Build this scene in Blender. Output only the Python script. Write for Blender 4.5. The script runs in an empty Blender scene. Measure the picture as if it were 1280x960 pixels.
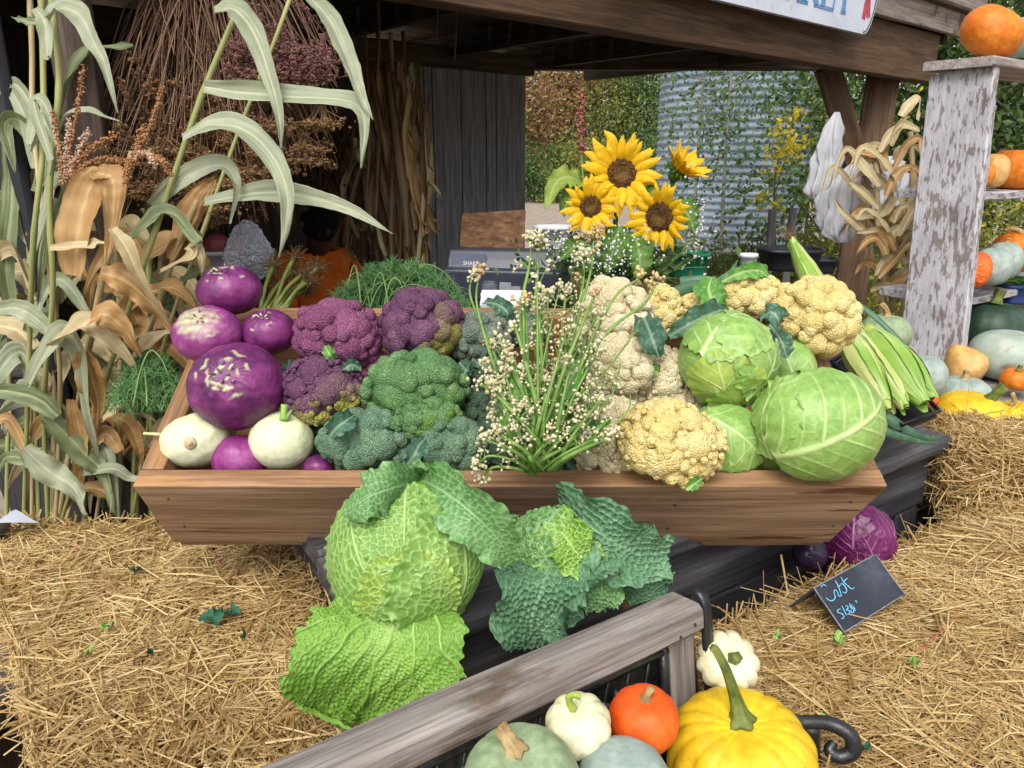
import bpy, bmesh, math, random
import numpy as np
from mathutils import Vector, Matrix

rng = np.random.default_rng(11)
random.seed(11)
S = bpy.context.scene
C = S.collection
R_ = math.radians

# ---------------------------------------------------------------- camera
CAM_Z, PITCH, FPX = 1.5, R_(17.0), 924.0
cam = bpy.data.cameras.new("camera")
cam.sensor_width = 36.0
cam.lens = FPX / 1280 * 36.0
cam.clip_start, cam.clip_end = 0.02, 900
camo = bpy.data.objects.new("camera", cam)
C.objects.link(camo)
camo.location = (0, 0, CAM_Z)
camo.rotation_euler = (R_(90) - PITCH, 0, 0)
S.camera = camo

# ---------------------------------------------------------------- overcast daylight
SUN_EL, SUN_AZ = R_(52), R_(195)       # azimuth clockwise from +Y: behind the photographer
w = bpy.data.worlds.new("World")
S.world = w
w.use_nodes = True
nt = w.node_tree
nt.nodes.clear()
sky = nt.nodes.new("ShaderNodeTexSky")
sky.sky_type = 'NISHITA'
sky.sun_disc = False
sky.sun_elevation = SUN_EL
sky.sun_rotation = SUN_AZ
sky.air_density, sky.dust_density, sky.ozone_density = 1.0, 4.0, 1.0
hs = nt.nodes.new("ShaderNodeHueSaturation")      # an even cloud layer: greyer than a clear sky
hs.inputs["Saturation"].default_value = 0.28
bgn = nt.nodes.new("ShaderNodeBackground")
bgn.inputs["Strength"].default_value = 0.15
wo = nt.nodes.new("ShaderNodeOutputWorld")
nt.links.new(sky.outputs[0], hs.inputs["Color"])
nt.links.new(hs.outputs[0], bgn.inputs[0])
nt.links.new(bgn.outputs[0], wo.inputs[0])
sl = bpy.data.lights.new("sun", 'SUN')
sl.energy = 1.1
sl.angle = R_(40)
sl.color = (1.0, 0.95, 0.87)
slo = bpy.data.objects.new("sun", sl)
C.objects.link(slo)
slo.location = (0, 0, 30)
sdir = Vector((math.sin(SUN_AZ) * math.cos(SUN_EL), math.cos(SUN_AZ) * math.cos(SUN_EL), math.sin(SUN_EL)))
slo.rotation_euler = (-sdir).to_track_quat('-Z', 'Y').to_euler()
S.view_settings.view_transform = 'Standard'
S.view_settings.look = 'None'
S.view_settings.exposure = 0.68
S.view_settings.gamma = 1.0
S.cycles.max_bounces = 6
S.cycles.diffuse_bounces = 4
S.cycles.transparent_max_bounces = 8

# ---------------------------------------------------------------- places in the photograph -> places in the world
CAM = np.array([0, 0, CAM_Z])
FW = np.array([0, math.cos(PITCH), -math.sin(PITCH)])
UP = np.array([0, math.sin(PITCH), math.cos(PITCH)])
RT = np.array([1.0, 0, 0])
def ray(px, py):
    return FW + (px - 640) / FPX * RT - (py - 480) / FPX * UP
def P(px, py, d):
    return CAM + d * ray(px, py)
def PN(px, py, p0, n):
    r = ray(px, py)
    return CAM + r * (np.dot(np.asarray(p0) - CAM, n) / np.dot(r, n))
def PZ(px, py, z):
    return PN(px, py, (0, 0, z), (0, 0, 1))
def dep(p):
    return float(np.dot(np.asarray(p) - CAM, FW))
def px2m(px, p):
    return px / FPX * dep(p)
def nrm(v):
    v = np.asarray(v, float)
    return v / (np.linalg.norm(v) + 1e-12)

# ---------------------------------------------------------------- materials
def lin(h):
    c = [int(h[i:i + 2], 16) / 255 for i in (0, 2, 4)]
    return tuple((x / 12.92 if x <= .04045 else ((x + .055) / 1.055) ** 2.4) for x in c) + (1,)
def col(c):
    return lin(c) if isinstance(c, str) else (tuple(c) + (1,))[:4]

def ramp(nt, fac, stops, interp='LINEAR'):
    r = nt.nodes.new("ShaderNodeValToRGB")
    r.color_ramp.interpolation = interp
    el = r.color_ramp.elements
    while len(el) < len(stops):
        el.new(0.5)
    for e, (p, c) in zip(el, stops):
        e.position = p
        e.color = col(c)
    nt.links.new(fac, r.inputs[0])
    return r.outputs[0]

def mixc(nt, fac, a, b, mode='MIX'):
    m = nt.nodes.new("ShaderNodeMix")
    m.data_type = 'RGBA'
    m.blend_type = mode
    for s, v in ((m.inputs[0], fac), (m.inputs[6], a), (m.inputs[7], b)):
        if hasattr(v, 'links'):
            nt.links.new(v, s)
        elif isinstance(v, (int, float)):
            s.default_value = v
        else:
            s.default_value = col(v)
    return m.outputs[2]

def M(name, stops, scale=8, detail=5, nrough=.6, stretch=None, rough=.6, bump=0, bscale=None, bstretch=None, bdetail=4,
      vor=0, vscale=60, attr=None, astops=None, island=0, mask=None, spec=.35, sss=0, coat=0, metal=0, trans=0, dist=0.0,
      dual=None, fine=None):
    """stops: noise ramp; mask=(colour stops, scale, stretch, lo, hi): second noise laid over the first;
    attr: mesh attribute mixed in by astops colour; island: share of a per-piece random value in the ramp."""
    m = bpy.data.materials.new(name)
    m.use_nodes = True
    nt = m.node_tree
    b = nt.nodes["Principled BSDF"]
    tc = nt.nodes.new("ShaderNodeTexCoord")
    oi = None
    def coords(st):
        mp = nt.nodes.new("ShaderNodeMapping")
        nt.links.new(tc.outputs["Object"], mp.inputs[0])
        if st:
            mp.inputs["Scale"].default_value = st
        return mp.outputs[0]
    def noise(sc, st, de, ro=nrough, di=dist):
        n = nt.nodes.new("ShaderNodeTexNoise")
        n.inputs["Scale"].default_value = sc
        n.inputs["Detail"].default_value = de
        n.inputs["Roughness"].default_value = ro
        n.inputs["Distortion"].default_value = di
        nt.links.new(coords(st), n.inputs["Vector"])
        return n.outputs[0]
    fac = noise(scale, stretch, detail)
    # spread the noise (it sits round 0.5) over the ramp
    mr = nt.nodes.new("ShaderNodeMapRange")
    mr.inputs[1].default_value, mr.inputs[2].default_value = .3, .7
    nt.links.new(fac, mr.inputs[0])
    fac = mr.outputs[0]
    if island:
        geo = nt.nodes.new("ShaderNodeNewGeometry")
        mx = nt.nodes.new("ShaderNodeMix")
        mx.inputs[0].default_value = island
        nt.links.new(fac, mx.inputs[2])
        nt.links.new(geo.outputs["Random Per Island"], mx.inputs[3])
        fac = mx.outputs[0]
    c = ramp(nt, fac, stops)
    if mask:
        cs, sc, st, lo, hi = mask[:5]
        n2 = noise(sc, st, 6, .65)
        if len(mask) > 5:                                    # worn more in some places than in others: (scale, stretch, amount)
            ma = nt.nodes.new("ShaderNodeMath")
            ma.operation = 'MULTIPLY_ADD'
            nt.links.new(noise(mask[5][0], mask[5][1], 2, .5), ma.inputs[0])
            ma.inputs[1].default_value = mask[5][2]
            nt.links.new(n2, ma.inputs[2])
            n2 = ma.outputs[0]
        m2 = nt.nodes.new("ShaderNodeMapRange")
        m2.inputs[1].default_value, m2.inputs[2].default_value = lo, hi
        nt.links.new(n2, m2.inputs[0])
        c2 = ramp(nt, fac, cs)
        c = mixc(nt, m2.outputs[0], c, c2)
    if attr:
        at = nt.nodes.new("ShaderNodeAttribute")
        at.attribute_name = attr
        rr = nt.nodes.new("ShaderNodeMapRange")
        rr.inputs[1].default_value, rr.inputs[2].default_value = 0, 1
        nt.links.new(at.outputs["Fac"], rr.inputs[0])
        c = mixc(nt, rr.outputs[0], c, astops)
    if dual:
        at = nt.nodes.new("ShaderNodeAttribute")
        at.attribute_name = dual[0]
        c = mixc(nt, at.outputs["Fac"], c, dual[1])
    if fine:                                                 # fine grain, specks and fibres: (scale, stretch, darkest, lightest)
        nf = noise(fine[0], fine[1], 6, .7)
        mf = nt.nodes.new("ShaderNodeMapRange")
        mf.inputs[1].default_value, mf.inputs[2].default_value = .34, .62
        mf.inputs[3].default_value, mf.inputs[4].default_value = fine[2], fine[3]
        nt.links.new(nf, mf.inputs[0])
        vm = nt.nodes.new("ShaderNodeVectorMath")
        vm.operation = 'SCALE'
        nt.links.new(c, vm.inputs[0])
        nt.links.new(mf.outputs[0], vm.inputs["Scale"])
        c = vm.outputs[0]
    nt.links.new(c, b.inputs["Base Color"])
    b.inputs["Roughness"].default_value = rough
    b.inputs["Specular IOR Level"].default_value = spec
    b.inputs["Metallic"].default_value = metal
    if sss:
        b.inputs["Subsurface Weight"].default_value = sss
        b.inputs["Subsurface Radius"].default_value = (.012, .01, .006)
        b.inputs["Subsurface Scale"].default_value = .5
    if coat:
        b.inputs["Coat Weight"].default_value = coat
        b.inputs["Coat Roughness"].default_value = .2
    h = None
    if bump:
        h = noise(bscale or scale * 3, bstretch or stretch, bdetail, .6)
        bn = nt.nodes.new("ShaderNodeBump")
        bn.inputs["Strength"].default_value = bump
        bn.inputs["Distance"].default_value = .004
        nt.links.new(h, bn.inputs["Height"])
        last = bn.outputs[0]
        nt.links.new(last, b.inputs["Normal"])
    if vor:
        vt = nt.nodes.new("ShaderNodeTexVoronoi")
        vt.inputs["Scale"].default_value = vscale
        nt.links.new(coords(None), vt.inputs["Vector"])
        iv = nt.nodes.new("ShaderNodeMath")
        iv.operation = 'SUBTRACT'
        iv.inputs[0].default_value = 1
        nt.links.new(vt.outputs["Distance"], iv.inputs[1])
        bn2 = nt.nodes.new("ShaderNodeBump")
        bn2.inputs["Strength"].default_value = vor
        bn2.inputs["Distance"].default_value = .004
        nt.links.new(iv.outputs[0], bn2.inputs["Height"])
        if bump:
            nt.links.new(last, bn2.inputs["Normal"])
        nt.links.new(bn2.outputs[0], b.inputs["Normal"])
    if trans:      # thin leaves and petals let light through
        tb = nt.nodes.new("ShaderNodeBsdfTranslucent")
        nt.links.new(c, tb.inputs[0])
        ms = nt.nodes.new("ShaderNodeMixShader")
        ms.inputs[0].default_value = trans
        nt.links.new(b.outputs[0], ms.inputs[1])
        nt.links.new(tb.outputs[0], ms.inputs[2])
        nt.links.new(ms.outputs[0], nt.nodes["Material Output"].inputs[0])
    return m

# ---------------------------------------------------------------- meshes
class G:
    """collects vertices, quads, triangles and one float attribute"""
    def __init__(s):
        s.V, s.Q, s.T, s.A, s.n = [], [], [], [], 0
    def add(s, V, Q=None, T=None, A=None):
        V = np.asarray(V, float).reshape(-1, 3)
        if Q is not None and len(Q):
            s.Q.append(np.asarray(Q, np.int64).reshape(-1, 4) + s.n)
        if T is not None and len(T):
            s.T.append(np.asarray(T, np.int64).reshape(-1, 3) + s.n)
        s.V.append(V)
        s.A.append(np.zeros(len(V)) if A is None else np.asarray(A, float).ravel())
        s.n += len(V)
        return s
    def mesh(s, name, off=None, smooth=True):
        V = np.concatenate(s.V)
        if off is not None:
            V = V - np.asarray(off, float)
        A = np.concatenate(s.A)
        Q = np.concatenate(s.Q) if s.Q else np.zeros((0, 4), int)
        T = np.concatenate(s.T) if s.T else np.zeros((0, 3), int)
        me = bpy.data.meshes.new(name)
        me.vertices.add(len(V))
        me.vertices.foreach_set("co", V.astype(np.float32).ravel())
        nl = Q.size + T.size
        me.loops.add(nl)
        me.loops.foreach_set("vertex_index", np.concatenate([Q.ravel(), T.ravel()]).astype(np.int32))
        me.polygons.add(len(Q) + len(T))
        st = np.concatenate([np.arange(len(Q)) * 4, Q.size + np.arange(len(T)) * 3]).astype(np.int32)
        me.polygons.foreach_set("loop_start", st)
        me.polygons.foreach_set("use_smooth", np.full(len(Q) + len(T), smooth))
        me.update(calc_edges=True)
        if A.any():
            a = me.attributes.new("a", 'FLOAT', 'POINT')
            a.data.foreach_set("value", A.astype(np.float32))
        me.validate()
        return me

def tag(o, label=None, cat=None, group=None, kind=None):
    if label: o["label"] = label
    if cat: o["category"] = cat
    if group: o["group"] = group
    if kind: o["kind"] = kind
    return o

def thing(name, label, cat, loc=(0, 0, 0), group=None, rot=None):
    o = bpy.data.objects.new(name, None)
    o.empty_display_size = .05
    C.objects.link(o)
    o.location = tuple(loc)
    if rot is not None:
        o.rotation_euler = rot
    return tag(o, label, cat, group)

def part(name, g, mat, parent=None, local=False, smooth=True, kind=None, label=None, base=None):
    """one mesh object; g (a G or a mesh) is in world coordinates unless local. Parents made by thing() are never rotated when g is in world coordinates."""
    if isinstance(g, G):
        if local:
            me = g.mesh(name, None, smooth)
        else:
            org = np.zeros(3)
            q = parent
            while q is not None:
                org = org + np.array(q.location)
                q = q.parent
            if parent is None and base is not None:
                org = np.asarray(base, float)
            me = g.mesh(name, org, smooth)
    else:
        me = g
    if mat is not None and not me.materials:
        me.materials.append(mat)
    o = bpy.data.objects.new(name, me)
    C.objects.link(o)
    if parent is not None:
        o.parent = parent
    elif base is not None:
        o.location = tuple(base)
    if kind: o["kind"] = kind
    if label: o["label"] = label
    return o

def grid(V, cu=False, cv=False):
    """V: (n, m, 3) -> vertices, quads; cu / cv close the first / second direction"""
    n, m = V.shape[:2]
    i = np.arange(n if cu else n - 1)
    j = np.arange(m if cv else m - 1)
    I, J = np.meshgrid(i, j, indexing='ij')
    I2, J2 = (I + 1) % n, (J + 1) % m
    Q = np.stack([I * m + J, I2 * m + J, I2 * m + J2, I * m + J2], -1).reshape(-1, 4)
    return V.reshape(-1, 3), Q

def spline(pts, n=24):
    p = np.asarray(pts, float)
    if len(p) == 2:
        t = np.linspace(0, 1, n)[:, None]
        return p[0] * (1 - t) + p[1] * t
    q = np.vstack([2 * p[0] - p[1], p, 2 * p[-1] - p[-2]])
    u = np.linspace(0, len(p) - 1 - 1e-9, n)
    k = u.astype(int)
    t = (u - k)[:, None]
    a, b, c, d = q[k], q[k + 1], q[k + 2], q[k + 3]
    return .5 * ((2 * b) + (c - a) * t + (2 * a - 5 * b + 4 * c - d) * t ** 2 + (3 * b - a - 3 * c + d) * t ** 3)

def tangents(p):
    t = np.gradient(p, axis=0)
    return t / (np.linalg.norm(t, axis=1, keepdims=True) + 1e-12)

def frames(p, hint=(0.31, -.9, .3)):
    t = tangents(p)
    n = np.zeros_like(p)
    v = np.cross(t[0], np.cross(np.asarray(hint, float), t[0]))
    v = nrm(v)
    for i in range(len(p)):
        v = v - t[i] * np.dot(v, t[i])
        v = nrm(v)
        n[i] = v
    return t, n, np.cross(t, n)

def tube(g, pts, r, sides=8, n=None, caps=True, A=None, flute=None):
    p = spline(pts, n) if n else np.asarray(pts, float)
    r = np.interp(np.linspace(0, 1, len(p)), np.linspace(0, 1, len(np.atleast_1d(r))), np.atleast_1d(r))
    t, a, b = frames(p)
    th = np.linspace(0, 2 * np.pi, sides, endpoint=False)
    rr = r[:, None] * (np.ones(sides)[None] if flute is None else 1 + flute[1] * np.cos(flute[0] * th)[None])
    V = p[:, None] + rr[..., None] * (np.cos(th)[None, :, None] * a[:, None] + np.sin(th)[None, :, None] * b[:, None])
    vv, Q = grid(V, cv=True)
    T = []
    if caps:
        vv = np.vstack([vv, p[0], p[-1]])
        k, m = len(p), sides
        for j in range(m):
            T.append((k * m, (j + 1) % m, j))
            T.append((k * m + 1, (k - 1) * m + j, (k - 1) * m + (j + 1) % m))
    g.add(vv, Q[:, ::-1], T, None if A is None else np.full(len(vv), A))
    return g

def rot_between(z):
    return np.array(Vector((0, 0, 1)).rotation_difference(Vector(tuple(nrm(z)))).to_matrix())

_ico = {}
def ico(k):
    if k not in _ico:
        bm = bmesh.new()
        bmesh.ops.create_icosphere(bm, subdivisions=k, radius=1)
        v = np.array([x.co[:] for x in bm.verts])
        f = np.array([[x.index for x in y.verts] for y in bm.faces])
        bm.free()
        _ico[k] = (v, f)
    return _ico[k]

OCT = (np.array([[1, 0, 0], [-1, 0, 0], [0, 1, 0], [0, -1, 0], [0, 0, 1], [0, 0, -1.]]),
       np.array([[0, 2, 4], [2, 1, 4], [1, 3, 4], [3, 0, 4], [2, 0, 5], [1, 2, 5], [3, 1, 5], [0, 3, 5]]))
def blobs(g, cs, rs, k=0, jit=.25, A=None):
    v, f = ico(k) if k else OCT
    cs = np.asarray(cs, float).reshape(-1, 3)
    rs = np.broadcast_to(np.asarray(rs, float), (len(cs),))
    sc = 1 + jit * rng.uniform(-1, 1, (len(cs), 1, 3))
    V = cs[:, None] + v[None] * rs[:, None, None] * sc
    F = f[None] + (np.arange(len(cs)) * len(v))[:, None, None]
    g.add(V, None, F.reshape(-1, 3), None if A is None else np.repeat(np.broadcast_to(A, (len(cs),)), len(v)))
    return g

def box(g, lo, hi, M3=None, o=(0, 0, 0)):
    x0, y0, z0 = lo; x1, y1, z1 = hi
    V = np.array([(x0, y0, z0), (x1, y0, z0), (x1, y1, z0), (x0, y1, z0), (x0, y0, z1), (x1, y0, z1), (x1, y1, z1), (x0, y1, z1)])
    if M3 is not None:
        V = V @ np.asarray(M3).T
    g.add(V + np.asarray(o), [(0, 3, 2, 1), (4, 5, 6, 7), (0, 1, 5, 4), (1, 2, 6, 5), (2, 3, 7, 6), (3, 0, 4, 7)])
    return g

def vnoise(p, sc=1.0, seed=0):
    """cheap smooth noise: a few sine waves, about -1..1"""
    r = np.random.default_rng(seed)
    o = np.zeros(p.shape[:-1])
    for k in range(7):
        d = r.normal(size=p.shape[-1]) * sc * (1 + .5 * k)
        o = o + np.sin(p @ d + r.uniform(0, 6.28)) / (1 + .45 * k)
    return o / 3.0

def plank(name, p0, p1, w, t, up, mat, parent=None, wob=.002, taper=1.0, nseg=14, corner=.004, cap=True, seed=None, label=None):
    """a sawn board from p0 to p1 (middle of its section), w across, t thick along `up`; local X is the grain"""
    p0, p1 = np.asarray(p0, float), np.asarray(p1, float)
    L = np.linalg.norm(p1 - p0)
    x = (p1 - p0) / L
    z = np.asarray(up, float)
    z = nrm(z - x * np.dot(z, x))
    y = np.cross(z, x)
    c = min(corner, t * .3, w * .3)
    a, b = w / 2, t / 2
    sec = np.array([(-a + c, -b), (0, -b), (a - c, -b), (a, -b + c), (a, b - c), (a - c, b), (0, b), (-a + c, b), (-a, b - c), (-a, -b + c)])
    us = np.concatenate([[0, .003], np.linspace(.02, .98, nseg), [.997, 1]])
    V = np.zeros((len(us), len(sec), 3))
    sd = seed if seed is not None else abs(hash((round(L, 3), round(float(p0[0]), 3), round(w, 3)))) % 9999
    for i, u in enumerate(us):
        k = .985 if i in (0, len(us) - 1) else 1
        s2 = sec * k * (1 + (taper - 1) * u)
        V[i, :, 0] = u * L
        V[i, :, 1:] = s2
    V[..., 1] += wob * vnoise(V, 9, sd)
    V[..., 2] += wob * vnoise(V, 9, sd + 1)
    g = G()
    vv, Q = grid(V, cv=True)
    n, m = V.shape[:2]
    T = []
    vv = np.vstack([vv, V[0].mean(0), V[-1].mean(0)])
    for j in range(m):
        T.append((n * m, (j + 1) % m, j))
        T.append((n * m + 1, (n - 1) * m + j, (n - 1) * m + (j + 1) % m))
    g.add(vv, Q[:, ::-1], T)
    me = g.mesh(name, None, False)
    me.materials.append(mat)
    o = bpy.data.objects.new(name, me)
    C.objects.link(o)
    org = np.zeros(3)
    if parent is not None:
        o.parent = parent
        q = parent
        while q is not None:
            org = org + np.array(q.location)
            q = q.parent
    mtx = Matrix(((x[0], y[0], z[0]), (x[1], y[1], z[1]), (x[2], y[2], z[2]))).to_4x4()
    mtx.translation = Vector(tuple(p0 - org))
    o.matrix_local = mtx
    if label: o["label"] = label
    return o

def copies(o):
    """a thing with copies of its parts and sub-parts"""
    c = o.copy()
    C.objects.link(c)
    for ch in list(o.children):
        d = copies(ch)
        d.parent = c
    return c
# ================================================================ the setting
m_gravel = M("gravel yard", [(0, (.20, .155, .12)), (.5, (.30, .245, .195)), (1, (.40, .34, .28))], scale=5, detail=9, rough=.95, bump=.5, bscale=120)
me = G().add([(-250, -40, 0), (250, -40, 0), (250, 500, 0), (-250, 500, 0)], [(0, 1, 2, 3)]).mesh("ground")
part("ground", me, m_gravel, kind=None)["kind"] = "structure"

DD = np.array([.8387, .5446, 0])        # the way the table, the bench and the shelves run
NN = np.array([.5446, -.8387, 0])       # square to it, towards the photographer
E = np.array([.750, .661, 0])           # the way the stall's front beam runs
EN = np.array([-.661, .750, 0])
ZZ = np.array([0, 0, 1.0])

def wood(name, a, b, c, sx=2.2, sc=26, bump=.35, rough=.75, mask=None, spec=.3):
    return M(name, [(0, a), (.45, b), (1, c)], scale=sc, detail=8, nrough=.65, stretch=(sx / sc, 1, 1), rough=rough, bump=bump,
             bscale=sc * 4, bstretch=(.04, 1, 1), mask=mask, spec=spec, dist=.15, fine=(sc * 5, (.03, 1, 1), .55, 1.22))

m_grey = wood("weathered grey boards", (.13, .13, .145), (.23, .23, .25), (.35, .35, .37))
m_darkwood = wood("dark shed timber", (.022, .015, .010), (.055, .036, .024), (.10, .068, .045))
m_beam = wood("brown beam timber", (.045, .024, .012), (.10, .058, .030), (.165, .10, .058))
m_fascia = wood("weathered fascia", (.14, .105, .085), (.26, .215, .185), (.36, .31, .275), mask=([(0, (.10, .06, .04)), (1, (.18, .12, .08))], 7, (1, 1, 1), .56, .62))
m_post = wood("old post timber", (.065, .043, .033), (.12, .085, .068), (.185, .14, .115))
m_yel = wood("fresh stud timber", (.20, .10, .04), (.32, .175, .08), (.42, .25, .13))

m_sideboard = wood("near-black side boards", (.008, .008, .011), (.016, .016, .021), (.03, .03, .038))  # near-black colour for the left side wall only
# ---------------------------------------------------------------- the market stall's shed
shed = thing("market_shed", "dark timber market shed behind the vegetables with a grey board wall and low roof", "shed", (0, 4.0, 0))
KS = 1.27
ROOF = 1.5 + .62 * KS
q0 = np.array([.04, 2.03, 0]) * KS; zb = 1.5 + .33 * KS
LE, RE_ = 1.41, 2.86 * KS                      # the roof reaches this far along the beam to the left and right
# front beam: from beyond the left edge to the right-hand post
bA, bB = q0 - E * LE, q0 + E * 2.50 * KS
plank("front_beam", np.append(bA[:2], zb + .10 * KS), np.append(bB[:2], zb + .10 * KS), .09, .20 * KS, ZZ, m_beam, shed, wob=.004)
fA, fB = q0 - E * LE - EN * .09, q0 + E * RE_ - EN * .09
plank("fascia_board", np.append(fA[:2], zb + .315 * KS), np.append(fB[:2], zb + .315 * KS), .035, .235 * KS, ZZ, m_fascia, shed, wob=.006)
# roof boards over joists
for k in range(16):
    a = q0 + EN * (-.06 + .19 * k)
    plank("roof_board", np.append((a - E * LE)[:2], ROOF + .012), np.append((a + E * RE_)[:2], ROOF + .012), .184, .022, ZZ, m_darkwood, shed, nseg=4)
for k in range(6):
    a = q0 + E * (-1.28 + .92 * k) - EN * .02
    b = a + EN * 2.9
    plank("joist", np.append(a[:2], ROOF - .075), np.append(b[:2], ROOF - .075), .045, .14, ZZ, m_darkwood, shed, nseg=4)
# rear beam under the far edge of the roof
pa, pb = P(600, 88, 5.5), P(1075, 88, 5.5)
plank("rear_beam", pa + [0, 0, .05], pb + [0, 0, .05], .10, .10, ZZ, m_darkwood, shed)
# grey board wall: ends at the right in the opening
wc = P(655, 180, 5.6); wc[2] = 0
edges_px = [655, 618, 606, 575, 541, 531]
ws = []
for xp in [656, 619.5, 606.5, 576, 541, 531, 512]:
    r = ray(xp, 180)
    # where this column meets the wall's plane
    ws.append(float(np.dot(PN(xp, 180, wc, np.append(EN[:2], 0)) - wc, E)))
for s0, s1 in zip(ws[:-1], ws[1:]):
    mid = wc + E * ((s0 + s1) / 2)
    wd = abs(s1 - s0) - .008
    plank("wall_board", mid + [0, 0, .02], mid + [0, 0, 2.13 + .02 * random.random()], wd, .024, np.append(EN[:2], 0), m_grey, shed, wob=.0025, nseg=18)
sw = float((q0 - E * LE - wc) @ E)               # where the back wall meets the side wall
s = ws[-1]
while s > sw:
    wd = random.uniform(.17, .21)
    mid = wc + E * (s - wd / 2)
    plank("wall_board", mid + [0, 0, .02], mid + [0, 0, 2.14], wd - .008, .024, np.append(EN[:2], 0), m_darkwood, shed, nseg=6)
    s -= wd
g = G()
v = [wc + EN * .03 + ZZ * .02, wc + E * sw + EN * .03 + ZZ * .02, wc + E * sw + EN * .03 + ZZ * 2.2, wc + EN * .03 + ZZ * 2.2]
part("wall_backing", g.add(v + [q + EN * .012 for q in v], [(0, 1, 2, 3), (7, 6, 5, 4), (0, 4, 5, 1), (1, 5, 6, 2), (2, 6, 7, 3), (3, 7, 4, 0)]), m_darkwood, shed, smooth=False)  # dark sheet added to shut out daylight between the boards
plank("wall_plate", wc + E * .02 - EN * .06 + [0, 0, 2.14], wc + E * sw - EN * .06 + [0, 0, 2.14], .06, .13, ZZ, m_darkwood, shed)
# side wall closing the left end
for k in range(16):
    mid = wc + E * (sw - .03) - EN * (.12 + .2 * k)
    if (mid - q0) @ EN < .1: break
    plank("wall_board", mid + [0, 0, .02], mid + [0, 0, 2.26], .19, .024, E, m_sideboard, shed, nseg=4)
st = P(516, 200, 5.1); st[2] = 0
plank("stud", st, st + [0, 0, 1.86], .14, .04, -FW * [1, 1, 0], m_yel, shed)
# posts
pl = q0 - E * (LE - .115) + EN * .06; pl[2] = 0
plank("post", pl, pl + [0, 0, ROOF - .02], .080, .085, (.3, -1, 0), m_post, shed, wob=.004)
br0, br1 = P(1062, 372, 3.42 * KS), P(1108, 80, 3.36 * KS)
plank("post", br0 + (br0 - br1) * .76, br1 + [0, .02, .04], .17, .165, (-.35, -.9, 0), m_beam, shed, wob=.004)
plank("brace", P(1034, 84, 3.15 * KS), P(1080, 235, 3.36 * KS), .125, .075, (-.25, -.9, 0.1), m_beam, shed, wob=.003)
# twine and wire hanging under the roof
m_twine = M("old twine", [(0, (.12, .07, .04)), (1, (.2, .12, .07))])
for (x, y0, y1, d) in ((472, -20, 95, 2.6), (545, 0, 45, 2.9), (568, 0, 75, 3.0)):
    part("hanging_twine", tube(G(), [P(x, y0, d), P(x + 2, (y0 + y1) / 2, d), P(x, y1, d)], .004, 5, 6), m_twine, shed)

# ---------------------------------------------------------------- the painted sign on the fascia
m_sign = M("sign white paint", [(0, (.50, .54, .62)), (1, (.62, .66, .73))], scale=6, rough=.5, mask=([(0, (.42, .45, .5)), (1, (.5, .53, .58))], 22, None, .58, .66))
m_blue = M("sign blue paint", [(0, (.08, .20, .42)), (1, (.16, .32, .55))], scale=60, rough=.5)
m_red = M("sign red paint", [(0, (.38, .03, .05)), (1, (.52, .08, .1))], scale=40, rough=.5)
m_black = M("black edge paint", [(0, (.01, .01, .012)), (1, (.025, .025, .03))], rough=.5)
sn = -EN                                                     # faces the photographer
so = PN(1090, 12, q0 - EN * .135, EN)                        # right end of the board
sign = thing("market_sign", "white painted board sign with blue MARKET lettering fixed to the roof edge", "sign", so)
hgt = .36 * KS
def sgn(x, z, off):                                          # x to the left from the right end, z up from the lower edge
    return so - E * x + ZZ * z + sn * off
SB = -.118
# outline: rounded at both ends
out = []
for a in np.linspace(-90, 90, 15):
    out.append((.10 - .10 * math.cos(R_(a)), SB + hgt / 2 + (hgt / 2) * math.sin(R_(a))))
for a in np.linspace(90, 270, 15):
    out.append((1.9 - .10 + -.10 * math.cos(R_(a)) * 1, SB + hgt / 2 + (hgt / 2) * math.sin(R_(a))))
def slab(outl, o0, o1):
    n = len(outl)
    V = [sgn(x, z, o0) for x, z in outl] + [sgn(x, z, o1) for x, z in outl]
    c0 = np.mean(V[:n], 0); c1 = np.mean(V[n:], 0)
    V += [c0, c1]
    Q = [(j, (j + 1) % n, n + (j + 1) % n, n + j) for j in range(n)]
    T = [(2 * n, (j + 1) % n, j) for j in range(n)] + [(2 * n + 1, n + j, n + (j + 1) % n) for j in range(n)]
    return G().add(V, Q, T)
part("board", slab(out, 0, .022), m_sign, sign, smooth=False)
cx, cz = np.mean(out, 0)
g = G()
ring = [sgn(cx + (x - cx) * .985, cz + (z - cz) * .97, .0245) for x, z in out]
tube(g, ring[:16], .0022, 5)
part("edge_line", g, m_black, sign)
def stroke(g, x0, z0, x1, z1, w0):
    d = nrm([x1 - x0, z1 - z0]); nx, nz = -d[1] * w0 / 2, d[0] * w0 / 2
    o = [(x0 + nx, z0 + nz), (x1 + nx, z1 + nz), (x1 - nx, z1 - nz), (x0 - nx, z0 - nz)]
    s_ = slab(o, .0226, .0246)
    for v, q, t in zip(s_.V, s_.Q, s_.T):
        g.add(v, q, t)
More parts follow.
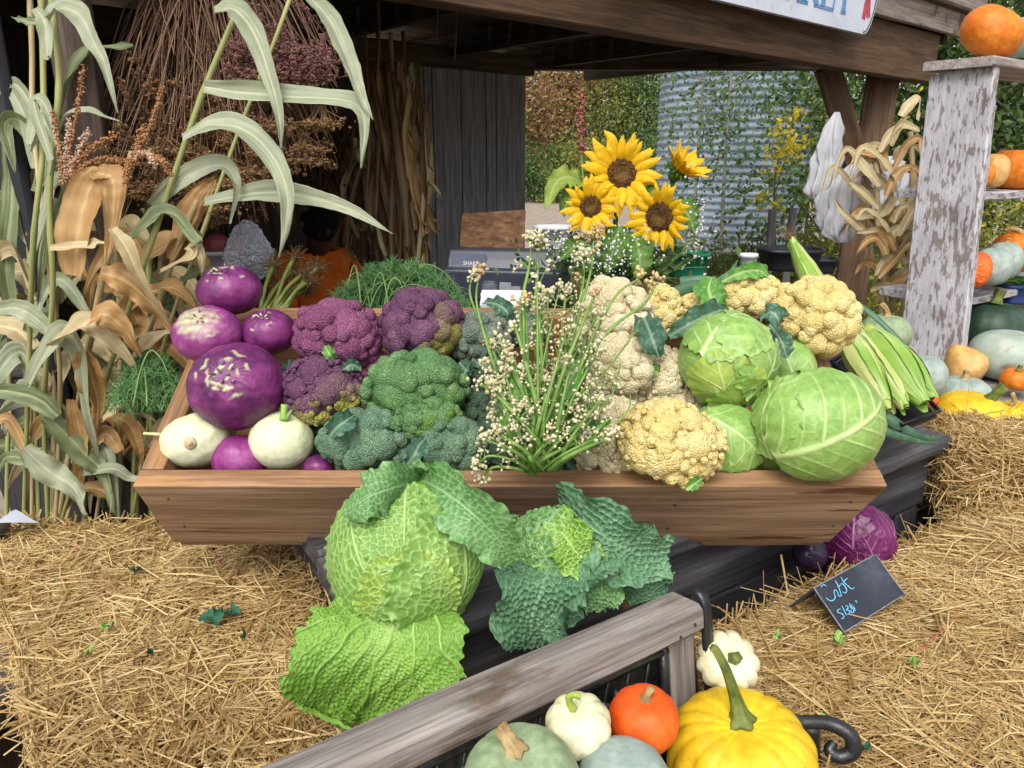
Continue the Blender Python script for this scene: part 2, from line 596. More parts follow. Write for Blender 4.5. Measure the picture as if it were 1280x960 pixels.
LET = {'M': [(0, 0, 0, 1, .1), (0, 1, .4, .1, .2), (.4, .1, .8, 1, .1), (.8, 1, .8, 0, .2), (-.12, 0, .12, 0, .07), (.64, 0, .98, 0, .07), (-.12, 1, .05, 1, .07), (.78, 1, .98, 1, .07)],
       'A': [(0, 0, .35, 1, .1), (.35, 1, .72, 0, .2), (.12, .35, .58, .35, .08), (-.14, 0, .14, 0, .07), (.56, 0, .9, 0, .07)],
       'R': [(.05, 0, .05, 1, .2), (.05, 1, .45, .98, .09), (.45, .98, .56, .76, .16), (.56, .76, .42, .54, .14), (.42, .54, .08, .52, .09), (.3, .52, .66, 0, .18), (-.1, 0, .22, 0, .07), (.56, 0, .78, 0, .07)],
       'K': [(.05, 0, .05, 1, .2), (.1, .42, .6, 1, .1), (.25, .56, .66, 0, .2), (-.1, 0, .22, 0, .07), (.52, 0, .82, 0, .07), (-.1, 1, .22, 1, .07), (.46, 1, .74, 1, .07)],
       'E': [(.05, 0, .05, 1, .2), (-.1, 0, .6, 0, .08), (-.1, 1, .58, 1, .08), (.05, .52, .42, .52, .08), (.57, 0, .61, .24, .07), (.55, 1, .57, .78, .07), (.42, .4, .42, .64, .06)],
       'T': [(.34, 0, .34, 1, .2), (0, 1, .68, 1, .08), (0, 1, -.02, .76, .07), (.68, 1, .7, .76, .07), (.2, 0, .48, 0, .07)]}
x = .25
for ch in "TEKRAM":
    hh = .172
    wd = {'M': 1.05, 'A': .85, 'R': .8, 'K': .85, 'E': .72, 'T': .78}[ch] * hh
    g = G()
    for (a, b, c, d, t) in LET[ch]:
        stroke(g, x + wd - a * hh, -.052 + b * hh, x + wd - c * hh, -.052 + d * hh, t * hh)
    part("letter", g, m_blue, sign, smooth=False)
    x += wd + .012
g = G()                                                      # red ribbon emblem
for (a, b, c, d, t) in ((.10, .10, .125, -.055, .033), (.11, .10, .078, -.045, .033)):
    stroke(g, a, b, c, d, t)
for k in range(8):
    a = k * math.pi / 4
    stroke(g, .105, .12, .105 + .05 * math.cos(a), .12 + .05 * math.sin(a), .04)
part("ribbon_emblem", g, m_red, sign, smooth=False)

# ---------------------------------------------------------------- black plank table
TZ = .87
m_black_plank = wood("black stained planks", (.018, .018, .022), (.048, .047, .054), (.125, .122, .128), rough=.55, bump=.3,
                     mask=([(0, (.20, .09, .035)), (1, (.30, .15, .06))], 3.2, (1, 5, 5), .645, .665), spec=.45)
tA = np.array([-.162, .853, 0])
table = thing("plank_table", "long black stained plank table with worn edges under the vegetable crate", "table", tA)
pw, gap = .135, .012
for k in range(6):
    a = tA - NN * (pw / 2 + k * (pw + gap)) + ZZ * (TZ - .019)
    plank("tabletop_plank", a - DD * (.0 + .01 * (k % 2)), a + DD * (1.44 + .02 * (k % 3)), pw, .038, ZZ, m_black_plank, table, wob=.003, corner=.008)
a = tA - NN * .045 + ZZ * .755
plank("apron", a + DD * .03, a + DD * 1.41, .034, .13, ZZ, m_black_plank, table, wob=.003)
a = tA + NN * -.80 + ZZ * .755
plank("apron", a + DD * .03, a + DD * 1.41, .034, .13, ZZ, m_black_plank, table, wob=.003)
a = tA - NN * .075 + ZZ * .56
plank("apron", a + DD * .06, a + DD * 1.40, .03, .20, ZZ, m_black_plank, table, wob=.003)  # added lower board, stands in for the darkness under the table
for u in (.1, 1.34):
    for v in (.07, .78):
        a = tA + DD * u - NN * v
        plank("leg", a, a + ZZ * .69, .09, .09, DD, m_black_plank, table)
plank("end_rail", tA + DD * .045 - NN * .06 + ZZ * .79, tA + DD * .045 - NN * .79 + ZZ * .79, .03, .10, ZZ, m_black_plank, table)

# counter behind, where the till stands
m_counter = wood("counter boards", (.03, .026, .025), (.06, .052, .05), (.11, .10, .095), rough=.6)
counter = thing("counter", "dark board counter behind the crate carrying the till and the flowers", "counter", (0, 2.3, 0))
for k in range(5):
    a = np.array([-1.3, 1.86 + .16 * k, .985])
    plank("counter_board", a, a + [2.28, 0, 0], .154, .03, ZZ, m_counter, counter)
for x_ in (-1.2, 0, .92):
    for y_ in (1.87, 2.45):
        plank("leg", (x_, y_, 0), (x_, y_, .968), .08, .08, (0, 1, 0), m_counter, counter)
plank("front_board", (-1.3, 1.80, .89), (.98, 1.80, .89), .02, .15, ZZ, m_counter, counter)

# ---------------------------------------------------------------- the tilted wooden crate
TILT = R_(26)
TO_ = -FW
AX = np.array([1.0, 0, 0]); AD = np.array([0, math.cos(TILT), math.sin(TILT)]); AN = np.array([0, -math.sin(TILT), math.cos(TILT)])
CO = P(637.5, 590, 1.19); CO[0] = 0            # middle of the front rim's inner edge
def PC(px, py, h=0):                           # a pixel's point on the plane h above the crate's rim
    return PN(px, py, CO + AN * h, AN)
def cl(p):                                     # world -> crate coordinates
    q = np.asarray(p) - CO
    return np.array([q @ AX, q @ AD, q @ AN])
def cw(x, y, z):
    return CO + AX * x + AD * y + AN * z
m_crate = M("crate cedar", [(0, (.16, .078, .036)), (.5, (.28, .15, .072)), (1, (.40, .24, .13))], scale=30, detail=8, stretch=(.07, 1, 1), nrough=.65,
            rough=.55, bump=.3, bscale=80, bstretch=(.05, 1, 1), dist=.4, mask=([(0, (.30, .145, .05)), (1, (.44, .24, .095))], 5, (.6, 2, 2), .5, .62), spec=.4, fine=(150, (.03, 1, 1), .6, 1.2))
m_crate_face = M("crate cedar weathered face", [(0, (.17, .095, .052)), (.5, (.29, .18, .11)), (1, (.40, .275, .185))], scale=26, detail=8, stretch=(.06, 1, 1), nrough=.65,
                 rough=.5, bump=.3, bscale=80, bstretch=(.05, 1, 1), dist=.4, mask=([(0, (.075, .028, .011)), (1, (.15, .062, .026))], 4, (.35, 3, 3), .57, .6), spec=.45, fine=(140, (.03, 1, 1), .6, 1.2))
crate = thing("wooden_crate", "wide flared wooden crate tilted forward and heaped with kohlrabi, broccoli, cauliflower and cabbage", "crate", CO + AN * -.18)
TH = .036
fl0 = cl(PC(172, 592))[0]; fr0 = cl(PC(1103, 592))[0]
yb = cl(PC(640, 384))[1]                        # outer edge of the back rim
bl0 = cl(PC(262, 384))[0]; br_ = cl(PC(1004, 384))[0]
DEPTH = .178
f_bl, f_br = fl0 + .006, fr0 - .036
def hexa(name, pts, mats, ax, parent, seg=10, label=None, by_face=None):
    """a board with eight given corners (world): 4 at one end then 4 at the other; local X runs along ax"""
    pts = np.asarray(pts, float)
    x = nrm(ax)
    z = nrm(AN - x * np.dot(AN, x)); y = np.cross(z, x)
    o = pts.mean(0)
    B = np.stack([x, y, z], 1)
    q = (pts - o) @ B
    bm = bmesh.new()
    v = [bm.verts.new(tuple(p)) for p in q]
    fs = [(0, 1, 2, 3), (7, 6, 5, 4), (0, 4, 5, 1), (1, 5, 6, 2), (2, 6, 7, 3), (3, 7, 4, 0)]
    for k, f in enumerate(fs):
        ff = bm.faces.new([v[i] for i in f])
        ff.material_index = (by_face or {}).get(k, 0)
    bmesh.ops.recalc_face_normals(bm, faces=bm.faces[:])
    le = [e for e in bm.edges if abs((e.verts[0].co - e.verts[1].co).normalized().x) > .6]
    bmesh.ops.subdivide_edges(bm, edges=le, cuts=seg, use_grid_fill=True)
    for vv in bm.verts:
        p = np.array(vv.co[:])
        vv.co += Vector((0, float(vnoise(p, 8, 3)) * .0018, float(vnoise(p, 8, 4)) * .0018))
    sharp = [e for e in bm.edges if len(e.link_faces) == 2 and e.calc_face_angle(0) > .5]
    bmesh.ops.bevel(bm, geom=sharp, offset=.0028, segments=2, affect='EDGES', profile=.5)
    me = bpy.data.meshes.new(name)
    bm.to_mesh(me); bm.free()
    for m_ in mats:
        me.materials.append(m_)
    ob = bpy.data.objects.new(name, me)
    C.objects.link(ob)
    ob.parent = parent
    mt = Matrix([list(r) for r in B]).to_4x4()
    mt.translation = Vector(tuple(o - np.array(parent.location)))
    ob.matrix_local = mt
    return ob
# front board: outer face flares out upwards
FOUT = .006
hexa("front_board", [cw(fl0, FOUT - TH, 0), cw(f_bl, FOUT - TH + .018, -DEPTH), cw(f_bl, FOUT + .018, -DEPTH), cw(fl0, FOUT, 0),
                     cw(fr0, FOUT - TH, 0), cw(f_br, FOUT - TH + .018, -DEPTH), cw(f_br, FOUT + .018, -DEPTH), cw(fr0, FOUT, 0)],
     [m_crate, m_crate_face], AX, crate, 24, by_face={2: 1})
# a thin bottom batten along the front
hexa("base_batten", [cw(f_bl, -.004, -DEPTH - .002), cw(f_bl + .004, -.002, -DEPTH - .022), cw(f_bl + .004, .05, -DEPTH - .022), cw(f_bl, .05, -DEPTH - .002),
                     cw(f_br, -.004, -DEPTH - .002), cw(f_br - .004, -.002, -DEPTH - .022), cw(f_br - .004, .05, -DEPTH - .022), cw(f_br, .05, -DEPTH - .002)],
     [m_crate_face], AX, crate, 16)
hexa("back_board", [cw(bl0, yb - TH, 0), cw(bl0 + .05, yb - TH - .03, -DEPTH), cw(bl0 + .05, yb - .03, -DEPTH), cw(bl0, yb, 0),
                    cw(br_, yb - TH, 0), cw(br_ - .05, yb - TH - .03, -DEPTH), cw(br_ - .05, yb - .03, -DEPTH), cw(br_, yb, 0)], [m_crate], AX, crate, 16)
for (xf, xb, s) in ((fl0, bl0, 1), (fr0, br_, -1)):
    y0, y1 = FOUT + .002, yb - TH - .002
    f = lambda y, dz, k: cw(xf + (xb - xf) * (y - FOUT) / (yb - FOUT) + s * (k * TH + (.022 if dz else 0)), y, -DEPTH if dz else -.0015)
    hexa("side_board", [f(y0, 0, 0), f(y0 + .03, 1, 0), f(y0 + .03, 1, 1), f(y0, 0, 1), f(y1, 0, 0), f(y1 - .03, 1, 0), f(y1 - .03, 1, 1), f(y1, 0, 1)],
         [m_crate], cw(xb, y1, 0) - cw(xf, y0, 0), crate, 10)
m_nail = M("rusty nail", [(0, (.03, .018, .012)), (1, (.09, .05, .035))], scale=200, rough=.6, metal=.3)
fn = nrm(np.cross(AX, cw(0, FOUT - TH, 0) - cw(0, FOUT - TH + .018, -DEPTH))); fn = fn if fn @ TO_ > 0 else -fn
for x_ in (fl0 + .045, fr0 - .05, .27):
    for z_ in (-.045, -.125):
        p_ = cw(x_ + rng.normal() * .004, FOUT - TH + .018 * (-z_ / DEPTH), z_ + rng.normal() * .006)
        part("nail", blobs(G(), [p_], .0022, 2, .1), m_nail, crate)
for k in range(4):
    y0 = .02 + (yb - .10) / 4 * k
    y1 = .02 + (yb - .10) / 4 * (k + 1) - .005
    hexa("base_board", [cw(f_bl + .04, y0, -DEPTH + .012), cw(f_bl + .04, y0, -DEPTH), cw(f_bl + .04, y1, -DEPTH), cw(f_bl + .04, y1, -DEPTH + .012),
                        cw(f_br - .04, y0, -DEPTH + .012), cw(f_br - .04, y0, -DEPTH), cw(f_br - .04, y1, -DEPTH), cw(f_br - .04, y1, -DEPTH + .012)], [m_crate], AX, crate, 6)
# a trestle bar holds the back edge up
prop = cw(0, yb - .08, -DEPTH - .014)
pb = thing("crate_prop", "black timber trestle on the table holding up the back edge of the crate", "timber block", (0, prop[1], TZ))
plank("prop_bar", (-.50, prop[1], prop[2] - .022), (.46, prop[1], prop[2] - .022), .05, .04, AN, m_black_plank, pb)
for x_ in (-.26, .2):
    plank("prop_leg", (x_, prop[1], TZ), (x_, prop[1], prop[2] - .03), .05, .05, (0, 1, 0), m_black_plank, pb)
# ================================================================ behind the stall
def leaf_cloud(g, cs, size, droop=.3, aspect=.55, seed=0, normal=None):
    """one small folded leaf (two triangles) at each point"""
    r = np.random.default_rng(seed)
    n = len(cs)
    d = r.normal(size=(n, 3)); d[:, 2] -= droop
    d /= np.linalg.norm(d, axis=1, keepdims=True)
    k = r.normal(size=(n, 3)) if normal is None else r.normal(size=(n, 3)) * .6 + normal
    s = np.cross(d, k); s /= np.linalg.norm(s, axis=1, keepdims=True) + 1e-9
    nn = np.cross(s, d)
    L = size * r.uniform(.6, 1.25, (n, 1))
    W = L * aspect
    a = cs - d * L * .5; b = cs + d * L * .5
    l = cs + s * W * .5 + nn * W * .18; q = cs - s * W * .5 + nn * W * .18
    V = np.stack([a, l, b, q], 1)
    F = np.arange(n)[:, None] * 4
    T = np.concatenate([F + [0, 1, 2], F + [0, 2, 3]])
    g.add(V, None, T)
    return g

def clump_points(n, c, rad, nclump, spread, seed, shell=.75):
    """leaf positions gathered in clumps through an uneven crown"""
    r = np.random.default_rng(seed)
    u = r.normal(size=(nclump, 3)); u /= np.linalg.norm(u, axis=1, keepdims=True)
    rr = r.uniform(.25, 1, (nclump, 1)) ** shell
    cc = u * rr * (1 + .25 * vnoise(u, 3, seed)[:, None])
    k = r.integers(0, nclump, n)
    p = cc[k] + r.normal(size=(n, 3)) * spread * r.uniform(.6, 1.5, (nclump, 1))[k]
    return np.asarray(c) + p * np.asarray(rad)

def lv(name, cols, tr=.35):
    return M(name, [(i / (len(cols) - 1), c) for i, c in enumerate(cols)], scale=1.2, detail=3, island=.62, rough=.6, trans=tr, spec=.25)
m_lf_dark = lv("dark green leaves", [(.03, .065, .022), (.06, .12, .035), (.11, .185, .055), (.17, .25, .08)])
m_lf_mid = lv("mid green leaves", [(.045, .09, .025), (.09, .165, .045), (.15, .235, .07), (.23, .30, .10)])
m_lf_olive = lv("olive autumn leaves", [(.09, .13, .025), (.21, .24, .055), (.33, .32, .08), (.46, .40, .10)])
m_lf_rust = lv("rusty autumn leaves", [(.16, .085, .03), (.28, .15, .06), (.38, .23, .10), (.36, .30, .10)])
m_lf_yel = lv("yellow autumn leaves", [(.50, .42, .03), (.70, .56, .03), (.82, .68, .06), (.62, .62, .10)], .45)
m_lf_pop = lv("poplar leaves", [(.05, .10, .035), (.10, .17, .06), (.16, .25, .10), (.25, .33, .16)])
m_bark = M("grey bark", [(0, (.05, .042, .035)), (1, (.15, .13, .11))], scale=14, stretch=(3, 3, .6), bump=.5, rough=.9)
m_palebark = M("pale poplar bark", [(0, (.14, .14, .11)), (1, (.32, .32, .27))], scale=12, stretch=(2, 2, .8), bump=.3, rough=.8)

def tree(name, label, cat, base, H, rad, nleaf, size, mat, bark, seed, ncl=60, spread=.2, low=.28, group=None, trunk=.05, limbs=7, extra=None):
    r = np.random.default_rng(seed)
    t = thing(name, label, cat, base, group)
    base = np.asarray(base, float)
    g = G()
    top = base + [r.uniform(-.2, .2), r.uniform(-.2, .2), H * .92]
    mid = base + (top - base) * .5 + [r.uniform(-.1, .1), r.uniform(-.1, .1), 0]
    tube(g, [base, mid, top], [trunk, trunk * .65, trunk * .15], 8, 14)
    for k in range(limbs):
        u = r.uniform(low * .8, .85)
        a = base + (top - base) * u
        th = r.uniform(0, 6.28)
        L = rad * r.uniform(.5, .95)
        e = a + [math.cos(th) * L, math.sin(th) * L, L * r.uniform(.3, .9)]
        tube(g, [a, (a + e) / 2 + [0, 0, -.05 * L], e], [trunk * .45, trunk * .1], 6, 8)
    part("trunk", g, bark, t)
    c = base + [0, 0, H * (low + 1) / 2]
    pts = clump_points(nleaf, c, (rad, rad, H * (1 - low) / 2), ncl, spread, seed)
    pts = pts[pts[:, 2] > .02]
    part("crown", leaf_cloud(G(), pts, size, seed=seed), mat, t, smooth=False, kind="stuff")
    if extra:
        n2, m2, s2 = extra
        pts = clump_points(n2, c, (rad * 1.02, rad * 1.02, H * (1 - low) / 2), max(6, ncl // 4), spread * .8, seed + 77)
        part("autumn_leaves", leaf_cloud(G(), pts[pts[:, 2] > .02], s2, seed=seed + 5), m2, t, smooth=False, kind="stuff")
    return t

def ground_at(px, d):
    p = P(px, 300, d); p[2] = 0
    return p
# the hedge of trees beyond the gravel
for i, (px, d, H, rad, mat, lab, sz, ex) in enumerate([
    (610, 30, 6.0, 2.6, m_lf_olive, "olive green bushy tree beyond the gravel, beside the board wall's edge", .17, (900, m_lf_rust, .16)),
    (690, 29, 6.5, 2.7, m_lf_rust, "rust brown autumn tree beyond the gravel, left of the sunflowers", .17, (1600, m_lf_olive, .16)),
    (762, 30, 6.6, 2.5, m_lf_olive, "yellow olive tree beyond the gravel, above the tallest sunflower", .17, (1300, m_lf_mid, .16)),
    (828, 28, 6.5, 2.4, m_lf_mid, "green tree beyond the gravel, at the grain bin's left edge", .17, (700, m_lf_olive, .16)),
    (930, 36, 7.5, 4.0, m_lf_mid, "large green tree standing far behind the grain bin", .2, None),
]):
    tree("autumn_tree", lab, "tree", ground_at(px, d), H, rad, 8500, sz, mat, m_bark, 100 + i, 110, .17, .1, "trees beyond the gravel", .10, 9, ex)
for i, (px, d, H, rad, mat, lab) in enumerate([
    (672, 27, 1.9, 1.5, m_lf_dark, "low dark green bush at the edge of the gravel by the board wall"),
    (728, 26.5, 2.2, 1.5, m_lf_olive, "low yellow green bush at the edge of the gravel behind the red spike"),
    (785, 26, 2.2, 1.5, m_lf_dark, "dark round bush at the edge of the gravel behind the sunflowers"),
]):
    tree("roadside_bush", lab, "bush", ground_at(px, d), H, rad, 5000, .13, mat, m_bark, 140 + i, 60, .22, .0, "bushes along the gravel", .04, 6)
# saplings in front of the bin
for i, (px, d, H, rad, n, lab) in enumerate([
    (868, 8.2, 4.2, .62, 2000, "slim poplar sapling in front of the grain bin, right above the leaning sunflower"),
    (905, 7.4, 4.0, .50, 1250, "slim pale stemmed poplar sapling in front of the middle of the grain bin"),
    (1008, 8.6, 4.4, .55, 2100, "poplar sapling covering the right edge of the grain bin"),
]):
    tree("poplar_sapling", lab, "tree", ground_at(px, d), H, rad, n, .058, m_lf_pop, m_palebark, 160 + i, 70, .16, .18, "poplar saplings by the grain bin", .022, 12)
# dense greenery to the right
for i, (px, d, H, rad, mat, n, lab, ex) in enumerate([
    (1058, 7.8, 3.6, 1.0, m_lf_mid, 6500, "dense green bush behind the brown post and the white bags", (500, m_lf_yel, .05)),
    (1140, 7.4, 4.6, 1.1, m_lf_dark, 7500, "tall dark green tree behind the white painted shelf board", (350, m_lf_yel, .05)),
    (1225, 7.2, 4.8, 1.1, m_lf_dark, 7500, "tall dark green tree behind the topmost shelf of pumpkins", (300, m_lf_olive, .06)),
    (1330, 6.8, 5.0, 1.3, m_lf_mid, 7500, "tall green tree cut by the photograph's right edge", None),
]):
    tree("leafy_tree", lab, "tree", ground_at(px, d), H, rad, n, .085, mat, m_bark, 180 + i, 90, .2, .02, "green trees right of the grain bin", .06, 9, ex)
for i, (px, d, H, rad, mat, lab, ex) in enumerate([
    (1052, 5.6, 1.25, .5, m_lf_olive, "low yellowing weed bush behind the brown post's foot", (500, m_lf_yel, .035)),
    (1265, 5.2, 1.35, .55, m_lf_olive, "yellow green weed bush seen between the pumpkin shelves", (600, m_lf_yel, .035)),
    (900, 6.3, .85, .45, m_lf_olive, "low weedy plant with orange tips at the foot of the grain bin", (200, m_lf_rust, .04)),
    (965, 6.0, .95, .4, m_lf_mid, "low green weed patch beside the grey wooden stakes", (160, m_lf_yel, .035)),
]):
    tree("weed_bush", lab, "bush", ground_at(px, d), H, rad, 2600, .05, mat, m_bark, 220 + i, 50, .24, .0, "weeds behind the stall", .012, 8, ex)
# the thin yellow shrub
yb_ = ground_at(985, 6.2)
ys = thing("yellow_shrub", "thin shrub with bright yellow leaves in front of the grain bin", "shrub", yb_)
g = G()
tube(g, [yb_, P(968, 262, 6.2), P(972, 205, 6.2), P(992, 142, 6.2)], [.012, .008, .003], 6, 18)
tube(g, [P(969, 240, 6.2), P(985, 190, 6.15)], [.006, .002], 5, 6)
part("stem", g, m_bark, ys)
pts = []
for (px, py, s_, n) in ((990, 145, 7, 16), (978, 165, 12, 34), (975, 190, 11, 40), (970, 212, 8, 30), (992, 185, 10, 30), (965, 252, 12, 30), (1004, 178, 5, 10)):
    pts += [P(px + rng.normal() * s_, py + rng.normal() * s_ * .7, 6.2 + rng.normal() * .08) for _ in range(n)]
part("foliage", leaf_cloud(G(), np.array(pts), .062, seed=9, normal=-FW), m_lf_yel, ys, smooth=False, kind="stuff")

# ---------------------------------------------------------------- the corrugated grain bin
m_galv = M("galvanised steel", [(0, (.13, .165, .205)), (.5, (.19, .235, .285)), (1, (.26, .305, .35))], scale=1.6, detail=7, rough=.75, metal=.0, spec=.2, bump=.06, bscale=30,
           mask=([(0, (.2, .19, .18)), (1, (.3, .29, .28))], 3, (1, 1, .3), .6, .75))
bd = 11.0
bc = P(914, 200, bd + 1.2); bc[2] = 0
BR = 1.22
gb = thing("grain_bin", "round corrugated galvanised steel grain bin behind the saplings", "grain bin", bc)
ZT, pitch = 4.6, .108
nz = int(ZT / pitch * 8)
z = np.linspace(0, ZT, nz)
th = np.linspace(0, 2 * np.pi, 96, endpoint=False)
rr = BR + .0115 * np.cos(2 * np.pi * z / pitch)
V = np.stack([rr[None] * np.cos(th)[:, None], rr[None] * np.sin(th)[:, None], np.broadcast_to(z, (96, nz))], -1) + bc
part("bin_wall", G().add(*grid(V, cu=True)), m_galv, gb)
n_ = 48
th = np.linspace(0, 2 * np.pi, n_, endpoint=False)
V = np.stack([[(bc + [math.cos(a) * r, math.sin(a) * r, h]) for a in th] for r, h in ((BR + .10, ZT - .02), (BR + .10, ZT), (.15, ZT + .75), (.01, ZT + .76))])
part("bin_roof", G().add(*grid(V, cv=True)), m_galv, gb)
g = G()                                                      # bolted sheet seams
for a in np.arange(0, 2 * np.pi, np.pi / 5) + .12:
    zz = np.arange(.05, ZT, pitch)
    for da in (-.02, .02):
        blobs(g, [bc + [math.cos(a + da) * (BR + .02), math.sin(a + da) * (BR + .02), q] for q in zz], .011)
part("bolts", g, m_galv, gb, kind="stuff")

# two grey stakes
m_stake = wood("grey stakes", (.10, .10, .10), (.2, .2, .195), (.32, .31, .3))
for (px, top, lab, d) in ((966, 262, "grey wooden stake behind the black tray, left one of a pair", 5.2), (986, 260, "grey wooden stake leaning right behind the black tray, right one of a pair", 5.15)):
    b_ = P(px - 4, 345, d)
    b0 = b_.copy(); b0[2] = 0
    t = thing("wooden_stake", lab, "stake", b0, "grey stakes by the grain bin")
    plank("stake_board", b0, P(px + (6 if px > 980 else 0), top, d), .055, .02, (0, -1, 0), m_stake, t)

# grass and weeds on the near ground
m_grass = lv("dry grass", [(.06, .08, .015), (.14, .15, .03), (.25, .21, .06), (.3, .22, .09)])
n = 26000
xy = np.stack([rng.uniform(.3, 7, n), rng.uniform(4.2, 11, n)], 1)
h = rng.uniform(.06, .30, n) * (1 + .5 * vnoise(xy, 1.1, 4))
b0 = np.column_stack([xy, np.zeros(n)])
le = rng.normal(size=(n, 2)) * .35
tp = b0 + np.column_stack([le * h[:, None], h])
sd_ = np.column_stack([rng.normal(size=(n, 2)), np.zeros(n)]); sd_ /= np.linalg.norm(sd_, axis=1, keepdims=True)
V = np.stack([b0 - sd_ * .006, b0 + sd_ * .006, tp], 1)
F = np.arange(n)[:, None] * 3
part("grass", G().add(V, None, F + [0, 1, 2]), m_grass, smooth=False, kind="stuff")
# ================================================================ straw bales
m_straw_core = M("matted straw", [(0, (.07, .035, .012)), (.5, (.17, .095, .035)), (1, (.28, .17, .07))], scale=60, detail=6, rough=.9, bump=.8, bscale=160)
m_straw = M("straw", [(0, (.17, .085, .024)), (.2, (.35, .21, .07)), (.55, (.54, .375, .155)), (.85, (.68, .53, .26)), (1, (.78, .67, .40))], scale=9, detail=3, island=.72, rough=.5, spec=.4, trans=.12, mask=([(0, (.16, .08, .024)), (.5, (.38, .24, .09)), (1, (.58, .42, .20))], 4.5, None, .50, .72))
def straws(g, c, nrm_, dirs, L, W, seed, tilt=.16, bend=.12):
    """flat bent straw blades: c centres, nrm_ surface normals, dirs main directions in the surface"""
    r = np.random.default_rng(seed)
    n = len(c)
    nn = nrm_ + r.normal(size=(n, 3)) * .55
    nn /= np.linalg.norm(nn, axis=1, keepdims=True)
    t = dirs + nrm_ * r.normal(size=(n, 1)) * tilt
    t /= np.linalg.norm(t, axis=1, keepdims=True)
    s = np.cross(t, nn); s /= np.linalg.norm(s, axis=1, keepdims=True) + 1e-9
    up = np.cross(s, t)
    b = (r.normal(size=(n, 1)) * bend * L[:, None])
    p0, p1, p2 = c - t * L[:, None] / 2, c + up * b * .5 + s * b * .4, c + t * L[:, None] / 2
    w_ = W[:, None] / 2
    V = np.stack([p0 - s * w_, p0 + s * w_, p1 - s * w_ * 1.05 , p1 + s * w_ * 1.05, p2 - s * w_ * .8, p2 + s * w_ * .8], 1)
    # a ridge so that the blade is a half tube rather than a strip
    r0, r1, r2 = p0 + up * w_ * .9, p1 + up * w_ * .9, p2 + up * w_ * .8
    V = np.concatenate([V, np.stack([r0, r1, r2], 1)], 1)
    F = np.arange(n)[:, None] * 9
    Q = np.concatenate([F + [0, 6, 7, 2], F + [6, 1, 3, 7], F + [2, 7, 8, 4], F + [7, 3, 5, 8]])
    g.add(V, Q)
    return g

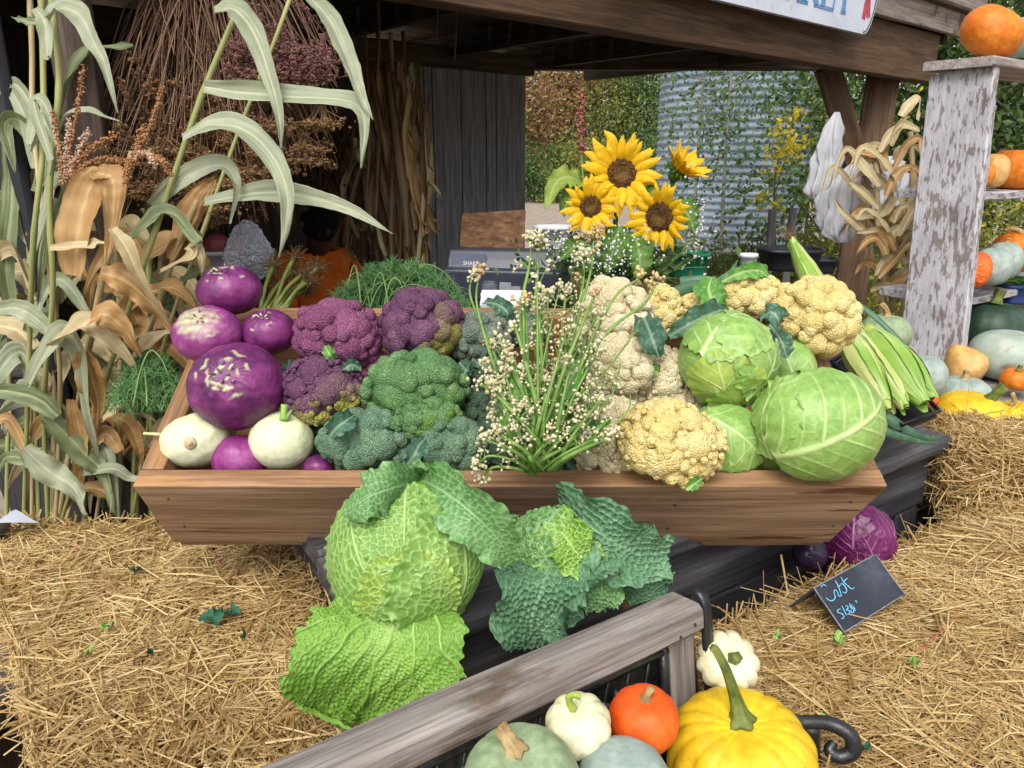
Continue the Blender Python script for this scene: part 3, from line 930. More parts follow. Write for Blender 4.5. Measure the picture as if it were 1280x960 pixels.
def bale(name, label, quad, zt, zbm, n, main, spread, seed, group="straw bales", bulge=.02, drop=None, twine=None, coarse=1.0):
    """quad: four ground-plan corners (counter-clockwise from above), main: favoured straw direction (angle), spread: how far it varies"""
    r = np.random.default_rng(seed)
    quad = np.asarray(quad, float)[:, :2]
    cen = quad.mean(0)
    t = thing(name, label, "straw bale", (cen[0], cen[1], zbm), group)
    drop = drop or (lambda x, y: 0 * x)
    def bil(u, v):
        u, v = u[..., None], v[..., None]
        return (quad[0] * (1 - u) + quad[1] * u) * (1 - v) + (quad[3] * (1 - u) + quad[2] * u) * v
    g = G()
    m_ = 36
    uu, vv = np.meshgrid(np.linspace(0, 1, m_), np.linspace(0, 1, m_), indexing='ij')
    xy = bil(uu, vv)
    ed = np.minimum(np.minimum(uu, 1 - uu), np.minimum(vv, 1 - vv))
    zz = zt - .035 * np.exp(-ed / .05) + .012 * vnoise(xy, 14, seed) - .012 + drop(xy[..., 0], xy[..., 1])
    g.add(*grid(np.dstack([xy, zz])))
    per = np.concatenate([[(u, 0) for u in np.linspace(0, 1, 24)[:-1]], [(1, v) for v in np.linspace(0, 1, 24)[:-1]],
                          [(u, 1) for u in np.linspace(1, 0, 24)[:-1]], [(0, v) for v in np.linspace(1, 0, 24)[:-1]]])
    pxy = bil(per[:, 0], per[:, 1])
    zt_p = zt - .047 + drop(pxy[:, 0], pxy[:, 1])
    rows = []
    for k, f in enumerate(np.linspace(1, 0, 12)):
        bul = (1 + bulge * math.sin(math.pi * f))
        z = zbm + (zt_p - zbm) * f
        q = cen + (pxy - cen) * bul + .008 * np.dstack([vnoise(np.column_stack([pxy, z]), 15, seed + 1), vnoise(np.column_stack([pxy, z]), 15, seed + 2)])[0]
        rows.append(np.column_stack([q, z]))
    g.add(*grid(np.array(rows), cv=True))
    part("bale_core", g, m_straw_core, t)
    # blades on the top
    g = G()
    nt_ = int(n * .66)
    u, v = r.uniform(-.02, 1.02, nt_), r.uniform(-.02, 1.02, nt_)
    xy = bil(u, v)
    ed = np.minimum(np.minimum(u, 1 - u), np.minimum(v, 1 - v))
    z = zt - .038 * np.exp(-np.maximum(ed, 0) / .05) + .012 * vnoise(xy, 14, seed) - .012 + r.uniform(-.004, .012, nt_) + drop(xy[:, 0], xy[:, 1])
    a = main + spread * r.normal(size=nt_)
    L = np.clip(r.lognormal(math.log(.043), .58, nt_), .012, .20)
    W = r.uniform(.0009, .0027, nt_) * coarse ** .5
    straws(g, np.column_stack([xy, z]), np.tile(ZZ, (nt_, 1)), np.column_stack([np.cos(a), np.sin(a), 0 * a]), L, W, seed + 3, .13 + .5 * (coarse - 1))
    # loose ones lying on top
    nl = nt_ // 28
    k = r.integers(0, nt_, nl)
    a = r.uniform(0, 6.28, nl)
    straws(g, np.column_stack([xy[k], z[k] + .008]), np.tile(ZZ, (nl, 1)), np.column_stack([np.cos(a), np.sin(a), 0 * a]), r.uniform(.06, .16, nl), r.uniform(.002, .004, nl), seed + 4, .08)
    # blades on the sides
    ns = n - nt_
    k = r.uniform(0, len(pxy), ns)
    i0 = k.astype(int) % len(pxy); i1 = (i0 + 1) % len(pxy); f = (k % 1)[:, None]
    q = pxy[i0] * (1 - f) + pxy[i1] * f
    tg = pxy[i1] - pxy[i0]; tg /= np.linalg.norm(tg, axis=1, keepdims=True) + 1e-9
    no = np.column_stack([tg[:, 1], -tg[:, 0]])
    h = r.uniform(0, 1, ns) ** .7
    z = zbm + (zt - .02 + drop(q[:, 0], q[:, 1]) - zbm) * h
    q = cen + (q - cen) * (1 + bulge * np.sin(np.pi * h))[:, None] + no * r.uniform(-.002, .014, (ns, 1))
    a = r.normal(size=ns) * .9
    d3 = np.column_stack([tg * np.cos(a)[:, None], np.sin(a)])
    straws(g, np.column_stack([q, z]), np.column_stack([no, 0 * h]), d3, np.clip(r.lognormal(math.log(.06), .5, ns), .02, .2), r.uniform(.0015, .0042, ns), seed + 5, .22 + .4 * (coarse - 1))
    part("straw", g, m_straw, t, smooth=False, kind="stuff")
    if twine:
        for pts in twine:
            part("baling_twine", tube(G(), pts, .0014, 5, 30), m_orange_twine, t)
    return t
m_orange_twine = M("orange baling twine", [(0, (.42, .10, .06)), (1, (.56, .20, .12))], scale=80, rough=.6)
BZ = .75
def pz(px, py, z=BZ):
    return PZ(px, py, z)[:2]
lq = [pz(40, 862), pz(470, 905), pz(352, 640), pz(-10, 648)]
bale("straw_bale", "straw bale in the left foreground in front of the corn stalks", lq, BZ, .38, 25000, .6, 1.4, 21,
     twine=[[PZ(x, y, BZ - .002) for x, y in ((255 / 2.667, 600 + 215 / 2.667), (105, 705), (112, 718), (125, 738), (134, 752))],
            [PZ(x, y, BZ - .002) for x, y in ((260, 682), (268, 692), (276, 706), (284, 714))],
            [PZ(x, y, BZ - .002) for x, y in ((306, 738), (315, 748), (324, 754))]])
bale("straw_bale", "lower straw bale in the left foreground, under the bale by the corn stalks", [q * 1 + [0.0, 0.012] for q in (pz(20, 866), pz(478, 915), pz(360, 640), pz(-25, 648))], .375, 0.0, 2500, .2, 1.2, 22)
# the right-hand bale lies along the table
b0 = np.array([.268, .945]) + DD[:2] * .035
rq = [b0 + NN[:2] * .40 + DD[:2] * -.03, b0 + NN[:2] * .405 + DD[:2] * 1.12, b0 - NN[:2] * .055 + DD[:2] * 1.12, b0 - NN[:2] * .075]
tw_r = [[PZ(x, y, BZ - .003) for x, y in ((1262, 690), (1235, 718), (1210, 748), (1180, 785), (1150, 812), (1135, 830))]]
bale("straw_bale", "straw bale on the right that the small chalkboard stands on", rq, BZ, .38, 32000, .25, .75, 31, twine=tw_r)
bale("straw_bale", "lower straw bale on the right, beneath the bale with the chalkboard", [q + [.008, -.008] for q in rq], .375, 0.0, 1500, .4, .8, 32)
c3 = P(1192, 617, 1.76)[:2]
b3 = [c3, c3 + [.42, -.06], c3 + [.47, .18], c3 + [.06, .22]]
bale("straw_bale", "shaggy straw bale at the right edge below the yellow pumpkins", b3, .87, .66, 9000, .2, 1.3, 41, bulge=.08, coarse=1.5)
bale("straw_bale", "straw bale at the right edge, hidden under the shaggy one", [np.asarray(q) + [.03, .0] for q in b3], .66, .0, 800, .2, 1.3, 42)

# torn leaf scraps on the straw
m_scrap = M("torn leaf scraps", [(0, (.012, .06, .035)), (1, (.03, .12, .06))], scale=70, rough=.5, bump=.4)
m_scrap2 = M("pale leaf scraps", [(0, (.15, .3, .05)), (1, (.3, .45, .12))], scale=70, rough=.5)
def scrap(px, py, r_px, mat, label, seed, z=BZ + .012):
    r = np.random.default_rng(seed)
    c = PZ(px, py, z)
    R = px2m(r_px, c)
    n, m_ = 26, 5
    th = np.linspace(0, 2 * np.pi, n, endpoint=False)
    rad = R * (1 + .35 * np.sin(3 * th + r.uniform(0, 6)) + .2 * np.sin(7 * th + r.uniform(0, 6)) + r.normal(size=n) * .08)
    V = np.zeros((m_, n, 3))
    for k, f in enumerate(np.linspace(0.02, 1, m_)):
        V[k, :, 0] = rad * f * np.cos(th); V[k, :, 1] = rad * f * np.sin(th) * 1.1
        V[k, :, 2] = .014 * vnoise(V[k, :, :2] / R, 2.5, seed) * f + .006 * f
    vv, Q = grid(V + c, cv=True)
    o = part("leaf_scrap", G().add(vv, Q), mat, base=c)
    tag(o, label, "leaf scrap", "leaf scraps on the straw")
for i, (a, b, c, d, e) in enumerate([
    (267, 771, 17, m_scrap, "largest dark green curly leaf scrap on the left straw bale"), (290, 767, 11, m_scrap, "dark green leaf scrap touching the largest one on the left bale"),
    (171, 715, 8, m_scrap, "small dark green leaf scrap on the back of the left bale"), (135, 784, 8, m_scrap2, "pale green leaf scrap on the middle of the left bale"),
    (112, 817, 6, m_scrap2, "pale leaf scrap near the front edge of the left bale"), (305, 798, 4, m_scrap, "tiny dark leaf scrap right of the big scrap on the left bale"),
    (188, 818, 4, m_scrap, "tiny dark leaf scrap near the front of the left bale"),
    (973, 797, 6, m_scrap2, "pale green leaf scrap on straw above the ribbed white pumpkin"), (1048, 802, 9, m_scrap2, "long pale leaf scrap below the chalkboard"),
    (1143, 830, 7, m_scrap2, "green leaf scrap in the middle of the right bale"), (1030, 902, 8, m_scrap2, "yellow green leaf scrap right of the large yellow pumpkin"),
    (1080, 936, 9, m_scrap, "dark green leaf scrap near the bench's iron arm")]):
    scrap(a, b, c * .8, d, e, 300 + i)

# ================================================================ the garden bench
m_rail = wood("weathered bench wood", (.10, .082, .074), (.22, .19, .175), (.36, .325, .305), sc=30, bump=.5, rough=.7,
              mask=([(0, (.10, .07, .05)), (1, (.17, .125, .09))], 9, (.5, 1.4, 1.4), .58, .68))
m_iron = M("black cast iron", [(0, (.006, .007, .008)), (1, (.022, .024, .027))], scale=60, rough=.32, bump=.25, spec=.6,
           mask=([(0, (.01, .05, .06)), (1, (.02, .09, .10))], 16, None, .64, .74))
m_teal = M("teal flaking iron paint", [(0, (.015, .16, .17)), (1, (.05, .30, .30))], scale=60, rough=.4, bump=.2, mask=([(0, (.01, .01, .012)), (1, (.02, .02, .022))], 40, None, .55, .65))
RE = np.array([.283, .955, .905])       # the back's top right corner
RE = PZ(860, 746, .905)
BT = nrm(ZZ * 1.0 - NN * .16)           # up the leaning back
BN = np.cross(DD, BT); BN = BN if BN @ NN > 0 else -BN
bench = thing("garden_bench", "garden bench with weathered wooden back rail and black cast iron panel, full of pumpkins", "bench", RE * [1, 1, 0])
def bp(x, h, o=0):                      # x to the left along the back, h down from the top edge, o out from the back
    return RE - DD * x - BT * h + BN * o
RW = .066
plank("back_rail", bp(.004, .022), bp(1.25, .022), .042, RW, BN, m_rail, bench, wob=.0022, corner=.008, nseg=40)
plank("back_stile", bp(.030, .047), bp(.030, .30), .048, .034, BN, m_rail, bench, wob=.002)
plank("back_stile", bp(1.2, .047), bp(1.2, .30), .048, .034, BN, m_rail, bench, wob=.002)
plank("back_bottom_rail", bp(.004, .318), bp(1.25, .318), .05, .034, BN, m_rail, bench, wob=.002)
for q_ in ((.022, .022), (.05, .030), (.5, .018), (.85, .026)):
    part("nail", blobs(G(), [bp(q_[0], q_[1], RW / 2 + .0002)], .0024, 2, .1), m_nail, bench)
# cast iron panel: frame, lattice arches, leaves and grapes
PX0, PX1, PH0, PH1 = .058, 1.17, .048, .292
ir = part("iron_panel", tube(tube(tube(tube(G(), [bp(PX0, PH0 + .006, .012), bp(PX1, PH0 + .006, .012)], .007, 6, 10), [bp(PX0, PH1 - .006, .012), bp(PX1, PH1 - .006, .012)], .007, 6, 10),
          [bp(PX0 + .006, PH0, .012), bp(PX0 + .006, PH1, .012)], .007, 6, 6), [bp(PX1 - .006, PH0, .012), bp(PX1 - .006, PH1, .012)], .007, 6, 6), m_iron, bench)
g_ = G()
v_ = [bp(PX0 - .004, PH0 - .004, -.004), bp(PX1 + .004, PH0 - .004, -.004), bp(PX1 + .004, PH1 + .004, -.004), bp(PX0 - .004, PH1 + .004, -.004)]
part("iron_backing", g_.add(v_ + [q - BN * .005 for q in v_], [(0, 1, 2, 3), (7, 6, 5, 4), (0, 4, 5, 1), (1, 5, 6, 2), (2, 6, 7, 3), (3, 7, 4, 0)]), m_iron, ir, smooth=False)
def iron(name, pts, r, mat=m_iron, n=16):
    return part(name, tube(G(), [bp(*q) for q in pts], r, 6, n), mat, ir)
cxs = [.16, .30, .44, .60, .76, .92, 1.08]
for i, cx in enumerate(cxs):
    k = i % 3
    if k == 1:                          # fluted fan with an arched outline
        iron("arch", [(cx - .065, .29, .014), (cx - .05, .16, .016), (cx - .012, .085, .018), (cx + .03, .082, .018), (cx + .055, .15, .016), (cx + .07, .29, .014)], .0055, m_teal)
        for q in np.linspace(-.05, .05, 9):
            iron("fan_rib", [(cx + q * 1.15, .29, .012), (cx + q * .75 + .003, .18, .013), (cx + q * .35 + .006, .112, .012)], .0036, n=8)
    elif k == 0:                        # flower with petals on a stem
        for a in np.linspace(0, 2 * np.pi, 8)[:-1]:
            iron("petal", [(cx, .105, .014), (cx + .018 * math.cos(a), .105 + .018 * math.sin(a), .020), (cx + .034 * math.cos(a), .105 + .034 * math.sin(a), .012)], [.003, .008, .002], m_teal if a < 1.5 else m_iron, n=7)
        iron("flower_stem", [(cx, .12, .014), (cx + .01, .2, .014), (cx - .004, .29, .014)], .005)
        for q in (-1, 1):
            iron("leaf_scroll", [(cx, .20, .014), (cx + q * .03, .17, .016), (cx + q * .055, .19, .014), (cx + q * .045, .225, .012), (cx + q * .025, .21, .012)], [.005, .007, .004])
            iron("leaf_scroll", [(cx, .26, .014), (cx + q * .035, .235, .016), (cx + q * .06, .26, .014)], [.004, .008, .002], n=8)
    else:                               # bunch of grapes under a teal tendril
        gg = G()
        for rr_ in range(5):
            for q in range(5 - rr_):
                blobs(gg, [bp(cx + (q - (4 - rr_) / 2) * .020, .125 + rr_ * .022, .016)], .0115, 2, .05)
        part("grape_bunch", gg, m_iron, ir)
        iron("tendril", [(cx - .06, .08, .014), (cx - .02, .105, .018), (cx + .02, .075, .018), (cx + .05, .10, .014), (cx + .065, .16, .013)], .0042, m_teal)
for x_ in np.arange(PX0 + .02, PX1, .036):
    iron("lattice_bar", [(x_, PH0, .004), (x_ + .03, (PH0 + PH1) / 2, .004), (x_ - .01, PH1, .004)], .0028, n=7)
for h_ in (.10, .17, .24):
    iron("cross_bar", [(PX0, h_, .002), ((PX0 + PX1) / 2, h_ + .01, .002), (PX1, h_, .002)], .0026)
# iron end frame with the scrolled arm
def strap(pts, wdt, thk, n=40):
    p = spline(pts, n)
    t = tangents(p)
    side = DD - t * (t @ DD)[:, None]
    side /= np.linalg.norm(side, axis=1, keepdims=True)
    up = np.cross(t, side)
    a, b = wdt / 2, thk / 2
    sec = [(-a, -b * .5), (-a * .8, -b), (a * .8, -b), (a, -b * .5), (a, b * .5), (a * .8, b), (-a * .8, b), (-a, b * .5)]
    V = np.stack([p + side * x + up * y for x, y in sec], 1)
    g = G().add(*grid(V, cv=True))
    return g
for s_, nm in ((0, "end_frame"), (1.27, "end_frame")):
    part(nm, strap([bp(-.004 + s_, .30, -.004), bp(-.006 + s_, .16, -.006), bp(-.008 + s_, .03, -.012), bp(-.008 + s_, -.006, .0), bp(-.008 + s_, -.002, .022), bp(-.008 + s_, .05, .026), bp(-.008 + s_, .2, .026), bp(-.01 + s_, .32, .03)], .016, .010), m_iron, bench)
ar0 = bp(-.012, .26, .09)
arm_px = [(958, 895, BZ + .055), (1000, 902, BZ + .052), (1035, 904, BZ + .05), (1062, 918, BZ + .042), (1066, 938, BZ + .022), (1050, 946, BZ + .012), (1037, 938, BZ + .018), (1042, 928, BZ + .026)]
ap = [ar0] + [PZ(*q) for q in arm_px]
part("arm_scroll", tube(G(), ap, [.007, .008, .0095, .0105, .009, .006], 10, 60), m_iron, bench)
part("arm_post", tube(G(), [PZ(1012, 905, BZ + .045), PZ(1013, 940, BZ - .02), PZ(1016, 965, BZ - .08), PZ(1010, 965, .4)], .013, 8, 24), m_iron, bench)
SEAT = .575
for k in range(5):
    o_ = .06 + k * .092
    a = RE - BT * .34 + NN * o_; a[2] = SEAT - .012
    plank("seat_slat", a - DD * .01, a - DD * 1.25, .08, .024, ZZ, m_rail, bench)
for s_ in (.02, 1.22):
    for o_ in (.04, .46):
        a = RE - DD * s_ + NN * o_; a[2] = 0
        plank("leg", a, a + ZZ * (SEAT - .026), .04, .05, DD, m_iron, bench)
# ================================================================ vegetables in the crate
TO = -FW                                                     # towards the photographer
def basis(z, up=(0, 0, 1)):
    z = nrm(z)
    x = np.cross(np.asarray(up, float), z)
    x = nrm(x)
    return np.stack([x, np.cross(z, x), z], 1)               # columns: right, up, out

def fib(n, jit, seed):
    r = np.random.default_rng(seed)
    k = np.arange(n) + .5
    ph = np.arccos(1 - 2 * k / n); th = np.pi * (1 + 5 ** .5) * k
    u = np.column_stack([np.cos(th) * np.sin(ph), np.sin(th) * np.sin(ph), np.cos(ph)])
    u = u + r.normal(size=u.shape) * jit * math.sqrt(4 * math.pi / n)
    u = u @ np.array(Matrix.Rotation(r.uniform(0, 6), 3, (r.normal(), r.normal(), r.normal())))
    return u / np.linalg.norm(u, axis=1, keepdims=True)

def bumps(U, cs, rho):
    """height 0..1 of a bubble round the nearest centre; also the nearest centre's number"""
    h = np.zeros(len(U)); ki = np.zeros(len(U), int)
    for a in range(0, len(U), 8192):
        d = U[a:a + 8192].astype(np.float32) @ cs.T.astype(np.float32)
        k = d.argmax(1)
        dm = np.sqrt(np.maximum(0, 2 - 2 * d[np.arange(len(k)), k]))
        h[a:a + 8192] = np.sqrt(np.clip(1 - (dm / rho) ** 2, 0, 1)); ki[a:a + 8192] = k
    return h, ki

# lobes: (how many over the whole ball, lobe radius, distance of the lobe's middle, finer bubbles per lobe, their height, mesh level)
CAUL = [(46, .31, .76, 44, .13, 3), (105, .185, .88, 24, .14, 3)]
CAULF = [(42, .33, .76, 70, .11, 3), (130, .165, .90, 26, .13, 3), (260, .085, .99, 9, .12, 2)]
BROC = [(26, .40, .68, 480, .06, 4), (70, .20, .88, 160, .07, 3)]
_lobe = {}
def lobe(nsub, amp, k, v):
    key = (nsub, amp, k, v)
    if key not in _lobe:
        U, F = ico(k)
        h, _ = bumps(U, fib(nsub, .42, 900 + v), .66 * math.sqrt(4 * math.pi / nsub))
        _lobe[key] = U * (1 + amp * (h - .5))[:, None]
    return _lobe[key]
def curd(g, levels, seed, half, patch):
    """half: (rx, ry, rz) in picture axes; only lobes that are not on the underside or far side"""
    rg = np.random.default_rng(seed)
    half = np.asarray(half)
    sm = half.min()
    for (n, rho, dist, nsub, amp, k) in levels:
        F = ico(k)[1]
        for c in fib(n, .52, seed + n):
            if c[2] < -.22 or c[1] < -.84: continue
            env = 1 + .07 * math.sin(3 * c[0] + seed) * math.cos(4 * c[1] + 2 * seed)
            rr = rho * rg.uniform(.76, 1.24)
            V = lobe(nsub, amp, k, int(rg.integers(0, 4)))
            ax = rg.normal(size=3)
            Rm = np.array(Matrix.Rotation(rg.uniform(0, 6.28), 3, tuple(ax)))
            V = (V @ Rm.T) * rr
            out = V @ c
            V = V - np.outer(out, c) * .18                   # flattened a little outwards
            o = c * dist * env * rg.uniform(.96, 1.04)
            q = o * half + V * (.55 * half.min() + .45 * half.mean())
            A = None
            if patch is not None:
                d_, lo, hi = patch
                t_ = (nrm(o) @ nrm(np.asarray(d_, float)) + rg.normal() * .10 - lo) / (hi - lo)
                A = np.full(len(q), min(1, max(0, t_)))
            g.add(q, None, F, A)
    U, F = ico(3)
    g.add(U * half * .80, None, F)
    return g

def head(name, label, cat, px, py, wpx, hpx, h, levels, mat, seed, group=None, k=6, stalk=None, flat=.85, rough_shape=.06, yellow=None, tilt=0, lean=(0, 0, .3), under=None, depth=None):
    """a head of florets seen wpx by hpx large at px, py"""
    c = PC(px, py, h) if depth is None else P(px, py, depth)
    rx, ry = px2m(wpx / 2, c), px2m(hpx / 2, c)
    t = thing(name, label, cat, c, group)
    sc_ = .98
    g = curd(G(), levels, seed, np.array([rx, ry, min(rx, ry) * flat]) / sc_, yellow)
    Rt = np.array(Matrix.Rotation(tilt, 3, 'Z'))
    B = np.stack([RT, UP, TO], 1)
    g.V = [v @ Rt.T @ B.T for v in g.V]
    part("curd" if 'caul' in name else "florets", g, mat, t, local=True)
    if stalk is not None:
        e = -AN * ry * 1.25 + AD * ry * .3
        part("stalk", tube(G(), [np.zeros(3), e], [min(rx, ry) * .45, min(rx, ry) * .28], 10, 5), stalk, t, local=True)
    return t, c, rx, ry

def veg(name, stops, **kw):
    d = dict(scale=14, detail=5, rough=.5, spec=.35)
    d.update(kw)
    return M(name, stops, **d)

m_caul_w = veg("white cauliflower curd", [(0, (.56, .46, .25)), (.5, (.68, .59, .37)), (1, (.76, .69, .49))], vor=.75, vscale=360, fine=(260, (1, 1, 1), .90, 1.14), rough=.6, island=.25)
m_caul_y = veg("yellow cauliflower curd", [(0, (.54, .41, .13)), (.5, (.66, .53, .21)), (1, (.75, .64, .33))], vor=.75, vscale=360, fine=(260, (1, 1, 1), .90, 1.14), rough=.6, island=.25)
m_caul_p = veg("purple cauliflower curd", [(0, (.13, .034, .088)), (.5, (.21, .062, .135)), (1, (.30, .11, .20))], vor=.8, vscale=380, fine=(300, (1, 1, 1), .68, 1.22), rough=.5, island=.3,
               dual=("a", (.42, .30, .11)))
m_caul_p2 = veg("dark purple cauliflower curd", [(0, (.075, .026, .068)), (.5, (.13, .05, .105)), (1, (.21, .095, .16))], vor=.8, vscale=380, fine=(300, (1, 1, 1), .68, 1.22), rough=.5, island=.3,
                dual=("a", (.30, .28, .06)))
m_broc = veg("broccoli florets", [(0, (.085, .19, .065)), (.5, (.14, .285, .105)), (1, (.22, .38, .155))], vor=1.0, vscale=430, fine=(330, (1, 1, 1), .58, 1.28), rough=.65, dual=("a", (.13, .25, .04)), scale=22)
m_broc_b = veg("blue green broccoli florets", [(0, (.095, .19, .11)), (.5, (.155, .275, .165)), (1, (.24, .37, .23))], vor=1.0, vscale=430, fine=(330, (1, 1, 1), .58, 1.28), rough=.65, dual=("a", (.11, .22, .06)), scale=22)
m_broc_g = veg("grey green broccoli florets", [(0, (.12, .155, .12)), (.5, (.19, .235, .185)), (1, (.28, .32, .265))], vor=1.0, vscale=430, fine=(330, (1, 1, 1), .58, 1.28), rough=.7, scale=22)
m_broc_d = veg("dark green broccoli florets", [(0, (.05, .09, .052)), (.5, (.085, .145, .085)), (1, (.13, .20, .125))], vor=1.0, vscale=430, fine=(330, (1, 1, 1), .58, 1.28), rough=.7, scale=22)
m_stalk = veg("pale green stalk", [(0, (.16, .24, .08)), (1, (.30, .38, .16))])

# purple cauliflowers
head("purple_cauliflower", "bright pink purple cauliflower at the crate's back, right of the small dark kohlrabi", "cauliflower", 422, 422, 116, 98, .055, CAUL, m_caul_p, 501, "purple cauliflowers", stalk=m_stalk)
head("purple_cauliflower", "round dusky purple cauliflower with tan lower right edge, in front of the till", "cauliflower", 526, 408, 104, 98, .075, CAUL, m_caul_p2, 502, "purple cauliflowers", stalk=m_stalk, yellow=((.75, -.6, .25), .55, .95))
head("purple_cauliflower", "purple cauliflower turning yellow green at its lower right, above the right white kohlrabi", "cauliflower", 403, 493, 104, 92, .03, CAULF, m_caul_p2, 503, "purple cauliflowers", stalk=m_stalk, yellow=((.45, -.85, .2), .22, .7))
head("purple_cauliflower", "magenta cauliflower mostly hidden beneath the bright pink one", "cauliflower", 455, 458, 62, 60, .0, CAUL, m_caul_p, 504, "purple cauliflowers", k=5)
# broccoli
BRG = "broccoli heads in the crate"
head("broccoli", "largest bright green broccoli head in the middle of the crate's left half", "broccoli", 518, 484, 138, 92, .045, BROC, m_broc, 511, BRG, stalk=m_stalk, tilt=.12, yellow=((.3, -.9, .3), .5, 1.0))
head("broccoli", "bright green broccoli lobe directly below the largest broccoli head", "broccoli", 530, 523, 92, 48, .04, BROC, m_broc, 517, BRG, k=6, tilt=.2, yellow=((.5, -.9, .3), .3, .9))
head("broccoli", "bluish green broccoli at the front left, behind the front board", "broccoli", 455, 553, 116, 88, .002, BROC, m_broc_b, 512, BRG, stalk=m_stalk)
head("broccoli", "bluish green broccoli at the front, left of the flowering stems' base", "broccoli", 562, 558, 100, 80, .0, BROC, m_broc_b, 513, BRG, stalk=m_stalk)
head("broccoli", "grey green broccoli at the back, left of the flowering stems", "broccoli", 600, 424, 82, 70, .04, BROC, m_broc_g, 514, BRG, stalk=m_stalk)
head("broccoli", "grey green broccoli peeping out behind the flowering stems at the crate's back", "broccoli", 655, 415, 62, 50, .03, BROC, m_broc_g, 518, BRG, k=5)
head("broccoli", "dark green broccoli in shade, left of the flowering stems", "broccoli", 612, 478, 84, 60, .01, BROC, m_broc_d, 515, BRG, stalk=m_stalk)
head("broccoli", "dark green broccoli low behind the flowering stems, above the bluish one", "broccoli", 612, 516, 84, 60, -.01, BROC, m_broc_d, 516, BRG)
# cauliflowers
CFG = "cauliflowers in the crate"
head("cauliflower", "tall white cauliflower leaning at the crate's back, right of the flowering stems", "cauliflower", 766, 400, 96, 104, .075, CAUL, m_caul_w, 521, CFG, stalk=m_stalk)
head("cauliflower", "white cauliflower just below the tall white one, touching its green leaf", "cauliflower", 774, 458, 92, 82, .06, CAUL, m_caul_w, 522, CFG)
head("cauliflower", "small yellow cauliflower at the back between white head and dark leaf", "cauliflower", 828, 390, 52, 70, .045, CAUL, m_caul_y, 523, CFG, stalk=m_stalk)
head("cauliflower", "small yellow cauliflower at the very back, above the dark green leaf", "cauliflower", 868, 384, 46, 36, .05, CAUL, m_caul_y, 524, CFG, k=5)
head("cauliflower", "pale yellow cauliflower wedged left of the upper green cabbage", "cauliflower", 824, 474, 82, 78, .02, CAULF, m_caul_w, 525, CFG)
head("cauliflower", "cream cauliflower behind the front one, beside the flowering stems", "cauliflower", 764, 546, 94, 104, .02, CAULF, m_caul_w, 526, CFG)
head("cauliflower", "large yellow cauliflower spilling over the crate's front board", "cauliflower", 838, 556, 132, 106, .058, CAULF, m_caul_y, 527, CFG, k=6, tilt=-.3, stalk=m_stalk)
head("cauliflower", "wide pale yellow cauliflower at the crate's back above the upper cabbage", "cauliflower", 940, 371, 96, 60, .075, CAUL, m_caul_y, 528, CFG, stalk=m_stalk)
head("cauliflower", "knobbly yellow cauliflower on the crate's right back corner", "cauliflower", 1017, 397, 108, 100, .07, CAUL, m_caul_y, 529, CFG, stalk=m_stalk, tilt=-.35)

# ---------------------------------------------------------------- kohlrabi
m_kohl = veg("purple kohlrabi skin", [(0, (.045, .008, .048)), (.45, (.115, .014, .092)), (.75, (.20, .028, .15)), (1, (.30, .07, .225))], scale=13, detail=8, nrough=.65, rough=.42, bump=.32, bscale=70, spec=.45, dual=("a", (.46, .48, .25)), fine=(120, (1, 1, 1), .78, 1.12))
m_kohl2 = veg("magenta kohlrabi skin", [(0, (.12, .013, .10)), (.5, (.24, .03, .18)), (1, (.37, .10, .28))], scale=12, detail=8, nrough=.65, rough=.44, bump=.3, bscale=70, spec=.45, dual=("a", (.50, .56, .28)), fine=(120, (1, 1, 1), .8, 1.1))
m_kohl_w = veg("white kohlrabi skin", [(0, (.48, .54, .27)), (.5, (.64, .67, .41)), (1, (.72, .73, .53))], scale=6, detail=7, rough=.5, sss=.06, spec=.35, bump=.3, bscale=60, dual=("a", (.40, .42, .22)), mask=([(0, (.40, .34, .17)), (1, (.5, .45, .26))], 16, None, .66, .76), fine=(90, (1, 1, 1), .86, 1.08))
m_scar = veg("pale leaf scar", [(0, (.42, .44, .20)), (1, (.66, .66, .42))], scale=60, rough=.6)
m_stub = veg("purple leaf stub", [(0, (.14, .05, .14)), (1, (.34, .22, .30))], scale=60, rough=.5)

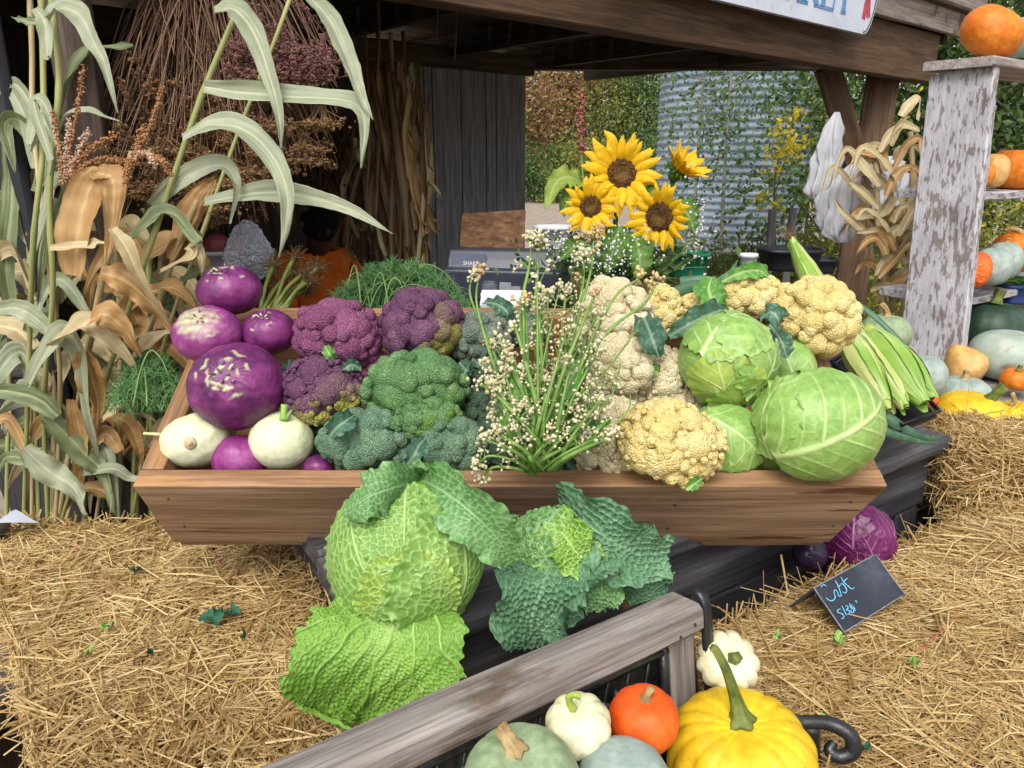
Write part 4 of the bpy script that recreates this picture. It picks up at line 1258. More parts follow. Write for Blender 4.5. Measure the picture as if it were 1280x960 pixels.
def kohlrabi(name, label, px, py, wpx, hpx, h, crown, seed, mat, scars=9, top=.5, green=.0, sq=None, depth=None, group=None):
    r = np.random.default_rng(seed)
    c = PC(px, py, h) if depth is None else P(px, py, depth)
    rx, ry = px2m(wpx / 2, c), px2m(hpx / 2, c)
    U, F = ico(6 if wpx > 100 else 5)
    th = np.arctan2(U[:, 1], U[:, 0])
    pa = np.arccos(np.clip(U[:, 2], -1, 1))
    rr = 1 + .03 * vnoise(U, 2.5, seed) + .012 * vnoise(U, 7, seed + 2) + .004 * vnoise(U, 22, seed + 8)
    if top < .9:
        rr -= .085 * np.exp(-(pa / .30) ** 2)                 # the crown sits in a dimple with puckers running out of it
        rr += .016 * np.sin(th * 13 + 2.5 * vnoise(U, 3, seed)) * np.exp(-((pa - .42) / .30) ** 2)
    rr += .014 * np.cos(th * 7 + seed + 2 * pa) * np.exp(-((pa - .9) / .5) ** 2)
    A = np.clip((np.cos(pa) - top) / .35 + .6 * vnoise(U, 7, seed + 5) - .25, 0, 1) * green
    nz = vnoise(U, 17, seed + 9)
    for k in range(scars):                                   # leaf scars: ragged crescents across the rays from the crown
        pol_ = .14 + (.46 if wpx > 100 else .62) * (k / max(1, scars - 1)) ** 1.1 + r.uniform(-.05, .05)
        az = k * 2.4 + seed * 1.3 + r.uniform(-.4, .4)
        dth = (th - az + np.pi) % (2 * np.pi) - np.pi
        u_, v_ = dth * np.sin(pol_) / r.uniform(.07, .17), (pa - pol_ - .35 * np.abs(dth * np.sin(pol_))) / r.uniform(.025, .05)
        f_ = np.clip(1.5 - (u_ ** 2 + v_ ** 2) + .9 * nz, 0, 1) * (np.abs(dth) < 1.4)
        A = np.maximum(A, f_ * r.uniform(.7, 1))
        rr += .012 * f_ - .010 * np.exp(-((v_ + 1.6) / .8) ** 2) * np.exp(-u_ ** 2)
    V = U * rr[:, None]
    B = basis(crown, (0.1, .3, 1))
    # size in the picture: wpx by hpx
    R = (rx + ry) / 2
    V = V * R
    V[:, 2] *= .93
    V = V @ B.T
    # squash along the picture's axes
    Wd = np.stack([RT, UP, TO], 1)
    q = V @ Wd
    q[:, 0] *= rx / (np.abs(q[:, 0]).max()); q[:, 1] *= ry / (np.abs(q[:, 1]).max())
    V = q @ Wd.T
    t = thing(name, label, "kohlrabi", c, group)
    part("bulb", G().add(V, None, F, A), mat, t, local=True)
    sx, sy = rx / R, ry / R
    def on(pol_, az, out=1.0):
        d = B @ np.array([math.sin(pol_) * math.cos(az), math.sin(pol_) * math.sin(az), math.cos(pol_)])
        i = int(np.argmax(U @ (B.T @ d)))
        p = V[i]
        return p * out, nrm(p)
    if top < .9:
        for k in range(7):                                   # short stubs round the growing point
            az = k * 2.4
            p, n_ = on(.06 + .032 * k, az, .98)
            tip = p + (n_ * .7 + nrm(p - on(0, 0)[0] + 1e-6) * .55) * R * r.uniform(.10, .22)
            part("leaf_stub", tube(G(), [p, (p + tip) / 2 + n_ * R * .03, tip], [R * .035, R * .030, R * .018], 7, 6), m_stub if r.uniform() < .6 else m_scar, t, local=True)
    return t, c, R, V, B

KG = "purple kohlrabi heaped in the crate's left end"
kohlrabi("purple_kohlrabi", "dark purple kohlrabi on top of the heap at the crate's back left corner", 287, 363, 82, 64, .095, (-.05, -.35, .9), 601, m_kohl, 8, .55, .0, group=KG)
kohlrabi("purple_kohlrabi", "magenta kohlrabi with a large pale green crown, on the crate's left edge", 260, 418, 88, 74, .075, (-.02, -.62, .78), 602, m_kohl2, 7, .62, .9, group=KG)
kohlrabi("purple_kohlrabi", "small dark purple kohlrabi with a starry scar, beside the pink cauliflower", 336, 415, 68, 58, .06, (.0, -.5, .85), 603, m_kohl, 6, .6, .0, group=KG)
kohlrabi("purple_kohlrabi", "largest purple kohlrabi with its dark crown turned to the front", 296, 483, 120, 112, .06, (.04, -.80, .55), 604, m_kohl, 13, .55, .0, group=KG)
kohlrabi("purple_kohlrabi", "magenta kohlrabi between the two white ones behind the front board", 300, 574, 70, 62, -.03, (0, .6, .8), 605, m_kohl2, 0, .95, group=KG)
kohlrabi("purple_kohlrabi", "dark magenta kohlrabi low beside the right white one, mostly hidden", 398, 586, 40, 36, -.035, (0, .6, .8), 606, m_kohl, 0, .95, group=KG)
# white ones
def white_kohl(label, px, py, w_, h_, h, crown, seed, kind):
    t, c, R, V, B = kohlrabi("white_kohlrabi", label, px, py, w_, h_, h, crown, seed, m_kohl_w, 2 if kind == 'root' else 5, .95, .0, group="white kohlrabi at the crate's front left")
    if kind == 'root':                                       # the cut root end faces the front
        d = nrm(TO * .9 + RT * .24 - UP * .02)
        p = V[int(np.argmax(V @ d))]
        n_ = nrm(p)
        g = tube(G(), [p * .96, p + n_ * R * .08], [R * .22, R * .14], 14, 4)
        tube(g, [p + n_ * R * .05, p + n_ * R * .13], [R * .11, R * .09], 12, 4)
        tube(g, [p + n_ * R * .12, p + n_ * R * .17], [R * .05, R * .035], 10, 3)
        part("cut_root", g, veg("cut root", [(0, (.42, .30, .16)), (1, (.68, .56, .38))], scale=120, rough=.7), t, local=True)
        a = V[int(np.argmax(V @ (-RT * .9 + UP * .25 + TO * .2)))]
        part("leaf_stub", tube(G(), [a, a - RT * R * .55 + UP * R * .03], [R * .06, R * .045], 8, 5), m_scar, t, local=True)
    else:
        a = V[int(np.argmax(V @ (UP * .82 + RT * .22 + TO * .55)))]
        part("green_stub", tube(G(), [a * .97, a + UP * R * .25 + RT * R * .02, a + UP * R * .48 + RT * R * .05], [R * .13, R * .10, R * .12], 9, 8), veg("green stub", [(0, (.16, .34, .04)), (1, (.34, .52, .12))], scale=80), t, local=True)
        part("green_stub", tube(G(), [a * .97 + RT * R * .08, a + UP * R * .2 + RT * R * .2, a + UP * R * .32 + RT * R * .28], [R * .08, R * .06, R * .02], 8, 6), m_stalk, t, local=True)
    return t
white_kohl("white kohlrabi with its cut root end facing the front, at the crate's left corner", 245, 551, 82, 70, -.008, (-.5, .5, .6), 611, 'root')
white_kohl("white kohlrabi with a bright green stub on top, right of the magenta one", 352, 551, 80, 74, -.008, (.1, .2, .95), 612, 'stem')

# ---------------------------------------------------------------- leaves with veins
def vor2(X, n, seed, box_):
    """2-D cells: nearest distance, gap to the second nearest; X (..., 2) inside box_"""
    r = np.random.default_rng(seed)
    x0, x1, y0, y1 = box_
    k = int(math.sqrt(n * (x1 - x0) / max(1e-9, (y1 - y0)))) + 1
    m_ = int(n / k) + 1
    cx, cy = np.meshgrid(np.linspace(x0, x1, k), np.linspace(y0, y1, m_))
    sx, sy = (x1 - x0) / k, (y1 - y0) / m_
    pts = np.column_stack([cx.ravel() + r.uniform(-.45, .45, cx.size) * sx, cy.ravel() + r.uniform(-.45, .45, cx.size) * sy])
    Xf = X.reshape(-1, 2)
    f1 = np.zeros(len(Xf)); f2 = np.zeros(len(Xf))
    for a in range(0, len(Xf), 6000):
        d = ((Xf[a:a + 6000, None, :] - pts[None]) ** 2).sum(-1)
        q = np.partition(d, 1, axis=1)[:, :2]
        f1[a:a + 6000], f2[a:a + 6000] = np.sqrt(q[:, 0]), np.sqrt(q[:, 1])
    return f1.reshape(X.shape[:-1]), f2.reshape(X.shape[:-1])

def veins(x, y, y0, L, sp, wm, ang=.9, seed=0, net=0, netw=.12, netstr=.72):
    """strength 0..1 of the veins at leaf coordinates; the midrib runs up x=0 from y0"""
    r = np.random.default_rng(seed)
    u = np.clip((y - y0) / L, 0, 1.3)
    mid = np.clip(1.25 - np.abs(x) / (wm * (1.12 - .85 * np.clip(u, 0, 1))), 0, 1)
    ph = r.uniform(0, 1, 2)
    sgn_ = np.where(x > 0, 1.0, -1.0)
    ax = np.abs(x)
    yy = (y - y0) - ang * ax + .55 * ax ** 2 / L + .035 * L * vnoise(np.dstack([x / L, y / L]) if x.ndim == 2 else np.column_stack([x / L, y / L]), 5, seed)
    f = yy / sp + np.where(x > 0, ph[0], ph[1])
    dd = np.abs(f - np.round(f)) * sp
    idx = np.round(f).astype(int)
    strg = r.uniform(.35, 1.0, 400)[(idx * 2 + (x > 0)) % 400]
    sw = wm * .40 * np.clip(1.15 - ax / (L * .62), .06, 1) * (.6 + .5 * strg)
    side = np.clip(1.3 - dd / sw, 0, 1) * (yy > -.1 * L) * strg * np.clip(1.35 - ax / (L * .5), .12, 1)
    v = np.maximum(mid, side * .85)
    hcell = np.zeros_like(x)
    if net:
        b = (x.min(), x.max() + 1e-6, y.min(), y.max() + 1e-6)
        X = np.stack([x, y], -1)
        f1, f2 = vor2(X, net, seed + 1, b)
        cs = math.sqrt((b[1] - b[0]) * (b[3] - b[2]) / net)
        e = (f2 - f1) / cs
        v = np.maximum(v, np.clip(1.2 - e / netw, 0, 1) * netstr)
        hcell = np.clip(e / .55, 0, 1)
    return v, hcell

def cap_leaf(R, rib, start, extent, off, seed, sp=.25, wm=.05, net=0, pucker=.0, vein_h=.012, lift=.0, ruffle=.0, nr=44, nt_=110, rag=.06, scale=(1, 1, 1), lobes=5, frill=0, netw=.14, netstr=.72):
    """a leaf wrapped round a ball of radius R, in the ball's own frame: `rib` points at the leaf's middle, `start` from the middle to its stalk end.
    extent: angle from the middle to the edge"""
    b = basis(rib, start)
    r = np.random.default_rng(seed)
    ro = np.linspace(0, 1, nr)[:, None]
    th = np.linspace(0, 2 * np.pi, nt_, endpoint=False)[None]
    edge = extent * (1 + rag * (np.sin(lobes * th + r.uniform(0, 6)) + .7 * np.sin((lobes * 2 + 3) * th + r.uniform(0, 6)) + .5 * np.sin(29 * th + r.uniform(0, 6))) / 1.5)
    a = edge * ro ** .9
    x, y = a * np.sin(th), a * np.cos(th)                      # y runs towards the stalk
    v, hc = veins(x, -y, -extent * 1.02, extent * 2, sp, wm, seed=seed, net=net, netw=netw, netstr=netstr)
    d = (b[:, 0] * (np.sin(a) * np.sin(th))[..., None] + b[:, 1] * (np.sin(a) * np.cos(th))[..., None] + b[:, 2] * np.cos(a)[..., None])
    e4 = np.broadcast_to(ro, a.shape) ** 5
    h = off + vein_h * v + pucker * hc + lift * e4 + ruffle * e4 * np.sin(th * 11 + 3 * np.sin(th * 3 + seed)) + .006 * vnoise(np.stack([x, y], -1), 4, seed)
    if frill:
        h = h + frill * np.broadcast_to(ro, a.shape) ** 9 * np.sin(th * 37 + 2 * np.sin(5 * th))
    V = d * (R * (1 + h))[..., None] * np.asarray(scale)
    vv, Q = grid(V, cv=True)
    return G().add(vv, Q[:, ::-1], None, v)

m_cab = veg("green cabbage leaf", [(0, (.15, .29, .05)), (.5, (.22, .375, .085)), (1, (.31, .46, .14))], scale=16, nrough=.7, rough=.38, sss=.06, spec=.4, bump=.12, bscale=70, attr="a", astops=(.47, .60, .25), fine=(60, (1, 1, 1), .86, 1.10))
m_cab2 = veg("yellow green cabbage leaf", [(0, (.20, .31, .04)), (.5, (.30, .42, .075)), (1, (.38, .50, .12))], scale=7, rough=.36, sss=.06, spec=.4, bump=.12, bscale=70, attr="a", astops=(.46, .56, .20), fine=(60, (1, 1, 1), .86, 1.10))
m_redcab = veg("red cabbage leaf", [(0, (.055, .005, .045)), (.5, (.11, .009, .075)), (1, (.18, .022, .12))], scale=12, rough=.35, spec=.45, bump=.15, bscale=70, attr="a", astops=(.40, .13, .30))

def cabbage(name, label, px, py, wpx, hpx, h, leaves, seed, mats, group=None, c=None, cat="cabbage", **kw):
    c = PC(px, py, h) if c is None else c
    rx, ry = px2m(wpx / 2, c), px2m(hpx / 2, c)
    R = (rx + ry) / 2
    t = thing(name, label, cat, c, group)
    Wd = np.stack([RT, UP, TO], 1)
    S3 = np.array([rx / R, ry / R, min(1, ry / R)])
    U, F = ico(5)
    V = U * (R * .955 * (1 + .012 * vnoise(U, 3, seed)))[:, None] * S3
    part("heart", G().add(V @ Wd.T, None, F), mats[0], t, local=True)
    for i, (rib, st_, ext, off, k, lw) in enumerate(leaves):
        a = dict(sp=.34, wm=.055, vein_h=.014, lift=.03, net=150, netw=.10, netstr=.22, nr=56, nt_=150)
        a.update(kw); a.update(lw)
        g = cap_leaf(R * .95, rib, st_, ext, off, seed * 10 + i, scale=S3, **a)
        g.V[0] = g.V[0] @ Wd.T
        part("leaf", g, mats[k], t, local=True)
    return t, c, R
CG = "green cabbages heaped in the crate's right end"
cabbage("green_cabbage", "round green cabbage highest in the heap, above a partly hidden one", 909, 450, 122, 122, .085,
        [((-.6, .2, .6), (.3, -1, 0), 1.0, .008, 0, {}), ((.55, .35, .65), (-.1, -1, 0), 1.05, .018, 0, dict(rag=.07, lift=.06, ruffle=.02)), ((-.15, .75, .5), (-.5, -1, 0), 1.0, .03, 0, dict(lift=.05, ruffle=.015)),
         ((.62, -.30, .7), (-.4, -1, .2), .72, .044, 0, dict(lift=.05, rag=.11, ruffle=.02)), ((-.25, -.62, .72), (.2, -1, 0), .82, .030, 1, dict(lift=.05, rag=.06, ruffle=.02)), ((.25, -.97, .45), (0, -1, 0), .72, .035, 1, dict(lift=.10, ruffle=.03))],
        701, (m_cab, m_cab2), CG)
cabbage("green_cabbage", "large green cabbage with a thick pale midrib, resting on the crate's front right corner", 1020, 529, 154, 138, .075,
        [((-.6, .6, .5), (-.3, -1, 0), .95, .006, 0, dict(lift=.05, rag=.10, ruffle=.02)), ((.5, .85, .25), (-.6, -.7, 0), .9, .014, 0, dict(lift=.06, ruffle=.02)), ((-.95, .15, .2), (0, -1, 0), .8, .01, 0, dict(lift=.09, ruffle=.035)),
         ((.13, -.10, 1), (-.86, -.52, 0), 1.30, .094, 0, dict(sp=.36, wm=.085, vein_h=.026, rag=.05, lift=.015, ruffle=.012, nr=80, nt_=220))],
        702, (m_cab, m_cab2), CG)
cabbage("green_cabbage", "green cabbage low in the crate under the highest one, behind the front board", 905, 553, 108, 100, .0,
        [((.55, .1, .8), (.3, -1, 0), 1.0, .01, 0, {}), ((-.4, .5, .7), (.4, -1, 0), 1.1, .025, 0, {}), ((.1, .25, .95), (-.6, .55, 0), .95, .045, 0, dict(lift=.03))],
        703, (m_cab, m_cab2), CG)
cabbage("green_cabbage", "green cabbage mostly hidden behind the front right cabbage, under the knobbly cauliflower", 985, 462, 70, 76, .01,
        [((.4, .3, .8), (.6, -1, 0), 1.1, .02, 0, {}), ((-.4, .5, .7), (.4, -1, 0), 1.0, .03, 0, {})], 704, (m_cab, m_cab2), CG)
# red cabbage on the straw under the crate's right end
rc = PZ(1076, 690, BZ + .085)
cabbage("red_cabbage", "glossy red cabbage on the straw under the crate's right end, behind the chalkboard", 1076, 668, 88, 88, 0,
        [((.2, .7, .65), (-.5, -1, 0), 1.0, .01, 0, {}), ((.55, .0, .8), (-.8, -.6, 0), .95, .03, 0, dict(rag=.1, lift=.05)), ((-.5, -.1, .8), (0, -1, 0), .9, .04, 0, dict(rag=.1, lift=.06)), ((.1, -.5, .8), (.5, -1, 0), .8, .055, 0, dict(rag=.1, lift=.05))],
        705, (m_redcab, m_redcab), None, c=P(1072, 672, 1.52), vein_h=.022, sp=.26)
m_eggp = veg("dark purple skin", [(0, (.010, .006, .018)), (1, (.045, .022, .06))], rough=.25, spec=.5)
cabbage("purple_turnip", "small dark purple cabbage in the shade under the crate, left of the red cabbage", 1012, 692, 44, 40, 0,
        [((-.3, .4, .8), (0, -1, 0), 1.0, .02, 0, {}), ((.5, 0, .8), (0, -1, 0), .9, .035, 0, dict(rag=.1, lift=.08))], 706, (m_eggp, m_eggp), None, c=P(1012, 692, 1.47), vein_h=.02)
bpy.context.scene.objects["purple_turnip"].name = "purple_cabbage"

# loose leaves tucked among the vegetables
def blade(spine, side, wfun, nx=30, ny=17, cup=.0, ruffle=0, rf=5, seed=0, sp=.02, wm=.004, net=0, pucker=0, vein_h=.001, frill=0, netw=.14, curl=0, serr=1.0):
    """a leaf surface: spine points, side vectors at the spine's points; returns a G with its veins as attribute"""
    p = spline(spine, nx)
    t = tangents(p)
    sd = spline(np.asarray(side, float), nx) if np.ndim(side) == 2 else np.tile(np.asarray(side, float), (nx, 1))
    sd = sd - t * (sd * t).sum(1, keepdims=True)
    sd /= np.linalg.norm(sd, axis=1, keepdims=True)
    nn = np.cross(sd, t)
    s = np.linspace(0, 1, nx)[:, None]
    q = np.linspace(-1, 1, ny)[None]
    wv = np.asarray([wfun(u) for u in s[:, 0]])[:, None]
    rg = np.random.default_rng(seed)
    Lg = np.linalg.norm(np.diff(p, axis=0), axis=1).sum()
    fr = 1 + serr * (.10 * np.sin(s * 21 + 2 * q + seed) * np.abs(q) ** 3 + .06 * np.sin(s * 53 + seed * 2 + q) * np.abs(q) ** 3)
    x = q * wv * fr
    y = s * Lg + 0 * q
    v, hc = veins(x, y, -.02 * Lg, Lg, sp, wm, seed=seed, net=net, netw=netw)
    z = cup * np.abs(q) ** 1.8 * wv + ruffle * np.abs(q) ** 3 * np.sin(s * rf * 2 * np.pi + np.where(q > 0, 0, 2.1) + seed) - vein_h * v + pucker * hc
    z = z + curl * (s ** 3)
    if frill:
        z = z + frill * np.abs(q) ** 7 * np.sin(s * 75 + q + 3 * np.sin(11 * s))
    V = p[:, None] + sd[:, None] * x[..., None] + nn[:, None] * z[..., None]
    vv, Q = grid(V)
    return G().add(vv, Q, None, v)
def oval(w_, base=.25, tip=.0, pk=.55):
    return lambda u: w_ * (base * (1 - u) ** 3 + (1 - base * (1 - u) ** 3) * math.sin(math.pi * min(1, max(0, u)) ** (math.log(.5) / math.log(pk))) ** .75) + .0006
m_bleaf = veg("blue green leaf", [(0, (.022, .075, .045)), (.5, (.045, .12, .075)), (1, (.085, .18, .12))], scale=30, rough=.42, trans=.12, attr="a", astops=(.24, .34, .22))
m_gleaf = veg("fresh green leaf", [(0, (.04, .15, .02)), (.5, (.08, .24, .03)), (1, (.14, .33, .05))], scale=30, rough=.42, trans=.15, attr="a", astops=(.36, .5, .2))
def tuck(label, pts, w_px, mat, seed, dz=.0, side=None, cup=.25, ruffle=.1, name="loose_leaf", grp="leaves tucked among the crate's vegetables"):
    pp = [PC(x, y, h) for x, y, h in pts]
    wv = px2m(w_px, pp[0])
    sd = np.cross(nrm(pp[-1] - pp[0]), TO) if side is None else side
    g = blade(pp, sd, oval(wv / 2), 26, 13, cup=cup, ruffle=wv * ruffle, seed=seed, sp=.014, wm=.0028)
    o = part(name, g, mat, base=pp[0])
    return tag(o, label, "leaf", grp)
tuck("large dark green leaf on the upper cabbage's left shoulder", [(836, 420, .10), (862, 405, .125), (890, 392, .13), (908, 386, .12)], 34, m_bleaf, 1)
tuck("cupped dark green leaf against the white cauliflower's right side", [(800, 388, .09), (808, 404, .12), (816, 425, .125), (824, 448, .10)], 32, m_bleaf, 2)
tuck("bright green leaf standing at the crate's back above the dark leaf", [(905, 398, .06), (893, 380, .09), (886, 362, .10), (890, 346, .10)], 36, m_gleaf, 3)
tuck("pale bluish leaf between the upper cabbage and the knobbly cauliflower", [(950, 400, .14), (964, 390, .16), (974, 402, .15), (970, 412, .12)], 26, m_bleaf, 4)
tuck("bluish green leaf below the knobbly cauliflower", [(962, 405, .10), (976, 425, .12), (984, 448, .10)], 24, m_bleaf, 5)
tuck("bright green leaf over the back of the wide pale cauliflower", [(902, 352, .11), (925, 341, .13), (948, 338, .13), (960, 346, .12)], 20, m_gleaf, 6)
tuck("greenish leaf tip under the front cauliflower on the crate's rim", [(858, 612, .045), (866, 606, .05), (878, 598, .05)], 14, m_gleaf, 7)
tuck("grey green leaf sticking up between the front broccoli heads", [(508, 582, .04), (518, 568, .06), (524, 556, .06), (532, 548, .055)], 24, m_bleaf, 8)
tuck("blue grey leaf lying across the grey broccoli", [(590, 448, .07), (604, 456, .085), (618, 452, .085), (628, 446, .08)], 16, m_bleaf, 9)
tuck("dark blue grey leaf beneath the leaf that lies across the grey broccoli", [(574, 452, .05), (582, 462, .065), (590, 464, .06)], 22, m_bleaf, 10)
tuck("dark leaf curled at the left broccoli's upper edge, below the yellowing purple head", [(412, 545, .05), (420, 535, .065), (432, 526, .07), (444, 518, .06)], 26, m_bleaf, 11, cup=.5)
tuck("small dark leaf on the pink cauliflower's lower edge", [(452, 462, .07), (440, 456, .085), (428, 462, .08)], 14, m_bleaf, 12)
tuck("small bright green leaf at the pink cauliflower's foot", [(420, 452, .07), (412, 443, .09), (406, 432, .09)], 14, m_gleaf, 13)
tuck("dark bluish leaf stalk poking out right of the largest kohlrabi", [(354, 468, .06), (362, 460, .075), (372, 452, .07)], 14, m_bleaf, 14, cup=.6)
tuck("dark drooping leaf on the back rim left of the flowering stems", [(604, 378, .06), (620, 380, .085), (634, 390, .08), (630, 404, .06)], 20, m_bleaf, 15, cup=.5)
tuck("dark green leaf on the back rim behind the flowering stems", [(662, 398, .05), (668, 385, .07), (676, 376, .07)], 22, m_bleaf, 16, cup=.4)
tuck("green leaf edge between the white cauliflower and the pale yellow one", [(802, 470, .05), (812, 462, .075), (822, 456, .07)], 18, m_gleaf, 17)
head("broccoli", "bluish broccoli wedged low between the two front broccoli heads", "broccoli", 508, 572, 60, 50, -.03, BROC, m_broc_b, 531, BRG)
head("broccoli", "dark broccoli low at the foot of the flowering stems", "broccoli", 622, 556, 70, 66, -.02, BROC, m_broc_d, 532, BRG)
head("cauliflower", "cream cauliflower low in the shade right of the flowering stems", "cauliflower", 770, 505, 70, 60, -.01, CAULF, m_caul_w, 533, CFG)
head("cauliflower", "cream cauliflower low between the front cauliflower and the upper cabbage", "cauliflower", 850, 508, 66, 50, -.01, CAULF, m_caul_w, 534, CFG)
cabbage("green_cabbage", "green cabbage deep in the crate between the lower two cabbages", 960, 560, 80, 80, -.035, [((.3, .3, .8), (.6, -1, 0), 1.1, .02, 0, {})], 707, (m_cab2, m_cab), CG)
for i, (x, y) in enumerate(((590, 560), (700, 560), (860, 520), (960, 560), (1000, 500), (480, 540), (400, 540), (560, 470))):
    tuck("dark outer leaf deep between the vegetables, " + ("left of the flowering stems' base", "right of the flowering stems' base", "beside the pale yellow cauliflower", "between the two lowest cabbages", "behind the front right cabbage", "under the front broccoli", "right of the lower white kohlrabi", "under the grey broccoli")[i], [(x - 30, y + 6, -.05), (x, y, -.03), (x + 34, y - 4, -.05)], 60, m_bleaf, 30 + i)
# ================================================================ savoy cabbages in front of the crate
m_sav = veg("savoy leaf", [(0, (.095, .22, .03)), (.5, (.15, .30, .05)), (1, (.22, .38, .085))], scale=9, rough=.42, bump=.25, bscale=90, attr="a", astops=(.40, .56, .20), trans=.06)
m_sav_in = veg("savoy inner leaf", [(0, (.15, .27, .03)), (.5, (.22, .36, .05)), (1, (.28, .43, .08))], scale=9, rough=.4, bump=.25, bscale=90, attr="a", astops=(.45, .60, .20), trans=.06)
m_sav_d = veg("savoy outer leaf", [(0, (.058, .165, .04)), (.5, (.092, .225, .06)), (1, (.14, .29, .09))], scale=12, rough=.45, bump=.25, bscale=90, attr="a", astops=(.27, .43, .20), trans=.06)
m_sav_b = veg("bright savoy leaf", [(0, (.10, .235, .022)), (.5, (.16, .32, .038)), (1, (.235, .40, .07))], scale=9, rough=.4, bump=.3, bscale=90, attr="a", astops=(.42, .60, .18), trans=.08)
m_sav_k = veg("dark bluish savoy leaf", [(0, (.040, .125, .055)), (.5, (.068, .18, .085)), (1, (.11, .24, .12))], scale=12, rough=.45, bump=.3, bscale=90, attr="a", astops=(.20, .33, .19), trans=.05)

sc = P(508, 690, 1.035)                                      # the round head
sR = px2m(97, sc)
sav = thing("savoy_cabbage", "large savoy cabbage with pale veined crinkled leaves and one leaf hanging over the straw", "savoy cabbage", sc)
Wd = np.stack([RT, UP, TO], 1)
U, F = ico(5)
part("heart", G().add(U * (sR * .93) @ Wd.T, None, F), m_sav_in, sav, local=True)
SV = dict(sp=.30, wm=.030, vein_h=.022, nr=66, nt_=200, netw=.20, frill=.010)
for i, (rib, st_, ext, off, mm, kw) in enumerate([
    ((-.45, -.45, .75), (.4, -1, 0), .95, .000, m_sav_in, dict(net=260)),
    ((-.52, .30, .80), (-.5, .8, 0), 1.0, .020, m_sav, dict(net=330, lift=.06, frill=.02)),
    ((.15, -.42, .90), (.1, -1, 0), .66, .045, m_sav_in, dict(net=230, lift=.045, frill=.018)),
    ((.80, -.22, .58), (.1, -1, 0), .98, .055, m_sav, dict(net=320, lift=.10, ruffle=.025, frill=.02)),
    ((.10, .55, .85), (0, 1, 0), .60, .035, m_sav, dict(net=220, lift=.04)),
]):
    a = dict(SV); a.update(kw)
    g = cap_leaf(sR * .95, rib, st_, ext, off, 900 + i, **a)
    g.V[0] = g.V[0] @ Wd.T
    part("leaf", g, mm, sav, local=True)
def pts3(lst, base):
    """picture points with a distance in metres in front of (-) or behind (+) the base depth"""
    return [P(x, y, base + o) for x, y, o in lst]
# the two outer leaves folded over its top
sd0 = dep(sc)
g = blade(pts3([(532, 602, .03), (500, 607, -.07), (462, 620, -.10), (428, 642, -.085)], sd0), [(.15, .5, .8)] * 4, lambda u: .012 + .020 * math.sin(math.pi * min(1, u * .9 + .08)), 90, 60, cup=-.35, ruffle=.004, rf=4, seed=5, sp=.017, wm=.0022, net=190, netw=.2, vein_h=.0022, frill=.003)
part("leaf", g, m_sav_d, sav)
g = blade(pts3([(520, 598, .03), (550, 612, -.05), (588, 640, -.085), (622, 674, -.075), (640, 704, -.05)], sd0), [(.35, .2, .8), (.4, .2, .75), (.5, .1, .7), (.5, .1, .7), (.5, .1, .7)],
          lambda u: .012 + .025 * math.sin(math.pi * min(1, u * .86 + .10)) , 110, 60, cup=-.45, ruffle=.004, rf=4, seed=6, sp=.018, wm=.0022, net=230, netw=.2, vein_h=.0022, frill=.003)
part("leaf", g, m_sav_d, sav)
g = blade(pts3([(526, 596, .02), (524, 586, -.01), (530, 580, -.01)], sd0), [(1, 0, .1)] * 3, lambda u: .012, 20, 14, ruffle=.004, seed=9, sp=.01, wm=.002, net=30)
part("leaf", g, m_sav_d, sav)
